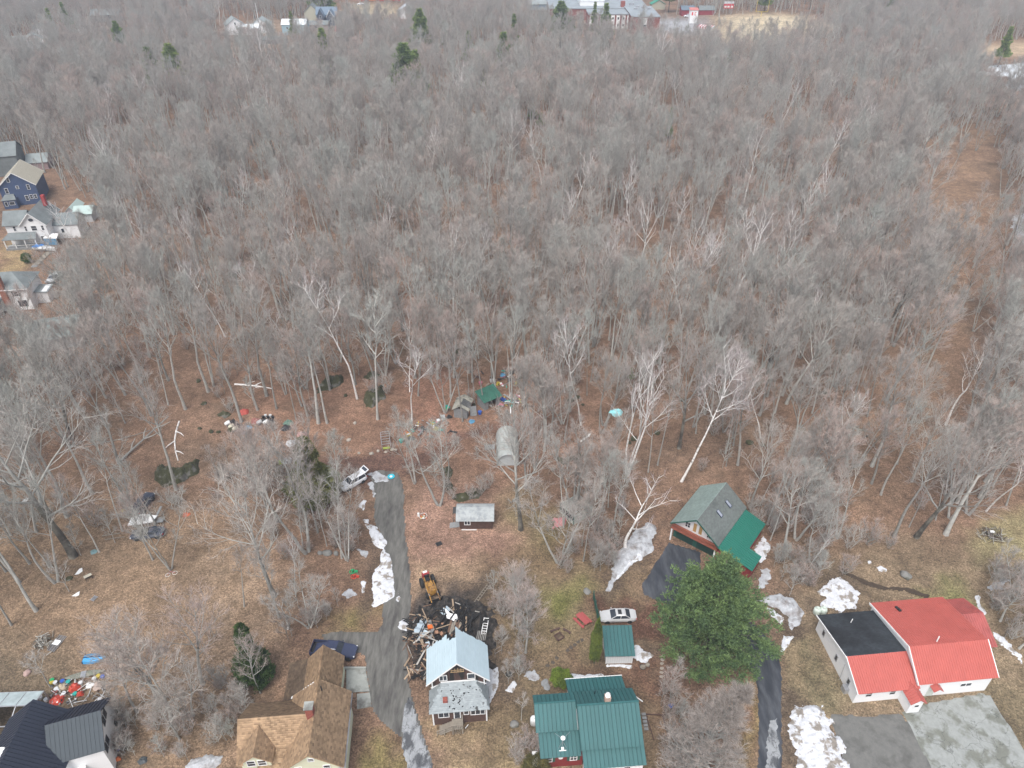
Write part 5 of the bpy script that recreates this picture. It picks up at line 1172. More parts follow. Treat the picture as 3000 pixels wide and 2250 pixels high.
# gabled wing running out to the right
W0 = Z(360,1315,7.3); W1 = Z(800,1195,7.3); wd = dn(W1-W0, 0).normalized(); wl = (W1-W0).length+.2; ws = Vector((wd.y, -wd.x, 0))
roofslope(h, W0+ws*3.3+Vector((0,0,-2.6)), W0+wd*wl+ws*3.3+Vector((0,0,-2.6)), W0+wd*wl, W0, M_BLKM2, 'seam', w=.42, rib=.02)
roofslope(h, W0-ws*3.3+Vector((0,0,-2.6)), W0+wd*wl-ws*3.3+Vector((0,0,-2.6)), W0+wd*wl, W0, M_BLKM, 'seam', w=.42)
e0 = W0+wd*(wl-.35)
MB().prism([dn(e0-ws*3.0,0), dn(e0+ws*3.0,0), dn(e0+ws*3.0,4.8), dn(e0,7.05), dn(e0-ws*3.0,4.8)], -wd*(wl-1), (0,0,0)).obj('wall', M_WSID, h)
ew = math.atan2(ws.y, ws.x)+math.pi
for a_, z_, w_, hh_ in ((-1.0,4.6,.75,1.2),(-.05,4.6,.75,1.2),(1.3,2.9,.75,1.2),(2.2,2.9,.75,1.2),(-1.9,1.0,.7,1.1),(.8,.7,.7,1.1)):
    p_ = e0+wd*.02+ws*a_; o = win(h, p_.x, p_.y, z_, w_, hh_, n=1, frame=M_BLACK, sash=True); o.rotation_euler = (0,0,ew+math.pi)
bp = Z(560,1600,0)
q = [Z(480,1575,2.6), Z(690,1560,2.6), Z(700,1760,2.6), Z(440,1760,2.6)]
MB().slab([dn(v,2.7) for v in q][::-1], .35).obj('flat_porch_roof', M_WHT, h)
MB().slab([dn(v,2.6) for v in [Z(510,1600,2.6), Z(660,1590,2.6), Z(670,1740,2.6), Z(480,1740,2.6)]][::-1], 2.5).obj('porch_wall', M_WSID, h)
sk = R1-ax*5.6-sx*1.1; MB().obox(dn(sk,7.1),ax,1.3,1.0,.25,up=(0,0,1)).obj('roof_hatch', M_WHT, h)
# glasshouse frame behind
g2 = thing('greenhouse', 'low aluminium-framed glasshouse tucked behind the black metal roof', 'greenhouse', Z(60,1260,0), math.atan2(sx.y,sx.x))
fr = MB()
for x in (-4,-2,0,2,4):
    fr.box(x-.05,-2.2,0,x+.05,-2.1,2.0).box(x-.05,2.1,0,x+.05,2.2,2.0).obox((x,-1.08,2.3),(0,2.2,.65),2.4,.09,.07).obox((x,1.08,2.3),(0,-2.2,.65),2.4,.09,.07)
fr.box(-4,-2.2,1.95,4,-2.1,2.05).box(-4,2.1,1.95,4,2.2,2.05).box(-4,-.06,2.58,4,.06,2.68).obj('frame', M_STEEL, g2)
gl = mat('hazy_glass', (.40,.47,.48), .25, var=.2, scale=1)
for x in (-3,-1,1,3):
    for s_ in (-1,1):
        if (x, s_) in ((1,-1),(3,-1)): continue
        MB().slab([(x-.94,s_*2.15,2.02),(x+.94,s_*2.15,2.02),(x+.94,s_*.07,2.62),(x-.94,s_*.07,2.62)], .03).obj('pane', gl, g2)
# ------------------------------------------------------------------ houses to the left and far beyond the wood
def house(name, label, px, py, rz, w, d, e, r, wm, rm, axis='x', cat='house', wins=(), style='plain', oh=.35, ztop=0, ch=None, snap=None):
    p = G(px, py, ztop); t = thing(name, label, cat, (p.x, p.y, 0), rz)
    gable(t, 0, w, 0, d, e, r, rm, wm, axis, oh, style, .12)
    for wx_, wy_, wz_, ww, wh, f in wins: win(t, wx_, wy_, wz_, ww, wh, f, n=1, sash=True)
    if ch: o = MB().box(ch[0]-.4, ch[1]-.4, ch[2], ch[0]+.4, ch[1]+.4, ch[3]).obj('chimney', M_BRICK, t)
    return t
M_SLATE = mat('slate_blue_walls', (.075,.085,.115), .8, var=.15)
M_PBLU = mat('pale_blue_walls', (.30,.42,.47), .7, var=.1)
M_BEI = mat('beige_walls', (.42,.40,.31), .8, var=.1)
# blue house at the left edge
p = G(18, 606); bh = thing('house', 'deep blue gabled house with white window frames and beige roof', 'house', (p.x, p.y, 0), .30)
gable(bh, 0, 9.5, 0, 11, 6.0, 9.8, mat('beige_roof', (.38,.35,.28), .9, var=.15), M_NAVY, 'y', .4, 'plain', trim=M_WHT)
for x, z, w_, h_ in ((3.2,7.0,.8,1.5),(1.8,3.8,.9,1.6),(4.8,4.9,.8,.9),(7.6,4.4,.8,1.5),(7.4,1.6,.8,1.3),(8.5,1.6,.8,1.3),(6.2,1.2,.9,1.6)): win(bh, x, -.02, z, w_, h_, n=1, sash=True)
MB().box(.3,-2.2,0,3.8,-.02,2.7).obj('bay_wall', M_NAVY, bh); MB().slab([(.1,-2.5,2.7),(4.0,-2.5,2.7),(3.2,0,3.6),(.9,0,3.6)], .12).obj('bay_roof', M_SHD, bh)
win(bh, 1.1, -2.22, .9, .8, 1.3, n=1); win(bh, 2.6, -2.22, 1.1, 1.4, 1.0, n=1)
house('house', 'grey-roofed house showing past the peak of the blue house', -15, 520, .3, 8, 9, 6.5, 9.5, M_SHD, M_SHD, 'x')
house('shed', 'shed with pale pinkish roof behind the blue house', 85, 500, .25, 6, 7, 2.6, 4.4, mat('pink_wall', (.33,.24,.24), .8), M_SHG, 'x', 'shed')
# white Victorian
p = G(20, 735); v = thing('house', 'white two-storey house with columned front porch and red chimney', 'house', (p.x, p.y, 0), .14)
gable(v, 4.4, 10.4, 2.6, 12, 6.0, 9.0, M_SHD, M_WSID, 'y', .5, 'plain', trim=M_WHT)
gable(v, 0.3, 5.2, 3.2, 9, 6.0, 8.4, M_SHD, M_WSID, 'x', .5, 'plain')
MB().lathe([(0,0),(.75,0),(.75,.06),(0,.06)], n=20).obj('round_window', M_WHT, v, loc=(7.4,2.59,7.0), rot=(math.pi/2,0,0), scale=(1,.7,1)); MB().lathe([(0,0),(.6,0),(.6,.1),(0,.1)], n=20).obj('round_pane', M_GLASS, v, loc=(7.4,2.57,7.0), rot=(math.pi/2,0,0), scale=(1,.7,1))
for x, w_ in ((5.4,.6),(7.4,1.4),(9.5,.7)): win(v, x, 2.58, 4.0, w_, 1.4, n=1, sash=True)
win(v, 2.4, 3.18, 3.9, .7, 1.4, n=1, sash=True); win(v, 8.8, 2.58, 1.0, 1.2, 1.5, n=1); 
MB().slab([(-.2,-.1,2.9),(8.2,-.1,2.9),(7.4,2.6,3.8),(.8,2.6,3.8)], .14).obj('porch_roof', M_SHD, v)
MB().box(0,0,.0,8,2.6,.5).obj('porch_floor', M_OLDW, v)
for x in (.2,2.6,5.1,7.7): MB().box(x-.1,.05,.5,x+.1,.25,2.8).obj('column', M_WHT, v)
MB().box(0,.02,1.25,8,.1,1.33).obj('porch_rail', M_WHT, v)
o = MB().box(8.6,9.2,8.0,9.4,10.2,10.8).obj('chimney', mat('painted_red_brick', (.33,.04,.04), .8), v)
gable(v, 10.4, 16.5, 6, 12, 4.0, 6.0, M_SHD, M_WSID, 'x', .3, 'plain'); win(v, 12.5, 5.98, 1.6, .8, 1.3, n=1)
house('garage', 'pale grey garage with mint-coloured metal roof beside the white porch house', 224, 652, .12, 4.6, 5, 2.6, 3.9, mat('pale_grey_wall', (.5,.51,.52), .8), M_PGRN, 'x', 'garage', wins=[(1.3,0,1.4,.7,.5,'S'),(3.2,0,1.4,.7,.5,'S')])
house('shed', 'narrow shed with slanted mint metal roof joined beside the mint-roofed garage', 200, 640, .12, 2.6, 6, 2.2, 3.4, MATS['pale_grey_wall'], M_PGRN, 'y', 'shed')
# white house with brick chimney
p = G(-38, 925); w = thing('house', 'white house with grey hipped roof and tall outside brick chimney', 'house', (p.x, p.y, 0), .16)
MB().box(0,1.5,0,9.4,9,5.4).obj('wall', M_WSID, w)
H_ = [(-.5,1.0,5.4),(9.9,1.0,5.4),(9.9,9.5,5.4),(-.5,9.5,5.4)]; RA, RB = (3.4,5.2,7.9), (6.0,5.2,7.9)
for q in ([H_[0],H_[1],RB,RA], [H_[1],H_[2],RB], [H_[2],H_[3],RA,RB], [H_[3],H_[0],RA]): MB().slab(q, .12).obj('roof', M_SHD, w)
MB().box(-.55,.95,5.2,9.95,1.0,5.42).obj('fascia', M_WHT, w)
c_ = MB().box(4.1,.9,0,5.3,1.5,5.3).box(4.2,1.0,5.3,5.2,2.0,9.0).obj('chimney', mat('worn_brick', (.30,.13,.09), .9, var=.25, scale=3), w); MB().box(4.1,.9,9.0,5.3,2.1,9.15).obj('chimney_cap', M_WHT, c_)
win(w, 7.0, 1.48, 3.5, 1.0, 1.2, n=1, sash=True, shutters=M_BLACK); win(w, 2.2, 1.48, 3.4, .9, 1.2, n=1, sash=True, shutters=M_BLACK); win(w, 7.6, 1.48, .9, 1.8, 1.5, n=1, frame=M_BLACK)
MB().slab([(-.3,-1.6,2.7),(3.8,-1.6,2.7),(3.8,1.5,3.5),(-.3,1.5,3.5)], .12).obj('porch_roof', M_SHD, w)
for x in (.2,1.8,3.6): MB().box(x-.09,-1.4,0,x+.09,-1.22,2.65).obj('column', M_WHT, w)
MB().box(9.4,4.2,0,12.0,7.5,2.9).obj('side_room', M_WSID, w); MB().slab([(9.4,3.9,3.0),(12.3,3.9,2.8),(12.3,7.8,2.8),(9.4,7.8,3.0)], .12).obj('side_roof', M_SHG, w)
house('house', 'grey-roofed low house dimly seen under bare trees, lower left of the white ones', 98, 1035, .30, 9, 9, 2.9, 4.6, mat('grey_white_wall', (.50,.51,.52), .8, var=.1), mat('faint_green_grey_roof', (.23,.27,.26), .9, var=.15), 'x')
# boat, cars, walkway there
bw = thing('boardwalk', 'pale wooden ramp leading down from the white porch house', 'ramp', G(104, 778), 1.62)
for i in range(18): MB().box(i*.42,-.75,.12,i*.42+.38,.75,.18).obj('plank', M_DECK, bw)
MB().box(-.9,-.7,0,-.5,.7,.1).box(-.5,-.7,0,0,.7,.16).obj('step', M_OLDW, bw)
# ---- far
house('house', 'white gabled house half hidden by trees far beyond the wood', 1172, 56, .15, 12, 9, 4.5, 8.5, M_WSID, mat('light_grey_roof', (.42,.45,.48), .8), 'y', wins=[(4,0,2,1,1.3,'S')])
house('house', 'pale blue walled barn-like house with a white metal roof', 829, 103, .03, 13.5, 9, 5.5, 7.6, M_PBLU, mat('white_metal_roof', (.72,.76,.78), .5), 'x', wins=[(3,0,3,1.2,1.2,'S'),(9.5,0,3,1.2,1.2,'S')])
house('barn', 'beige gambrel-fronted barn beside the slate-blue house', 895, 68, .1, 9, 10, 6.0, 10, M_BEI, M_SHD, 'y', 'barn')
sh_ = house('house', 'slate-blue house with two steep front gables far beyond the wood', 930, 72, .05, 12, 8, 5.5, 9.0, M_SLATE, mat('slate_blue_roof', (.14,.19,.25), .7), 'x')
gable(sh_, 1, 5, -3, 1, 5.5, 9.0, MATS['slate_blue_roof'], M_SLATE, 'y', .5); gable(sh_, 7, 11, -5, 1, 5.5, 8.6, MATS['slate_blue_roof'], M_SLATE, 'y', .5, trim=M_WHT)
win(sh_, 9, -5.05, 5.6, .9, 1.4, n=1); win(sh_, 9, -5.05, 2.0, 1.4, 1.4, n=1); win(sh_, 3, -3.05, 4, 1.2, 1.4, n=1)
house('house', 'long low grey house in front of the beige barn', 880, 89, .04, 16, 7, 3.0, 4.6, mat('dull_brick_wall', (.30,.24,.22), .9), M_SHD, 'x', wins=[(9,0,1,2,1.4,'S'),(3,0,1,1.2,1.2,'S')])
house('house', 'low house with faded red roof in front of the open field', 985, 108, .06, 9, 8, 3.0, 5.0, M_WSID, mat('faded_red_roof', (.38,.10,.10), .8), 'x')
house('house', 'white gabled house, left one of a pair at the far left of the field row', 668, 104, .45, 10, 9, 5.0, 8.5, M_WSID, M_SHG, 'y', wins=[(5,0,5,1,1.3,'S')])
house('house', 'white house wing with snow-pale roof next to the left gabled one', 695, 103, .1, 12, 8, 3.5, 5.0, M_WSID, MATS['white_metal_roof'], 'x')
house('house', 'white gambrel house, right one of a pair at the far left of the field row', 740, 98, .1, 10, 9, 4.5, 7.5, M_WSID, M_SHG, 'y', wins=[(3,0,3,1,1.3,'S'),(7,0,3,1,1.3,'S')])
house('shed', 'long grey-roofed shed below the white pair of far houses', 735, 130, .12, 18, 5, 2.2, 3.4, M_OLDW, M_SHD, 'x', 'shed')
house('house', 'white house with red trim deep in trees at the far left edge', 84, 145, .55, 8, 8, 4.5, 7, M_WSID, M_SHG, 'y', wins=[(4,0,4,1,1.3,'S')])
house('house', 'second white house behind the red-trimmed one at the far left edge', 100, 112, .4, 8, 7, 4, 6.5, M_WSID, M_SHG, 'y')
house('house', 'small turquoise-grey house in the trees at the far left edge', 42, 140, .4, 7, 7, 3.2, 5, M_PBLU, M_SHG, 'x')
house('shed', 'little white gabled shed above the lone round pine', 232, 98, .3, 4, 4, 3.4, 5.5, M_WSID, M_SHG, 'y', 'shed')
house('house', 'grey-roofed house barely showing among trees behind the lone pine', 270, 66, .2, 16, 9, 4, 6.5, M_SHD, M_SHG, 'x')
house('house', 'white gabled sliver of a house above the wood left of the field row', 592, 52, .4, 8, 8, 4.5, 8, M_WSID, M_SHG, 'y')
# school complex
def fbox(name, label, px0, px1, py, z, depth, wm, rm, cat, wins=None, par=.5):
    a = G(px0, py, z); b_ = G(px1, py, z); t = thing(name, label, cat, (a.x, a.y, 0)); w_ = b_.x-a.x
    MB().box(0,0,0,w_,depth,z).obj('wall', wm, t); MB().box(-.3,-.3,z,w_+.3,depth+.3,z+.35).obj('roof', rm, t); return t, w_
M_SCH = mat('school_brick', (.23,.085,.07), .9, var=.12, scale=1); M_SROOF = mat('grey_flat_roof', (.26,.29,.31), .8, var=.2, scale=.15)
t, w_ = fbox('school', 'brick school block with one tall white window, nearest the wood', 1852, 1934, 50, 8.5, 34, M_SCH, M_SROOF, 'school')
win(t, w_*.48, -.03, 3.4, 2.3, 4.6, n=1); MB().box(w_*.48-1.1,-.06,4.6,w_*.48+1.1,-.03,7.9).obj('white_panel', M_WHT, t)
for x, y in ((4,22),(9,26),(12,22),(6,29)): MB().box(x,y,8.85,x+2,y+2,9.7).obj('roof_unit', M_STEEL, t)
t, w_ = fbox('school_wing', 'two-storey school wing with white panels between brick piers', 1725, 1851, 43, 7.5, 16, M_SCH, M_SROOF, 'school')
for i in range(8):
    x = .6+i*w_/8; pw = w_/8*.66; o = MB().box(x,-.12,0,x+pw,-.02,7.2).obj('window_panel', M_WHT, t)
    for z in (1.4, 5.0): MB().box(x+pw*.3,-.16,z,x+pw*.75,-.12,z+1.2).obj('pane', M_GLASS, o)
t, w_ = fbox('school_hall', 'wide low school hall with grey flat roof behind the panelled wing', 1610, 1900, 26, 6.0, 60, M_SCH, M_SROOF, 'school')
for x, y in ((8,20),(20,30),(36,24),(50,10),(54,28),(30,50),(12,45),(60,45)): MB().box(x,y,6.35,x+3,y+2.5,7.6).obj('roof_unit', M_STEEL, t)
MB().box(44,4,6.3,46.5,7,9.4).obj('chimney', M_BRICK, t); MB().tube([(26,10,6.3),(26,10,12)], .12, 6).obj('flagpole', M_WHT, t)
t, w_ = fbox('school_gym', 'white-edged school gym roof at the far side of the school', 1700, 1770, 3, 9.0, 25, M_WSID, mat('white_roof', (.7,.72,.74), .8), 'school')
MG2 = mat('bright_green_roof', (.03,.25,.16), .6)
house('house', 'white house with green metal roof left of the school', 1630, 32, .15, 15, 10, 4, 8.5, M_WSID, MG2, 'x')
house('house', 'bluish-grey house at the left end of the school row', 1545, 30, .05, 24, 8, 3.6, 5.5, mat('dusty_blue_wall', (.22,.28,.33), .8), M_SHG, 'x')
house('shed', 'small pavilion with green gable roof behind the brick school block', 1908, 28, .05, 9, 6, 3.2, 5.6, M_BEI, MG2, 'y', 'shed')
house('shed', 'dark red shed with slate roof beside the parking lot', 1996, 47, .05, 8, 6, 3.6, 5.5, mat('barn_red', (.25,.03,.04), .8), mat('slate_roof', (.12,.16,.20), .8), 'x', 'shed')
house('shed', 'red field shed with shingled roof and a white plank before it', 2048, 44, .02, 9.5, 6, 3.0, 5.0, MATS['barn_red'], M_SHD, 'x', 'shed')
pb = G(2019, 68); t = thing('press_box', 'tall white press box tower with reddish roof and red letters', 'press box', (pb.x, pb.y, 0))
MB().box(0,0,0,4.6,4,7.2).obj('wall', M_WHT, t); MB().slab([(-.3,-.3,7.2),(4.9,-.3,7.2),(4.9,4.3,7.9),(-.3,4.3,7.9)], .2).obj('roof', mat('pale_red_roof', (.50,.17,.15), .7), t)
MB().box(.8,-.06,4.3,1.7,-.02,6.0).box(2.6,-.06,4.3,3.5,-.02,4.6).box(2.6,-.06,5.7,3.5,-.02,6.0).box(2.6,-.06,4.6,2.9,-.02,5.7).obj('letters', mat('sign_red', (.6,.04,.05), .6), t)
bl = G(2042, 82); t = thing('bleachers', 'red and white striped bleachers below the press box', 'bleachers', (bl.x, bl.y, 0), -.45)
for i in range(12): MB().box(i*.75,0,0,i*.75+.7,6.5,1.0).obj('bench_row', M_WHT if i % 2 else mat('bench_red', (.42,.05,.07), .7), t)
sb = G(2119, 40); t = thing('scoreboard', 'red and white football scoreboard at the field edge', 'scoreboard', (sb.x, sb.y, 0))
MB().box(-.2,.1,0,0,.3,5).box(5.2,.1,0,5.4,.3,5).obj('post', M_STEEL, t); MB().box(-.4,-.1,3.0,5.8,.1,6.0).obj('panel', MATS['sign_red'], t)
MB().box(-.4,-.16,5.7,5.8,-.1,7.0).obj('header', mat('header_grey', (.6,.62,.66), .6), t)
for x in (.0,1.9,4.0): MB().box(x,-.16,3.5,x+1.4,-.11,4.5).obj('number_box', M_WHT, t)
gp = G(2229, 50); t = thing('goal_post', 'yellow football goal post standing on the pale field', 'goal post', (gp.x, gp.y, 0), -.05); MY = mat('goal_yellow', (.75,.55,.10), .5)
MB().tube([(0,0,0),(0,0,3)], .12, 8).tube([(-3.6,0,3),(3.6,0,3)], .1, 8).obj('crossbar', MY, t); MB().tube([(-3.6,0,3),(-3.6,0,10.5)], .1, 8).obj('upright', MY, t); MB().tube([(3.6,0,3),(3.6,0,10.5)], .1, 8).obj('upright', MY, t)
# far pale snow / parking glimpse on the right edge
o = mound('snow_field', GP([(2885,195),(3060,170),(3250,190),(3250,262),(3000,268),(2935,250),(2960,225),(2880,215)]), .12, mat('thin_snow', (.62,.65,.68), .8, var=.15, scale=.1, col2=(.28,.27,.24), c2scale=.12, c2cut=.6), cell=1.2, edge=4, rag=5, nsc=.12); tag(o, kind='structure')
pole = G(2745, 138); t = thing('utility_pole', 'wooden utility pole standing above the right wood', 'utility pole', (pole.x, pole.y, 0)); MB().tube([(0,0,0),(0,0,15)], [.2,.13], 8).obj('pole', M_DECK, t); MB().box(-1.1,-.08,13.8,1.1,.08,14).obj('crossarm', M_DECK, t)
pole = G(762, 88); t = thing('utility_pole', 'pale utility pole above the white far houses', 'utility pole', (pole.x, pole.y, 0)); MB().tube([(0,0,0),(0,0,14)], [.2,.13], 8).obj('pole', M_WHT, t); MB().box(-1.1,-.08,13,1.1,.08,13.2).obj('crossarm', M_DECK, t)
# ------------------------------------------------------------------ snow, stones, logs
M_SNOW = mat('old_snow', (0.60,0.61,0.64), .8, var=.2, scale=2.0, bump=.03, bscale=5, col2=(.25,.22,.19), c2scale=.9, c2cut=.565, c2soft=.08)
M_DSNOW = mat('dirty_snow', (0.42,0.43,0.45), .8, var=.25, scale=2.0, bump=.04, bscale=3, col2=(.20,.18,.17), c2scale=.8, c2cut=.58, c2soft=.2)
SN = [
 ([(1072,1538),(1102,1545),(1132,1582),(1130,1603),(1148,1645),(1156,1700),(1156,1748),(1135,1765),(1092,1780),(1093,1720),(1096,1680),(1115,1650),(1115,1611),(1096,1596),(1080,1556)], .45, M_SNOW, 'long white snow bank running down the left edge of the gravel driveway', .3),
 ([(1049,1485),(1064,1461),(1074,1468),(1064,1495)], .3, M_SNOW, 'small grey-white snow lump left of the driveway, below the white car', .15),
 ([(1079,1388),(1104,1376),(1140,1394),(1140,1411),(1100,1412)], .25, M_DSNOW, 'thin icy patch between the white car and the blue disc', .5),
 ([(1075,1417),(1092,1412),(1106,1448),(1096,1452)], .15, M_DSNOW, 'little melting snow streak behind the white car', .4),
 ([(1058,1520),(1078,1522),(1096,1542),(1084,1546)], .15, M_SNOW, 'bit of snow just above the head of the long snow bank', .4),
 ([(1043,1607),(1080,1618),(1074,1638),(1060,1630)], .2, M_DSNOW, 'greyish snow scrap on leaves left of the long snow bank', .3),
 ([(1058,1705),(1074,1703),(1074,1722),(1064,1738),(1056,1728)], .2, M_SNOW, 'narrow snow scrap left of the foot of the long snow bank', .3),
 ([(1002,1740),(1018,1728),(1030,1730),(1050,1742),(1030,1748)], .1, M_DSNOW, 'faint snow film by the olive lawn', .6),
 ([(1160,1722),(1175,1716),(1178,1770),(1168,1780),(1160,1750)], .1, M_SNOW, 'scattered snow crumbs on the driveway right of the long bank', .7),
 ([(1164,1822),(1182,1814),(1196,1822),(1188,1848),(1170,1836)], .25, M_SNOW, 'snow lump on the driveway edge next to the burnt debris', .4),
 ([(1429,1955),(1459,1957),(1463,1997),(1452,2042),(1431,2062),(1426,1993)], .4, M_SNOW, 'snow bank along the right wall of the burnt house', .25),
 ([(1484,2022),(1507,1992),(1513,2006),(1500,2032)], .2, M_SNOW, 'small white snow patch between the burnt house and the green-roofed house', .2),
 ([(1774,1731),(1795,1689),(1794,1634),(1831,1599),(1864,1555),(1892,1533),(1924,1536),(1921,1568),(1909,1610),(1896,1630),(1873,1643),(1853,1650),(1806,1696),(1786,1729)], .8, M_DSNOW, 'long dirty grey snow heap beside the garage driveway', .4),
 ([(1800,1700),(1830,1660),(1862,1620),(1885,1612),(1880,1640),(1850,1655),(1812,1698)], .95, M_SNOW, 'clean white crest at the edge of the long dirty heap', .3),
 ([(2205,1610),(2236,1566),(2256,1595),(2248,1628),(2226,1654)], .4, M_SNOW, 'snow patch against the red wall of the garage lean-to', .3),
 ([(2224,1661),(2249,1671),(2258,1694),(2243,1720),(2222,1728)], .3, M_DSNOW, 'snow strip behind the huge pine below the green lean-to', .5),
 ([(2218,1760),(2284,1738),(2322,1753),(2357,1791),(2345,1826),(2320,1844),(2304,1833),(2311,1809),(2284,1784),(2248,1772)], .6, M_DSNOW, 'curved snow heap at the bend of the asphalt lane', .3),
 ([(2249,1782),(2272,1788),(2298,1815),(2290,1828),(2262,1806)], .35, M_SNOW, 'small white snow tongue inside the curved heap', .25),
 ([(2296,1863),(2322,1867),(2309,1898),(2289,1912)], .25, M_SNOW, 'narrow snow strip below the curved heap', .3),
 ([(2396,1737),(2439,1695),(2461,1691),(2497,1722),(2523,1738),(2504,1782),(2455,1791),(2406,1775),(2417,1748)], .4, M_SNOW, 'bright snow patch just above the black shingled slope', .5),
 ([(2325,2062),(2365,2063),(2412,2066),(2427,2109),(2449,2153),(2474,2163),(2481,2203),(2490,2360),(2365,2360),(2332,2200),(2310,2142),(2318,2098)], .9, M_SNOW, 'largest snow bank, between asphalt lane and grey parking lot', .8),
 ([(1852,1879),(1873,1887),(1913,1919),(1896,1940),(1852,1925)], .3, M_SNOW, 'snow patch at the right side of the small white shed', .35),
 ([(1777,1946),(1853,1946),(1853,1955),(1777,1955)], .15, M_SNOW, 'snow strip along the front foot of the small white shed', .2),
 ([(1668,1972),(1768,1976),(1768,1990),(1668,1990)], .3, M_SNOW, 'snow strip along the back eave of the green-roofed house', .2),
 ([(1540,1960),(1570,1955),(1575,1985),(1548,1995)], .08, M_DSNOW, 'melting snow film in the scrub above the stepping stones', .9),
 ([(2884,1724),(2940,1690),(2966,1701),(2915,1733)], .3, M_DSNOW, 'snow in the ditch at the right photo edge, upper stretch', .5),
 ([(2855,1742),(2866,1742),(2885,1800),(2874,1805)], .25, M_SNOW, 'thin snow line in the thicket behind the red hall', .3),
 ([(2916,1856),(2940,1866),(3002,1925),(2992,1940),(2925,1885)], .25, M_SNOW, 'snow in the ditch at the right photo edge, lower stretch', .4),
 ([(2570,1661),(2580,1657),(2598,1668),(2592,1675),(2576,1672)], .15, M_SNOW, 'tiny snow fleck above the grey boulder', .3),
 ([(2545,1645),(2552,1643),(2552,1650),(2546,1651)], .12, M_SNOW, 'tiniest snow fleck on the open slope', .1),
 ([(533,2260),(560,2222),(620,2207),(652,2213),(650,2240),(600,2270)], .7, M_DSNOW, 'dirty grey snow heap at the bottom edge left of the tan-roofed house', .3),
 ([(2420,2092),(2440,2105),(2452,2125),(2446,2130)], .1, M_SNOW, 'snow sliver right of the largest bank', .2),
 ([(2960,640),(3040,610),(3060,700),(2990,720)], .2, M_DSNOW, 'grey-white patch under trees by the right photo edge', 2.0),
]
for poly, h_, m_, lab, rag in SN:
    sz = max(np.ptp(np.array(GP(poly)), axis=0))
    o = mound('snow_patch', GP(poly), h_*.5, m_, cell=max(.07, sz/90), edge=min(1.4, sz/6), rag=rag*1.2+.12, nsc=1.0 if sz < 12 else .8, rough=.45)
    tag(o, lab, 'snow patch', 'snow patches left from winter')
# mossy ledges and rocks
M_MOSS = mat('mossy_rock', (.055,.055,.025), .95, var=.35, scale=1.2, bump=.15, bscale=2.5, col2=(.14,.135,.12), c2scale=.7, c2cut=.58, c2soft=.1)
M_ROCK = mat('grey_rock', (.22,.215,.20), .9, var=.2, scale=1.5, bump=.08, bscale=4, col2=(.12,.12,.10), c2scale=1)
LG = [([(925,1140),(950,1118),(1005,1104),(1010,1118),(985,1135),(935,1150)],1.3,'long mossy ledge among bare trunks, left one of the pair in the mid wood'),
 ([(1066,1155),(1120,1130),(1128,1165),(1090,1195),(1074,1190)],1.5,'tall mossy ledge right of the long one in the mid wood'),
 ([(1062,1108),(1095,1085),(1112,1100),(1085,1112)],.9,'small dark mossy ledge above the pair in the mid wood'),
 ([(635,1215),(655,1205),(672,1215),(660,1225),(638,1222)],.8,'mossy boulder just left of the riding mowers'),
 ([(455,1400),(470,1370),(520,1380),(580,1350),(585,1385),(540,1410),(480,1425)],1.5,'long mossy rock outcrop behind the dark parked cars'),
 ([(1320,1460),(1345,1445),(1410,1435),(1425,1425),(1400,1458),(1345,1472)],.9,'mossy ledge right behind the brown shed'),
 ([(1630,1345),(1700,1330),(1712,1340),(1650,1358)],.5,'low mossy ledge in leaves right of the arched shelter'),
 ([(1330,1025),(1370,1015),(1400,1030),(1380,1045),(1340,1040)],1.1,'mossy ledge in the wood above the two old sheds'),
 ([(1298,1370),(1318,1365),(1326,1440),(1308,1440)],.5,'dark low ledge edge left of the brown shed knoll')]
for p_, h_, lab in LG: tag(mound('rock_ledge', GP(p_), h_, M_MOSS, cell=.16, edge=.9, rag=.7, nsc=.8, rough=.7), lab, 'rock', 'mossy ledges')
def rock(px, py, r, lab, m=M_ROCK, group=None, flat=.6, cat='rock', name='boulder'):
    p = G(px, py); rg = random.Random(px); q = MB(); n = 12; rings = []
    for i in range(7):
        a = math.pi*i/6; rings.append([Vector((math.cos(2*math.pi*k/n)*math.sin(a), math.sin(2*math.pi*k/n)*math.sin(a), math.cos(a))) for k in range(n)])
    rings = [[v*(r*(1+.35*mn.noise(v*1.3+Vector((px,0,0))))) for v in R_] for R_ in rings]
    rings = [[Vector((v.x, v.y*.8, v.z*flat+r*flat*.3)) for v in R_] for R_ in rings]
    o = MB().loft(rings[::-1]).obj(name, m, None, True, loc=(p.x, p.y, 0), rot=(0,0,rg.uniform(0,6))); return tag(o, lab, cat, group)
rock(2653,1689,.85,'big round grey boulder on the open slope above the red-roofed hall')
rock(959,1621,.75,'flat grey boulder at the foot of the thick grey tree',flat=.4); rock(938,1621,.45,'smaller boulder left of the flat grey one',flat=.5); rock(985,1622,.5,'boulder right of the flat grey one',flat=.5)
rock(1507,2123,.6,'grey standing stone in the dry grass between the burnt and green-roofed houses',flat=.45)
rock(1720,1733,.65,'grey rock bench beside the green fence end',flat=.3); rock(2210,1645,.35,'small rock near the lean-to')
rock(80,1973,.5,'pinkish stone lying left of the buckets heap', mat('pink_stone',(.40,.28,.25),.9)); rock(1263,1290-10,.5,'pale flat stone in leaves beside the hemlock')
for i, (x, y, r_) in enumerate([(1088,1330,.45),(1108,1322,.35),(1150,1318,.4),(1160,1318,.3),(1022,1290,.45),(1052,1348-20,.3),(1040,1240,.4),(1130,1325,.3)]): rock(x, y, r_, 'pale fieldstone in the broken row above the driveway head', mat('pale_fieldstone',(.36,.32,.27),.9,var=.2), 'pale fieldstones above the driveway head', name='fieldstone')
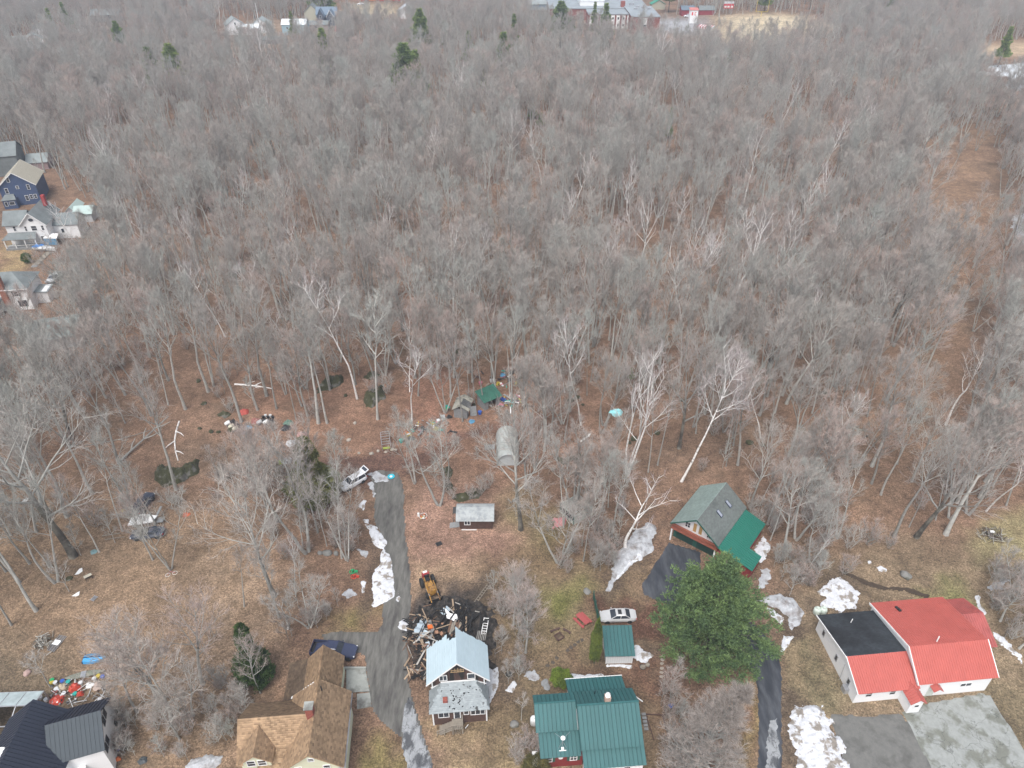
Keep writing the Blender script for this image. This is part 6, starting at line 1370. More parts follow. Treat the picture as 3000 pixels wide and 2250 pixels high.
for i in range(46):
    x = 560+random.random()*1900; y = 980+random.random()*330
    if sdist(np.array([G(x,y).x]), np.array([G(x,y).y]), CL[0])[0] < 1: rock(x, y, random.uniform(.3,.75), 'mossy dark stone half sunk in the leaf litter of the wood', M_MOSS, 'mossy stones in the leaf litter')
SS = [(1663,1905),(1673,1897),(1684,1889),(1694,1881),(1705,1875),(1631,1928),(1620,1941),(1604,1950)]
for x, y in SS: rock(x, y, .28, 'round dark stepping stone set in the lawn path to the white shed', mat('dark_slab',(.085,.07,.055),.9,var=.2), 'dark stepping stones', .15, 'stepping stone', 'stepping_stone')
for x, y in [(1944,1921),(1941,1933),(1939,1944),(1939,1958),(1938,1970),(1938,1982)]: rock(x, y, .26, 'pale round stepping stone in the line beside the huge pine', mat('pale_slab',(.34,.30,.25),.9,var=.1), 'pale stepping stones', .15, 'stepping stone', 'stepping_stone')
for x, y, lab in [(1596,2000,'upper of two half-round grey slabs by the round green shrub'),(1602,2012,'lower of two half-round grey slabs by the round green shrub')]: rock(x, y, .55, lab, M_OLDW, None, .12, 'stone slab', 'stone_slab')
def pole_thing(name, label, cat, P0, P1, r0, r1, m, h0=0.1, h1=0.1, bend=0, forks=0, group=None):
    a = G(*P0); b_ = G(*P1); t = thing(name, label, cat, (a.x, a.y, 0), group=group); d = b_-a; d.z = 0; n = Vector((-d.y, d.x, 0)).normalized()
    P = [Vector((d.x*f, d.y*f, h0+(h1-h0)*f))+n*bend*math.sin(f*math.pi)*d.length for f in (0,.25,.5,.75,1)]
    MB().tube(P, [r0+(r1-r0)*f for f in (0,.25,.5,.75,1)], 7).obj('trunk', m, t)
    for i in range(forks):
        f = .45+.5*i/max(1,forks); q = P[min(3,int(f*4))]; s_ = (-1)**i; e = q+(d*.28*(1-f*.5)+n*s_*d.length*.13)+Vector((0,0,.4))
        MB().tube([q, (q+e)/2+n*s_*.2, e], [r1*1.3, r1, r1*.4], 5).obj('branch', m, t)
    return t
FL = 'fallen_tree'
pole_thing(FL,'white fallen birch trunk lying across the leaves above the riding mowers','fallen tree',(688,1127),(800,1140),.22,.08,M_BIRCH,bend=.03,forks=4)
pole_thing(FL,'white fallen birch stem by the long mossy rock outcrop','fallen tree',(525,1236),(522,1350),.16,.09,M_BIRCH,bend=-.06,forks=3)
pole_thing(FL,'long grey fallen trunk resting against the tree left of the dark cars','fallen tree',(345,1358),(500,1240),.22,.10,M_BARK,.1,1.6,forks=4)
pole_thing(FL,'thin grey fallen stem bowed over the leaves above the long one','fallen tree',(250,1306),(440,1262),.09,.05,M_BARK,bend=-.05,forks=2)
pole_thing(FL,'dark fallen log in the gap right of the wood middle','fallen tree',(2480,1250),(2560,1270),.2,.15,M_BARKD,forks=1)
pole_thing(FL,'second dark fallen log near the first in the right wood','fallen tree',(2520,1290),(2545,1275),.2,.15,M_BARKD)
pole_thing(FL,'brown fallen trunk lying on the trail edge above the open slope','fallen tree',(2700,372),(2760,378),.2,.1,M_BARKD,forks=2)
pole_thing('fallen_branch','pale bent branch lying right of the old green shed','branch',(1498,1178),(1500,1145),.09,.05,M_BIRCH,bend=.1,forks=1)
pole_thing('board','long pale plank on the leaves left of the dark cars','board',(300,1571),(352,1563),.09,.09,M_DECK); pole_thing('board','second thin plank under the first, left of the dark cars','board',(308,1582),(365,1574),.06,.06,M_DECK)
pole_thing('pole','thin pale pole lying above the brush heap at the right','pole',(2870,1551),(2944,1551),.05,.04,M_DECK)
t = pole_thing('log','short cut white log standing in leaves right of the arched shelter','log',(1728,1272),(1723,1280),.2,.2,M_BIRCH); 
for i in range(7): x = 1700+i*4-(i%2)*3; y = 1294-i*3; pole_thing('log','pale cut log in the curved row right of the arched shelter','log',(x,y),(x+5,y+1),.13,.13,M_BIRCH,group='pale cut logs in a curved row')
# dug trench edge as an earth ridge
o = mound('ditch_edge', GP([(2482,1684),(2495,1683),(2545,1706),(2600,1720),(2660,1722),(2720,1745),(2715,1752),(2650,1731),(2590,1729),(2530,1712)]), -.10, mat('dark_soil',(.06,.042,.028),.95,var=.3), cell=.12, edge=.4, rag=.3, nsc=1.2, z0=.13, rough=.3); tag(o, kind='structure')

# ------------------------------------------------------------------ vehicles
M_TYRE = mat('black_rubber', (.018,.018,.018), .85); M_RIM = mat('alloy_rim', (.45,.46,.48), .35, metal=.8)
M_HL = mat('headlamp', (.7,.72,.75), .15); M_TL = mat('tail_lamp', (.45,.02,.02), .3)
def vehicle(name, label, cat, loc, rz, kind, paint, wheel=True):
    t = thing(name, label, cat, loc, rz)
    S = dict(sedan=dict(L=4.85,W=1.8,hood=.80,belt=.95,trunk=.98,gb=(1.35,4.05),gr=(2.1,3.35),H=1.42),
             suv=dict(L=4.6,W=1.85,hood=.98,belt=1.08,trunk=1.08,gb=(1.25,4.45),gr=(1.95,4.2),H=1.66),
             pickup=dict(L=5.9,W=2.0,hood=1.12,belt=1.2,trunk=1.2,gb=(1.75,3.9),gr=(2.4,3.75),H=1.88))[kind]
    L, Wd, H = S['L'], S['W'], S['H']; st = []
    xs_ = [0, .12, .5, S['gb'][0], S['gr'][0], S['gr'][1], S['gb'][1], L-.35, L-.08, L]
    for x in xs_:
        f = min(1, .62+.38*min(1, x/.55)**.6, .72+.28*min(1, (L-x)/.5)**.6) if 0 <= x <= L else 1
        w = Wd/2*max(.80, f); zt = S['hood']*(.86+.14*min(1, x/.5)) if x < S['gb'][0] else (S['belt'] if x <= S['gb'][1] else S['trunk']*(1-.10*max(0, (x-(L-.35))/.35)))
        if kind == 'pickup' and x > S['gb'][1]: zt = .62
        zb = .30 if .1 < x < L-.1 else .42
        st.append([Vector((x, s_*w*k, z)) for s_, k, z in ((-1,.9,zb),(-1,1,zb+.15),(-1,1.0,zt-.2),(-1,.86,zt),(1,.86,zt),(1,1.0,zt-.2),(1,1,zb+.15),(1,.9,zb))])
    for R_ in st:
        for v in R_: v.x -= L/2
    body = MB().loft(st)
    body.obj('body', paint, t, smooth=False)
    b0, b1 = S['gb']; r0, r1 = S['gr']; wb = Wd/2*.86; wr = Wd/2*.66
    def ring(x0, x1, w, z): return [Vector((x0-L/2, -w, z)), Vector((x1-L/2, -w, z)), Vector((x1-L/2, w, z)), Vector((x0-L/2, w, z))]
    MB().loft([ring(b0, b1, wb, S['belt']-.02), ring(r0, r1, wr, H-.05)]).obj('window_glass', M_GLASS, t)
    rt = MB().loft([ring(r0-.05, r1+.05, wr+.02, H-.06), ring(r0+.08, r1-.08, wr-.1, H+.01)]); rt.obj('roof', paint, t)
    pl = MB()
    for s_ in (-1, 1):
        for (xb, xr) in ((b0, r0), (b1, r1), ((b0+b1)/2-.05, (r0+r1)/2)):
            pl.obox(((xb+xr)/2-L/2, s_*(wb+wr)/2, (S['belt']+H-.05)/2), (xr-xb, -s_*(wb-wr), H-.05-S['belt']), math.hypot(xr-xb, H-S['belt'])+.05, .09, .06)
    pl.obj('pillar', paint, t)
    if kind == 'sedan': MB().box(2.35-L/2, -.38, H-.0, 2.85-L/2, .38, H+.02).obj('sunroof', M_BLACK, t)
    if kind == 'pickup':
        w = Wd/2; x0, x1 = b1+.08-L/2, L/2
        for s_ in (-1, 1): MB().box(x0, s_*w-.06 if s_ > 0 else -w, .5, x1, w if s_ > 0 else -w+.06, 1.22).obj('bed_side', paint, t)
        MB().box(x1-.07, -w+.06, .6, x1, w-.06, 1.2).obj('tailgate', paint, t); MB().box(x0, -w+.06, .6, x1-.07, w-.06, .64).obj('bed_floor', M_BLACK, t); MB().box(x0-.06, -w+.06, .6, x0, w-.06, 1.22).obj('bed_head', paint, t)
    ww = .33 if kind != 'pickup' else .40
    for xw in (.92, L-.95 if kind != 'pickup' else L-1.15):
        for s_ in (-1, 1):
            wh = thing('wheel', None, None, (xw-L/2, s_*(Wd/2-.1), ww)); wh.parent = t
            MB().lathe([(ww*.62,-.1),(ww*.95,-.11),(ww,-.06),(ww,.06),(ww*.95,.11),(ww*.62,.1)], n=18).obj('tyre', M_TYRE, wh, rot=(math.pi/2,0,0))
            MB().lathe([(0,-.07),(ww*.6,-.09),(ww*.6,.09),(0,.07)], n=10).obj('rim', M_RIM, wh, rot=(math.pi/2,0,0))
    for s_ in (-1, 1):
        MB().obox((.12-L/2, s_*Wd*.34, S['hood']*.78), (0,1,0), .38, .14, .14).obj('headlight', M_HL, t); MB().obox((L/2-.03, s_*Wd*.36, S['trunk']*.8), (0,1,0), .3, .08, .15).obj('tail_light', M_TL, t)
        MB().obox((b0+.25-L/2, s_*(Wd/2+.08), S['belt']+.06), (0,1,0), .16, .1, .1).obj('mirror', paint, t)
    MB().box(-L/2-.01, -.35, .5, -L/2+.06, .35, .66).obj('grille', M_BLACK, t)
    return t
P_SILV = mat('silver_paint', (.55,.55,.55), .3, metal=.2, var=.03); P_WHT = mat('white_car_paint', (.75,.76,.78), .25, var=.03)
P_NAVY = mat('navy_car_paint', (.04,.048,.09), .2, var=.1); P_DBL = mat('dull_dark_blue_paint', (.045,.055,.085), .5, var=.25, scale=1, col2=(.10,.11,.13), c2scale=.8)
a = G(1759,1830); b_ = G(1864,1827); c = (a+b_)/2
vehicle('parked_car', 'silver sedan with sunroof parked on brown dirt beside the green fence', 'car', (c.x, c.y+.9, 0), math.radians(2), 'sedan', P_SILV)
a = G(1003,1432); b_ = G(1074,1392); c = (a+b_)/2; d = b_-a
sv = vehicle('parked_car', 'white car with its tailgate raised at the head of the gravel driveway', 'car', (c.x-.1, c.y-.6, 0), math.atan2(d.y, d.x), 'suv', P_WHT)
MB().obox((2.35,0,1.85),(1,0,.35),1.0,1.5,.08).obj('tailgate', P_WHT, sv); MB().obox((2.42,0,1.93),(1,0,.35),.5,1.1,.04).obj('rear_window', M_GLASS, sv); MB().box(2.2,-.65,.6,2.29,.65,1.5).obj('cargo_opening', M_DOOR, sv)
a = G(920,1915); b_ = G(1040,1925); c = (a+b_)/2
vehicle('pickup_truck', 'dark navy pickup truck parked behind the tan-roofed house', 'pickup truck', (c.x, c.y+.3, 0), math.radians(174), 'pickup', P_NAVY)
a = G(430,1470); vehicle('parked_car', 'dark blue van pointing up the slope, farther of two dark vehicles in the left wood', 'van', (a.x, a.y-1.0, 0), math.radians(-98), 'suv', P_DBL)
a = G(436,1570); vehicle('parked_car', 'dark blue car parked crosswise, nearer of two dark vehicles in the left wood', 'car', (a.x, a.y, 0), math.radians(8), 'sedan', P_DBL)
sh_ = thing('tarp', 'white sheet spread between the two dark vehicles in the left wood', 'tarp', G(425,1535)); MB().slab([(-2.0,-1.1,.8),(1.6,-.6,1.0),(1.9,.8,1.05),(-.5,1.1,1.1),(-2.0,.5,1.0)], .04).obj('cloth', M_WHT, sh_)
sh_ = thing('board', 'pale board leaning on the dark van in the left wood', 'board', G(466,1520)); MB().obox((0,0,1.0),(0.15,1,.3),2.8,.35,.05).obj('panel', M_OLDW, sh_)
sh_ = thing('board', 'grey square board beside the dark cars', 'board', G(478,1530)); MB().obox((-.3,0,.5),(1,0,.1),1.1,1.0,.05).obj('panel', M_OLDW, sh_)
a = G(162,822); vehicle('parked_car', 'silver car standing by the white brick-chimney house far left', 'car', (a.x, a.y, 0), math.radians(80), 'suv', P_SILV)
a = G(2014,50); vehicle('parked_car', 'white pickup-like car beside the press box', 'car', (a.x, a.y, 0), math.radians(5), 'suv', P_WHT)
a = G(1057,14); vehicle('parked_car', 'white car on the open yard at the top edge', 'car', (a.x, a.y, 0), math.radians(5), 'sedan', P_WHT)
# far trucks row at the top edge
bx = thing('trailer', 'row of orange containers at the very top edge', 'trailer', G(1058,4)); 
for i in range(5): MB().box(i*5.5,0,.3,i*5.5+5,2.5,3).obj('container', mat('container_orange',(.45,.16,.05),.7) if i%2 else mat('container_red',(.4,.06,.04),.7), bx)
# sail boat under cover, far left
bo = thing('boat', 'white boat with bright blue cover stripe beside the boardwalk', 'boat', G(135,735), math.radians(-12))
rings = []
for f in (0,.15,.4,.7,.9,1.0):
    w = 1.2*math.sin(math.pi*min(1,f*.62+.34))**1.0*(1 if f<.95 else .15); rings.append([Vector((-3+6*f, -w, 1.0+.25*f)), Vector((-3+6*f, -w*.7, .45)), Vector((-3+6*f, 0, .2+.3*max(0,f-.7))), Vector((-3+6*f, w*.7, .45)), Vector((-3+6*f, w, 1.0+.25*f)), Vector((-3+6*f, 0, 1.25+.1*f))])
MB().loft(rings).obj('hull', M_WHT, bo); MB().slab([(-3,-1.0,1.25),(-1.6,-1.15,1.35),(0,1.1,1.4),(-1.6,1.0,1.35)], .05).slab([(-3,-.9,1.3),(-2.4,-1.0,1.3),(-2.4,.9,1.3),(-3,.8,1.3)],.05).obj('cover', mat('bright_blue_cloth',(.03,.20,.55),.6), bo)
tp_ = thing('canopy', 'white and blue tarp canopy against the white porch house', 'canopy', G(165,712)); MB().slab([(-2,-1.5,2.0),(1.5,-1.5,2.0),(1.5,0,2.7),(-2,0,2.7)],.05).slab([(-2,1.5,2.0),(1.5,1.5,2.0),(1.5,0,2.7),(-2,0,2.7)],.05).obj('top', M_WHT, tp_)
MB().slab([(-2,-1.6,.2),(1.2,-1.6,.2),(1.2,-1.45,1.95),(-2,-1.45,1.95)],.04).obj('side', mat('mid_blue_tarp',(.08,.25,.42),.6), tp_)
for x in (-2,1.4):
    for y in (-1.4,1.4): MB().box(x,y,0,x+.06,y+.06,2.0).obj('post', M_STEEL, tp_)

# tractor loader at the debris
a = G(1253,1712); b_ = G(1276,1765); d = b_-a
tr = thing('loader_tractor', 'old yellow loader tractor with black bucket pushed into the burnt debris', 'tractor', (a.x, a.y, 0), math.atan2(d.y, d.x))
MYE = mat('worn_machine_yellow', (.40,.21,.045), .6, var=.25, scale=3, col2=(.12,.06,.03), c2scale=2)
MB().box(-.6,-.45,.7,2.6,.45,1.2).obj('chassis', MYE, tr); MB().box(1.2,-.38,1.2,2.7,.38,1.75).obj('engine_hood', MYE, tr)
MB().box(-.1,-.32,1.25,.45,.32,1.45).box(-.2,-.32,1.4,-.05,.32,1.9).obj('seat', M_BLACK, tr); MB().tube([(.75,0,1.3),(.65,0,1.75)],.03,6).obj('steering_column', M_BLACK, tr)
MB().box(-.9,-.5,.8,-.4,.5,1.7).obj('rear_guard', mat('worn_red',(.30,.03,.03),.6), tr); MB().box(-1.05,-.3,1.5,-.7,.3,1.75).obj('fuel_can', M_WHT, tr)
for x, r_, y in ((0,.72,.85),(2.2,.45,.75)):
    for s_ in (-1,1):
        w_ = thing('wheel', None, None, (x, s_*y, r_)); w_.parent = tr
        MB().lathe([(r_*.5,-.18),(r_*.93,-.2),(r_,-.12),(r_,.12),(r_*.93,.2),(r_*.5,.18)], n=18).obj('tyre', M_TYRE, w_, rot=(math.pi/2,0,0)); MB().lathe([(0,-.1),(r_*.5,-.14),(r_*.5,.14),(0,.1)], n=10).obj('rim', MYE, w_, rot=(math.pi/2,0,0))
for s_ in (-1,1): MB().obox((2.3,s_*.6,1.1),(2.6,0,-.9),2.9,.12,.2).obj('loader_arm', MYE, tr); MB().tube([(1.4,s_*.6,.9),(2.9,s_*.6,1.2)],.05,6).obj('ram', M_STEEL, tr)
MB().slab([(3.4,-1.0,.1),(4.1,-1.0,.15),(4.1,1.0,.15),(3.4,1.0,.1)],.05).slab([(3.4,-1,.1),(3.4,1,.1),(3.5,1,.8),(3.5,-1,.8)],.05).box(3.4,-1.02,.1,4.0,-.97,.6).box(3.4,.97,.1,4.0,1.02,.6).obj('bucket', M_CHAR, tr)

# ------------------------------------------------------------------ burnt debris
rg = random.Random(77)
o = mound('ash_heap', GP([(1228,1775),(1300,1755),(1400,1760),(1440,1790),(1455,1900),(1430,1960),(1220,1970),(1200,1850)]), .7, mat('ash_and_soot', (.026,.023,.021), .95, var=.5, scale=2.5, bump=.1, bscale=5, col2=(.075,.062,.052), c2scale=1.1, c2cut=.55, c2soft=.2), cell=.15, edge=1.6, rag=1.6, nsc=.9, rough=.9); tag(o, 'black ash and soot heaped behind the burnt house', 'ash', kind='stuff')
dp = thing('debris_pile', 'heap of broken boards, charred beams and torn sheet metal behind the burnt house', 'debris', G(1290,1860))
base = G(1290,1860); MW = [mat('broken_tan_wood',(.34,.25,.17),.9,var=.2,rnd=.2), mat('broken_grey_wood',(.36,.34,.31),.9,var=.2,rnd=.2), M_CHAR, mat('broken_brown_wood',(.15,.09,.06),.9,var=.2)]
PM = {}
def scrap(name, px, py, z, l, w, h_, ang, tl, m):
    key = (m.name, round(l,1), round(w,2), round(h_,2))
    if key not in PM: PM[key] = MB().box(-round(l,1)/2,-w/2,-h_/2,round(l,1)/2,w/2,h_/2).mesh(name, m)
    p = G(px, py, z)-Vector((base.x, base.y, 0)); o = link(name, PM[key], dp, p, (rg.gauss(0,.2), tl, ang)); return o
for i in range(210):
    if i < 135: px, py = rg.gauss(1237,24), rg.uniform(1795,1985)
    else: px, py = rg.gauss(1330,50), rg.uniform(1770,1860)
    px = max(1195, px); dk = rg.random() < (.25 if px < 1270 else .6)
    scrap('plank', px, py, rg.uniform(.3,1.0) if px < 1228 else rg.uniform(.85,1.6), rg.choice((.8,1.2,1.6,2.0,2.6)), rg.choice((.10,.14,.2)), .05, rg.uniform(0,3.14), rg.gauss(0,.22), M_CHAR if dk else rg.choice(MW))
for i in range(26): scrap('beam', 1340+rg.gauss(0,32), 1800+rg.uniform(-25,70), rg.uniform(1.0,1.6), rg.choice((2.6,3.4)), .16, .18, math.radians(62)+rg.gauss(0,.14), rg.gauss(0,.07), M_CHAR)
M_SHEET = mat('crumpled_pale_sheet', (.36,.43,.48), .5, var=.15, scale=2)
for px, py, l, w, an_ in ((1232,1835,2.4,.9,1.3),(1238,1862,1.6,.6,1.0),(1305,1790,1.2,.8,.8),(1256,1895,1.4,.4,1.8)):
    s_ = MB(); 
    for q in range(5): s_.slab([(-l/2+l*q/5,-w/2+rg.uniform(-.1,.1),.15*(q%2)),(-l/2+l*(q+1)/5,-w/2,.15*((q+1)%2)),(-l/2+l*(q+1)/5,w/2+rg.uniform(-.15,.15),.15*((q+1)%2)),(-l/2+l*q/5,w/2,.15*(q%2))],.02)
    s_.obj('metal_sheet', M_SHEET, dp, loc=G(px,py,1.2)-Vector((base.x,base.y,0)), rot=(rg.gauss(0,.2),rg.gauss(0,.2),an_))
M_WCL = mat('white_torn_cloth',(.8,.8,.8),.8)
MB().slab([(-.9,.9,.4),(-.55,-.5,.1),(.2,-.7,.0),(.9,-.6,.1),(.75,.0,.25),(-.1,.1,.3)][::1],.03).slab([(.1,-.7,.02),(.7,-1.1,0),(.85,-.55,.1)],.03).obj('white_sheet', M_WCL, dp, loc=G(1322,1803,1.3)-Vector((base.x,base.y,0)))
for i in range(16):
    m_ = rg.choice((mat('insulation_pink',(.45,.26,.20),.9), mat('insulation_pale',(.42,.33,.27),.9), mat('carton_tan',(.34,.19,.12),.9), M_OLDW))
    scrap('chunk', rg.gauss(1258,20), rg.uniform(1820,1910), rg.uniform(.9,1.4), rg.choice((.3,.5,.7)), .4, .15, rg.uniform(0,3), rg.gauss(0,.3), m_)
MB().box(-.3,-.25,0,.3,.25,.25).obj('orange_tarp', mat('bright_orange',(.75,.16,.03),.7), dp, loc=G(1259,1838,1.2)-Vector((base.x,base.y,0)), rot=(.2,.3,.4))
# panelled deck floors sloping in the ruin
for i in range(9): scrap('deck_panel', 1318+i*4, 1835+(i%3)*6, 1.5, 2.0, .28, .06, 1.45, .1, M_DECK if i%2 else MW[3])
for i in range(6): scrap('wall_stud', 1398+i*5, 1862, 1.0, 1.6, .1, .14, 1.45, .15, MW[1])
la = thing('ladder', 'white ladder frame lying in the charred rubble beside the burnt house', 'ladder', G(1421,1835,.9), 1.45); la.location.z = .9
MB().box(-1.3,-.35,0,1.3,-.27,.1).box(-1.3,.27,0,1.3,.35,.1).obj('side_rail', M_WHT, la)
for i in range(7): MB().box(-1.2+i*.4,-.27,.02,-1.12+i*.4,.27,.08).obj('rung', M_WHT, la)
la = thing('ladder', 'brown wooden ladder lying on the grass above the burnt debris', 'ladder', G(1410,1742,.1), 1.05); la.location.z = .1
MB().box(-2.0,-.22,0,2.0,-.16,.07).box(-2.0,.16,0,2.0,.22,.07).obj('side_rail', M_DECK, la)
for i in range(9): MB().box(-1.9+i*.45,-.16,.01,-1.84+i*.45,.16,.05).obj('rung', M_DECK, la)

# ------------------------------------------------------------------ yard things
pt = thing('picnic_table', 'red wooden picnic table with bench on the lawn beside the green fence', 'picnic table', G(1706,1822), math.radians(-52))
for i in range(4): MB().box(-1.0,-.36+i*.19,.72,1.0,-.36+i*.19+.17,.76).obj('table_board', mat('picnic_red',(.36,.075,.07),.7,var=.1), pt)
for s_ in (-1,1):
    for j in (0,1): MB().box(-1.0,s_*.72-.15+j*.16,.42,1.0,s_*.72+j*.16-.01,.46).obj('bench_board', MATS['picnic_red'], pt)
for x in (-.7,.7):
    MB().obox((x,-.3,.36),(0,.5,.72),.9,.08,.1).obj('leg', MATS['picnic_red'], pt); MB().obox((x,.3,.36),(0,-.5,.72),.9,.08,.1).obj('leg', MATS['picnic_red'], pt); MB().box(x-.04,-.85,.36,x+.04,.85,.42).obj('crossbar', MATS['picnic_red'], pt)
a = G(1738,1755); b_ = G(1755,1838); d = b_-a
fe = thing('fence', 'narrow green lattice fence between picnic table and silver sedan', 'fence', (a.x,a.y,0), math.atan2(d.y,d.x)); L_ = d.length; n = int(L_/.28)
for i in range(n): MB().box(i*L_/n,-.02,.1,i*L_/n+.2,.02,1.5+.1*math.sin(i)).obj('fence_board', M_GRNW, fe)
for i in range(4): MB().box(i*L_/3-.05,-.06,0,i*L_/3+.05,.06,1.75).obj('fence_post', M_GRNW, fe)
MB().box(0,.02,.4,L_,.06,.48).box(0,.02,1.2,L_,.06,1.28).obj('fence_rail', M_GRNW, fe)
for (p0, p1, lab) in (((1612,1854),(1640,1843),'left of two low brown log benches round the fire pit'),((1650,1845),(1672,1858),'right of two low brown log benches round the fire pit')):
    a = G(*p0); b_ = G(*p1); d = b_-a; t = thing('bench', lab, 'bench', (a.x,a.y,0), math.atan2(d.y,d.x)); MB().box(0,-.13,.25,d.length,.13,.33).obj('seat', M_BRN, t); MB().box(.1,-.1,0,.25,.1,.25).obj('leg', M_BRN, t); MB().box(d.length-.25,-.1,0,d.length-.1,.1,.25).obj('leg', M_BRN, t)
fp = thing('fire_pit', 'small square brown-framed fire pit in the lawn', 'fire pit', G(1638,1866), .6)
for k_ in range(4): a_ = k_*math.pi/2; MB().box(-.5,.4,0,.5,.52,.22).obj('curb', M_BRN, fp, rot=(0,0,a_))
MB().box(-.4,-.4,0,.4,.4,.05).obj('ash_bed', M_SHM, fp)
# blue boat upside down
bo = thing('boat', 'bright blue rowing boat lying upside down on the leaves', 'boat', G(280,1930), math.radians(6)); rings = []
for i, f in enumerate((0,.2,.45,.7,.88,1.0)):
    w = (.62,.72,.74,.58,.32,.03)[i]; rings.append([Vector((-1.35+2.7*f, -w, .02)), Vector((-1.35+2.7*f, -w*.82, .32)), Vector((-1.35+2.7*f, -w*.25, .46)), Vector((-1.35+2.7*f, w*.25, .46)), Vector((-1.35+2.7*f, w*.82, .32)), Vector((-1.35+2.7*f, w, .02))])
MB().loft(rings).obj('hull', mat('boat_blue',(.03,.30,.60),.4,var=.08), bo); MB().box(-1.37,-.07,.44,1.2,.07,.49).obj('keel', mat('dark_blue',(.01,.04,.12),.5), bo); MB().box(-1.42,-.65,.0,-1.35,.65,.34).obj('transom', MATS['dark_blue'], bo)
can = thing('canoe', 'grey-green canoe-shaped log boat lying above the rubbish heap', 'canoe', G(250,1980), math.radians(14)); rings = []
for f in (0,.12,.35,.65,.88,1.0):
    w = max(.05,.45*math.sin(math.pi*f)**.5); rings.append([Vector((-2.3+4.6*f, -w, .35)), Vector((-2.3+4.6*f, -w*.6, .08)), Vector((-2.3+4.6*f, w*.6, .08)), Vector((-2.3+4.6*f, w, .35)), Vector((-2.3+4.6*f,0,.42))])
MB().loft(rings).obj('hull', mat('olive_hull',(.20,.21,.17),.8,var=.2), can); MB().box(-.4,-.42,.40,.2,.42,.46).obj('patch', M_STEEL, can)
# white sheets on the leaves
for k_, (pts, lab) in enumerate([([(219,1685),(233,1668),(241,1664),(243,1675),(231,1683)],'upper white paper-like sheet on the leaves'),([(210,1747),(227,1737),(234,1733),(232,1745),(222,1748)],'lower white triangular sheet on the leaves'),([(60,1476),(72,1463),(86,1458),(84,1466),(66,1478)],'white scrap of sheet under trees at the left edge')]):
    c = G(*pts[0]); t = thing('plastic_sheet', lab, 'sheet', c); P_ = [G(*q)-c for q in pts]; MB().slab([(q.x,q.y,.06+.05*(i%2)) for i, q in enumerate(P_)],.02).obj('sheet', M_WHT, t)
def bucket(px, py, lab, m, r=.2, h_=.35, group=None, name='bucket', cat='bucket'):
    t = thing(name, lab, cat, G(px,py), group=group); MB().lathe([(r*.8,0),(r,h_),(r*.92,h_),(r*.75,.05)], n=12).obj('pail', m, t); MB().lathe([(r*1.04,h_),(r*1.04,h_+.03),(0,h_+.04)], n=12).obj('lid', m, t); return t
MC = {n_: mat('plastic_'+n_, c_, .45) for n_, c_ in dict(red=(.50,.06,.035),green=(.02,.32,.12),teal=(.03,.35,.30),yellow=(.50,.38,.05),white=(.62,.63,.64),blue=(.03,.10,.42),sky=(.10,.28,.45),orange=(.55,.14,.04),black=(.02,.02,.02),lime=(.45,.55,.10),pink=(.5,.15,.2)).items()}
for px, py, c_, lab in [(155,1996,'green','green bucket, uppermost in the rubbish behind the black roof'),(154,2003,'yellow','yellow bucket under the green one'),(164,2003,'white','white bucket next to the yellow one'),(185,1999,'blue','dark blue bucket above the pale box'),(202,2001,'teal','teal crate-like bucket in the rubbish heap'),(278,1992,'white','tall white bucket by the yellow tub'),(290,1984,'yellow','yellow tub at the end of the canoe'),(303,1985,'blue','blue jug beside the yellow tub'),(189,2035,'white','white pail low in the rubbish heap'),(137,2053,'white','white pail by the black roof edge'),(167,2022,'white','white jug among sticks in the rubbish'),(295,2052,'white','white can lying lower in the rubbish heap'),(238,2004,'white','white pot right of the red heap'),(222,2036,'teal','teal tub low in the rubbish heap'),(73,2038,'white','white ball-like pot above the glasshouse'),(120,2046,'white','white pot at the black ridge end')]: bucket(px, py, lab, MC[c_], .26, .35)
def heap(px, py, lab, m, r, h_, seed=1, name='heap', cat='tarp'):
    t = thing(name, lab, cat, G(px,py)); q = mound('cloth', [(r*math.cos(a)*(1+.2*math.sin(a*3+seed)), r*.8*math.sin(a)) for a in np.arange(0,6.28,.5)], h_, m, cell=r/9, edge=r*.5, rag=r*.4, nsc=1.2/r, rough=.8); q.parent = t; q.location = (0,0,0); return t
heap(219,2015,'big red plastic heap in the middle of the rubbish',MC['red'],.75,.7,2); heap(235,2034,'smaller red heap below the big red one',MC['red'],.45,.5,3); heap(168,2052,'red heap at the edge of the black roof',MC['red'],.85,.6,4)
heap(183,2012,'pale tan crumpled carton in the rubbish',mat('carton_pale',(.45,.38,.28),.9),.6,.4,5); heap(262,2008,'flat white crumpled sheet at the right of the rubbish',M_WHT,.55,.3,6); heap(290,2008,'pinkish-beige crumpled sheet at the right of the rubbish',mat('beige_sheet',(.48,.38,.33),.9),.8,.35,7)
heap(337,2195,'crumpled blue bag on the ground right of the white gable wall',MC['blue'],.5,.45,8); heap(346,2224,'red-orange bag below the blue one',MC['orange'],.33,.4,9); heap(418,2228,'dark bag under the bare brush near the bottom edge',mat('dark_bag',(.07,.08,.085),.6),.55,.4,10)
jk = thing('junk_heap', 'tangle of sticks, cans and scrap filling the ground behind the black roof', 'junk heap', G(215,2030)); jb = G(215,2030)
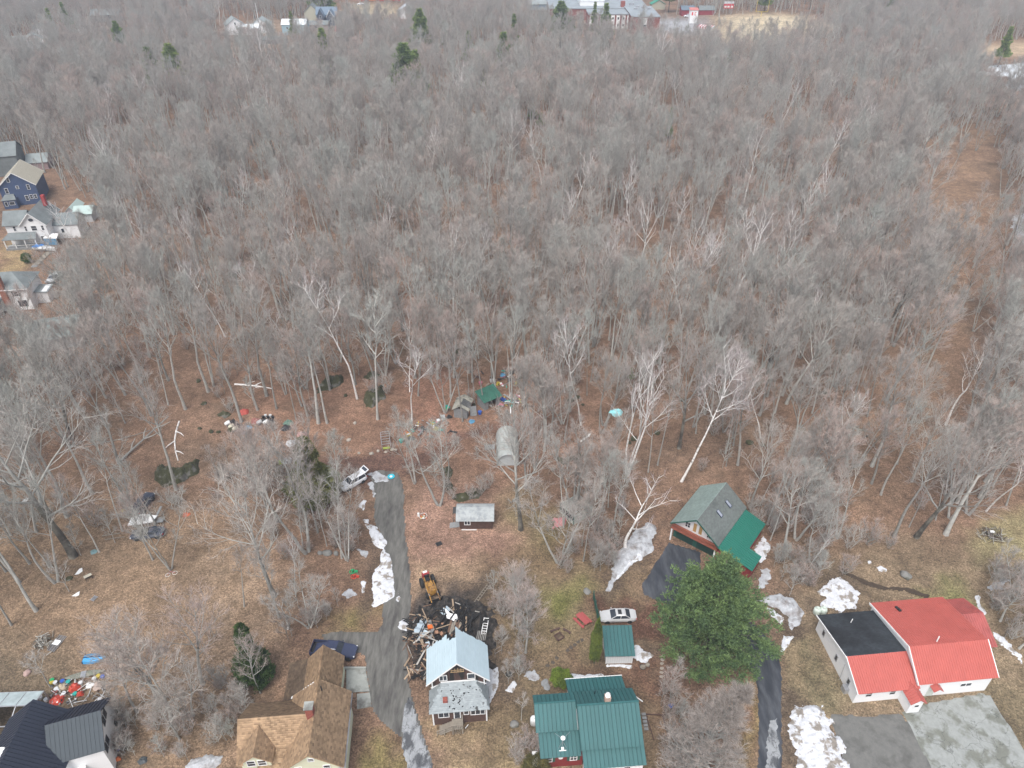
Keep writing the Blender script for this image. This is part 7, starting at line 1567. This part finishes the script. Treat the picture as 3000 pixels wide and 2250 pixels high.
for i in range(90):
    px, py = rg.uniform(150,318), rg.uniform(1990,2068); m_ = rg.choice([M_OLDW,M_DECK,M_STEEL,MC['white'],M_BLACK,M_WHT,M_BRN,MC['red'] if i%4==0 else M_OLDW]); p_ = G(px,py)-Vector((jb.x,jb.y,0))
    if rg.random()<.6: MB().box(-.5,-.03,0,.5,.03,.05).obj('stick', m_, jk, loc=(p_.x,p_.y,rg.uniform(.05,.35)), rot=(0,rg.gauss(0,.2),rg.uniform(0,3.1)), scale=(rg.uniform(.5,1.6),1,1))
    else: MB().lathe([(.11,0),(.13,.2),(0,.21)], n=8).obj('can', m_, jk, loc=(p_.x,p_.y,rg.uniform(0,.25)), rot=(rg.gauss(0,.7),0,0))
# woodpile and frame
wp = thing('brush_pile', 'pile of split sticks and branches near the left edge', 'woodpile', G(128,1885)); 
for i in range(70): MB().tube([(-.6,0,0),(.6,0,0)],.05,5).obj('stick', rg.choice([M_BARK,M_DECK,M_BARKD]), wp, loc=(rg.gauss(0,.65),rg.gauss(0,.55),rg.uniform(.05,.5)), rot=(0,rg.gauss(0,.3),rg.uniform(0,3.1)), scale=(rg.uniform(.5,1.2),1,1))
al = thing('metal_rack', 'stack of grey metal rails lying against the split stick pile', 'rack', G(168,1887), 1.35)
for i in range(6): MB().box(-1.2,-.5+i*.19,.1+.05*(i%2),1.2,-.44+i*.19,.2+.05*(i%2)).obj('rail', M_STEEL, al)
MB().box(-.3,-.4,.26,.4,.5,.3).obj('plate', M_WHT, al); 
bp_ = thing('brush_pile', 'round brush heap with white scraps at the far right lawn', 'brush pile', G(2905,1572))
for i in range(80): MB().tube([(-.7,0,0),(.7,0,0)],.04,4).obj('stick', rg.choice([M_BARK,M_BARKD,M_BRN]), bp_, loc=(rg.gauss(0,.8),rg.gauss(0,.7),rg.uniform(.05,.7)), rot=(0,rg.gauss(0,.4),rg.uniform(0,3.1)))
MB().slab([(-.4,0,.8),(.3,.1,.85),(.2,.5,.85),(-.3,.5,.8)],.03).obj('white_scrap', M_WHT, bp_)
gb = thing('grill', 'old grill cart with pale table top on the leaves', 'grill', G(262,1697), .7); MB().box(-.5,-.25,.75,.5,.25,.8).obj('top', mat('pale_table',(.5,.47,.38),.7), gb); MB().box(-.3,-.2,.45,.3,.2,.7).obj('firebox', M_BLACK, gb)
for x in (-.45,.4):
    for y in (-.22,.18): MB().box(x,y,0,x+.05,y+.05,.75).obj('leg', M_BLACK, gb)
ty = thing('tyre', 'old tyre lying in the leaves beside the pale grill', 'tyre', G(203,1696)); MB().lathe([(.22,.05),(.4,0),(.48,.1),(.4,.2),(.22,.16)], n=18).obj('tread', M_MOSS, ty)
ty = thing('tyre', 'black tyre in the weeds right of the burnt house', 'tyre', G(1491,1976)); MB().lathe([(.2,.05),(.34,0),(.4,.1),(.34,.2),(.2,.16)], n=18).obj('tread', M_TYRE, ty)
ch_ = thing('chair', 'grey folding chair lying flat on the leaves left of the bare brush', 'chair', G(276,1754), 1.2)
for i in range(4): MB().box(-.35,-.3+i*.17,.08,.35,-.3+i*.17+.1,.11).obj('slat', M_STEEL, ch_)
MB().box(-.4,-.35,.04,-.35,.4,.1).box(.35,-.35,.04,.4,.4,.1).obj('frame', M_STEEL, ch_)
yb = thing('yellow_crate', 'small yellow crate on a stake left of the dark cars', 'crate', G(361,1498)); MB().box(-.28,-.2,.0,.28,.2,.3).obj('box', MC['yellow'], yb)
heap(275,1617,'faded teal scrap lying at the foot of the thick dark tree',mat('faded_teal',(.16,.26,.27),.8),.55,.3,12); heap(545,1508,'orange-red scrap on the leaves right of the dark cars',mat('rusty_orange',(.50,.13,.06),.8),.6,.3,13)
heap(384,1492,'teal rag on the leaves at the dark van',mat('teal_rag',(.05,.25,.25),.8),.25,.2,14)
bk = thing('bicycle_frame', 'tangle of white hoops and a pink frame lying on the leaf slope', 'bicycle', G(492,1685), .4)
for x in (0,.95): MB().tube([(x+.33*math.cos(a),.33*math.sin(a),.05) for a in np.arange(0,6.5,.5)],.025,5).obj('wheel', M_WHT, bk)
MB().tube([(0,0,.08),(.35,.5,.1),(.95,0,.08)],.03,5).obj('frame', MC['pink'], bk)
# riding mowers and row of parked machines
def mower(px, py, lab, hood, rz_=0.6, s=1.0):
    t = thing('riding_mower', lab, 'riding mower', G(px,py), rz_); t.scale = (s,)*3
    rings = [[Vector((x, -w, .35)), Vector((x, -w, z)), Vector((x, -w*.6, z+.12)), Vector((x, w*.6, z+.12)), Vector((x, w, z)), Vector((x, w, .35))] for x, w, z in ((-.95,.2,.5),(-.75,.33,.6),(-.2,.36,.72),(.0,.34,.7))]
    MB().loft(rings).obj('hood', hood, t); MB().box(0,-.36,.3,.95,.36,.5).obj('deck', M_BLACK, t); MB().box(.35,-.2,.5,.8,.2,.6).box(.75,-.2,.55,.85,.2,.95).obj('seat', M_BLACK, t)
    MB().tube([(.02,0,.7),(.15,0,.95)],.02,5).lathe([(.16,.95),(.18,.97),(.16,.99)],(.15,0,0),10).obj('steering_wheel', M_BLACK, t)
    for x, r_ in ((-.6,.18),(.65,.25)):
        for s_ in (-1,1): MB().lathe([(0,-.07),(r_,-.08),(r_,.08),(0,.07)], n=12).obj('wheel', M_TYRE, t, loc=(x,s_*.42,r_), rot=(math.pi/2,0,0))
    return t
CRM = mat('cream_hood',(.58,.54,.42),.5)
mower(675,1243,'white riding mower, leftmost of the row on the leaves',M_WHT); mower(686,1252,'cream-hooded riding mower, middle of the row of three',CRM); mower(698,1258,'cream-hooded riding mower, right end of the row of three',CRM)
heap(727,1252,'mid-blue tarp scrap beside the riding mowers',MC['sky'],.7,.3,21); heap(716,1268,'lower blue tarp scrap beside the riding mowers',MC['sky'],.5,.25,22); heap(714,1208,'faded red tarp heap behind the riding mowers',mat('faded_red_tarp',(.45,.09,.07),.8),1.0,.6,23)
mower(768,1240,'grey riding mower behind bare branches right of the row',mat('grey_hood',(.4,.4,.4),.5)); mower(787,1240,'white riding mower right of the grey one behind bare branches',M_WHT)
for i in range(5): bucket(772+i*7, 1226-(i%2)*4, 'white-topped black can in the cluster behind the grey mower', MC['white'] if i%2 else MC['black'], .25, .5, 'cans clustered behind the grey mower', 'can', 'can')
for px, py, m_, lab in [(748,1235,'red','reddish tarp left of the grey mower'),(845,1240,'teal','dull green machine cover in the brush'),(838,1255,'black','black heap in the brush below the green cover'),(885,1275,'pink','pinkish cover left of the hemlock'),(853,1300,'white','pale grey cover in the brush left of the hemlock'),(840,1351,'white','white heap of bags in the brush before the hemlock'),(822,1357,'lime','lime-yellow bit at the white heap of bags')]:
    mm = {'red':mat('dusty_red',(.30,.12,.10),.9),'teal':mat('dusty_green',(.12,.19,.15),.9),'black':M_BLACK,'pink':mat('dusty_pink',(.42,.25,.23),.9),'white':mat('dusty_white',(.55,.56,.58),.9),'lime':MC['lime']}[m_]
    heap(px, py, lab, mm, .9 if m_ != 'lime' else .4, .7, int(px))
# rack trailer
rk = thing('rack_trailer', 'aluminium rack frame on a trailer standing on leaves above the driveway head', 'rack', G(1131,1300), math.radians(102))
for z in (.4,1.3):
    for y in (-.75,.75): MB().box(-1.7,y-.04,z,1.7,y+.04,z+.08).obj('rail', M_STEEL, rk)
for x in (-1.7,-1.0,-.3,.4,1.1,1.66):
    MB().box(x,-.75,1.3,x+.06,.75,1.37).obj('crossbar', M_STEEL, rk)
    for y in (-.75,.71): MB().box(x,y,0,x+.05,y+.05,1.3).obj('post', M_STEEL, rk)
MB().box(-1.75,-.6,.3,-1.7,.6,.7).obj('yellow_panel', MC['lime'], rk)
# toys and small yard things
def ring_toy(px, py, lab, m, name='toy', cat='toy'):
    t = thing(name, lab, cat, G(px,py)); MB().tube([(.4*math.cos(a),.4*math.sin(a),.15) for a in np.arange(0,6.4,.5)],.06,6).obj('ring', m, t); MB().lathe([(.16,0),(.16,.4),(.1,.5)], n=10).obj('hub', m, t); MB().box(.3,-.12,0,.75,.12,.3).obj('arm', m, t); return t
ring_toy(1033,1676,'green plastic ride-on toy beside the driveway trees',MC['green']); ring_toy(1037,1691,'red plastic ride-on toy just below the green one',MC['red'])
dk = thing('saucer_sled', 'bright turquoise saucer sled lying at the head of the driveway', 'sled', G(1146,1398)); MB().lathe([(0,.1),(.35,.05),(.55,.12),(.6,.18),(.55,.15),(0,.13)], n=20).obj('disc', mat('turquoise_plastic',(.02,.42,.55),.4), dk); MB().lathe([(.2,.17),(.25,.19),(.2,.2)], n=16).obj('inner_ring', M_WHT, dk)
ts = thing('tarp', 'light turquoise scrap of tarp caught in the three-stemmed white tree', 'tarp', (G(1806,1210,10.5)))
q = mound('cloth', [(.9*math.cos(a)*(1+.25*math.sin(3*a)), .8*math.sin(a)) for a in np.arange(0,6.28,.5)], .6, mat('light_turquoise_tarp',(.25,.58,.60),.7,var=.15), cell=.1, edge=.5, rag=.3, nsc=1.5, rough=.9); q.parent = ts; q.location = (0,0,0)
fp = thing('flower_planter', 'round white wire planter holding yellow and white junk near the brown shed', 'planter', G(1240,1515))
MB().tube([(.6*math.cos(a),.6*math.sin(a),.3) for a in np.arange(0,6.4,.4)],.03,5).obj('hoop', M_WHT, fp)
for i in range(9): MB().lathe([(.1,0),(.12,.18),(0,.2)], n=8).obj('pot', rg.choice([MC['yellow'],M_WHT,MC['orange'],CRM]), fp, loc=(rg.gauss(0,.3),rg.gauss(0,.3),.1))
MB().box(-.9,.1,0,-.6,.4,.6).obj('jug', M_WHT, fp)
bm = thing('mat', 'small black mat on the leaves below the brown shed', 'mat', G(1286,1594), .5); MB().box(-.45,-.35,.02,.45,.35,.12).obj('pad', M_BLACK, bm); MB().box(-.35,-.25,.12,.35,.25,.14).obj('inset', M_TYRE, bm)
pl_ = thing('pallet', 'grey pallet leaning at the left side of the arched shelter', 'pallet', G(1435,1312), .1)
for i in range(7): MB().box(-.9+i*.26,-.5,.3,-.72+i*.26,.5,.35).obj('slat', M_OLDW, pl_)
MB().box(-.9,-.5,0,.9,-.4,.3).box(-.9,.4,0,.9,.5,.3).obj('bearer', M_OLDW, pl_)
# junk around the two old sheds
J = [(1310,1193,'teal','dark green crate stack left of the weathered grey shed'),(1308,1204,'green','green tub at the foot of the crate stack'),(1298,1225,'white','pale grey barrel lying left of the grey shed'),(1316,1222,'black','dark junk beside the pale barrel'),(1285,1238,'white','pale drum near the yellow scrap'),(1270,1243,'yellow','yellow scrap hoop on the leaves'),(1279,1257,'yellow','second yellow scrap on the leaves'),(1238,1259,'black','dark pieces in the junk row'),(1197,1275,'yellow','yellow toy truck in the left of the junk row'),(1190,1270,'orange','orange bit above the yellow toy truck'),(1176,1296,'teal','teal jug at the left end of the junk row'),(1205,1287,'black','grey-black panel on the leaves in the junk row'),(1382,1236,'sky','blue container in front of the grey shed'),(1406,1213,'blue','blue-white bag between the two sheds'),(1474,1173,'blue','blue ball-like pot right of the open shed'),(1467,1187,'pink','pinkish pot right of the open shed'),(1408,1127,'pink','purple and white frame behind the open shed'),(1443,1117,'white','pile of pale scrap behind the open shed'),(1472,1100,'sky','blue and white scrap in the upper junk heap'),(1492,1118,'black','dark panel in the upper junk heap'),(1497,1094,'black','black sacks at the top of the upper junk heap'),(1460,1125,'yellow','small yellow can behind the open shed')]
for i, (px, py, c_, lab) in enumerate(J):
    if i % 3 == 0: heap(px, py, lab, MC[c_], .55, .55, px, name='scrap', cat='scrap')
    elif i % 3 == 1: bucket(px, py, lab, MC[c_], .36, .6, name='drum', cat='drum')
    else:
        t = thing('crate', lab, 'crate', G(px,py), rg.uniform(0,3)); MB().box(-.5,-.35,0,.5,.35,.06).box(-.5,-.35,.06,-.46,.35,.4).box(.46,-.35,.06,.5,.35,.4).box(-.46,-.35,.06,.46,-.31,.4).box(-.46,.31,.06,.46,.35,.4).obj('shell', MC[c_], t); MB().box(-.3,-.2,.06,.3,.2,.3).obj('contents', rg.choice([M_OLDW,MC['white'],MC[c_]]), t)
jh = thing('junk_heap', 'loose scrap, boards and poles strewn round the two old sheds', 'junk heap', G(1440,1150)); jb = G(1440,1150)
for i in range(110):
    k_ = i % 3
    if k_ == 0: px, py = rg.gauss(1470,34), rg.gauss(1112,14)
    elif k_ == 1: px, py = rg.gauss(1500,25), rg.gauss(1175,16)
    else: px, py = rg.gauss(1260,38), rg.gauss(1258,12)
    p_ = G(px,py)-Vector((jb.x,jb.y,0)); m_ = rg.choice([M_OLDW,M_DECK,M_STEEL,M_BLACK,M_WHT,M_BRN,MC['yellow'],MC['teal'],MC['pink'],M_BLACK])
    MB().box(-.6,-.07,0,.6,.07,.07).obj('piece', m_, jh, loc=(p_.x,p_.y,rg.uniform(.05,.4)), rot=(0,rg.gauss(0,.25),rg.uniform(0,3.1)), scale=(rg.uniform(.3,1.5),rg.uniform(.8,3),1))
# bits by the green-roofed house
uc = thing('covered_bush', 'wrapped grey shrub bundle at the end of the shed snow patch', 'bundle', G(1882,1955)); MB().lathe([(.35,0),(.3,.3),(.12,.8),(.3,1.3),(.1,1.6)], n=10).obj('wrap', M_DECK, uc, rot=(0,.5,-.6)); MB().lathe([(.38,.02),(.38,.1),(0,.1)], n=12).obj('pot', M_BLACK, uc)
t = thing('ball', 'pale ball on the ground left of the huge pine foot', 'ball', G(1998,1925)); rock_ = MB().lathe([(0.01,0),(.22,.05),(.34,.28),(.22,.5),(.01,.56)], n=14).obj('shell', mat('pale_ball',(.42,.42,.30),.6), t, smooth=True)
heap(1965,2068,'small blue thing in the bare twigs beside the green-roofed house',MC['blue'],.35,.3,31)
fr_ = thing('garden_frame', 'dark wooden garden bed edging right of the green-roofed house', 'garden bed', G(1890,2094))
for a_, b2 in (((1890,2094),(1940,2096)),((1940,2096),(1958,2160)),((1893,2098),(1916,2170))):
    A_ = G(*a_)-G(1890,2094); B_ = G(*b2)-G(1890,2094); MB().obox((A_+B_)/2+Vector((0,0,.12)), B_-A_, (B_-A_).length, .09,.2).obj('edging', M_BRN, fr_)
st_ = thing('side_steps', 'grey wooden steps on the right wall of the green-roofed house', 'steps', G(1888,2140), .07)
for i in range(5): MB().box(0,i*.4,.1*i,.5,i*.4+.32,.1*i+.08).obj('step', M_OLDW, st_)
ml = pole_thing('pole','pale metal rod lying in front of the burnt house stairs','pole',(1363,2135),(1372,2124),.05,.05,M_WHT)
wt = thing('trellis', 'thin grey wire arch in the scrub right of the burnt house', 'trellis', G(1460,1920), .6); MB().tube([(-.5,0,0),(-.5,0,1.6),(.5,0,1.6),(.5,0,0)],.02,5).obj('frame', M_STEEL, wt); MB().tube([(-.5,0,.8),(.5,0,.8)],.02,5).obj('bar', M_STEEL, wt)
wh = thing('wood_box', 'small stacked wood box with white top behind the two trees at the far wood middle', 'crate', G(2580,945)); MB().box(-1.6,-.4,.3,1.6,.4,.9).obj('box', M_WHT, wh)
wh = thing('snag_stump', 'pale broken trunk piece near the white box in the right wood', 'stump', G(2636,932)); MB().lathe([(.25,0),(.2,1.5),(.1,3.2),(.02,3.4)], n=8).obj('trunk', M_BIRCH, wh)
# ------------------------------------------------------------------ thin air haze
hz = MB().box(-1300, -80, -1.5, 1300, 2000, 125)
hm = bpy.data.materials.new('thin_haze'); hm.use_nodes = True; t = hm.node_tree
for n in list(t.nodes):
    if n.type != 'OUTPUT_MATERIAL': t.nodes.remove(n)
pv = t.nodes.new('ShaderNodeVolumePrincipled'); pv.inputs['Color'].default_value = (0.74, 0.83, 0.97, 1); pv.inputs['Density'].default_value = 0.00035
t.links.new(pv.outputs[0], t.nodes['Material Output'].inputs['Volume'])
tag(hz.obj('haze', hm), kind='stuff')
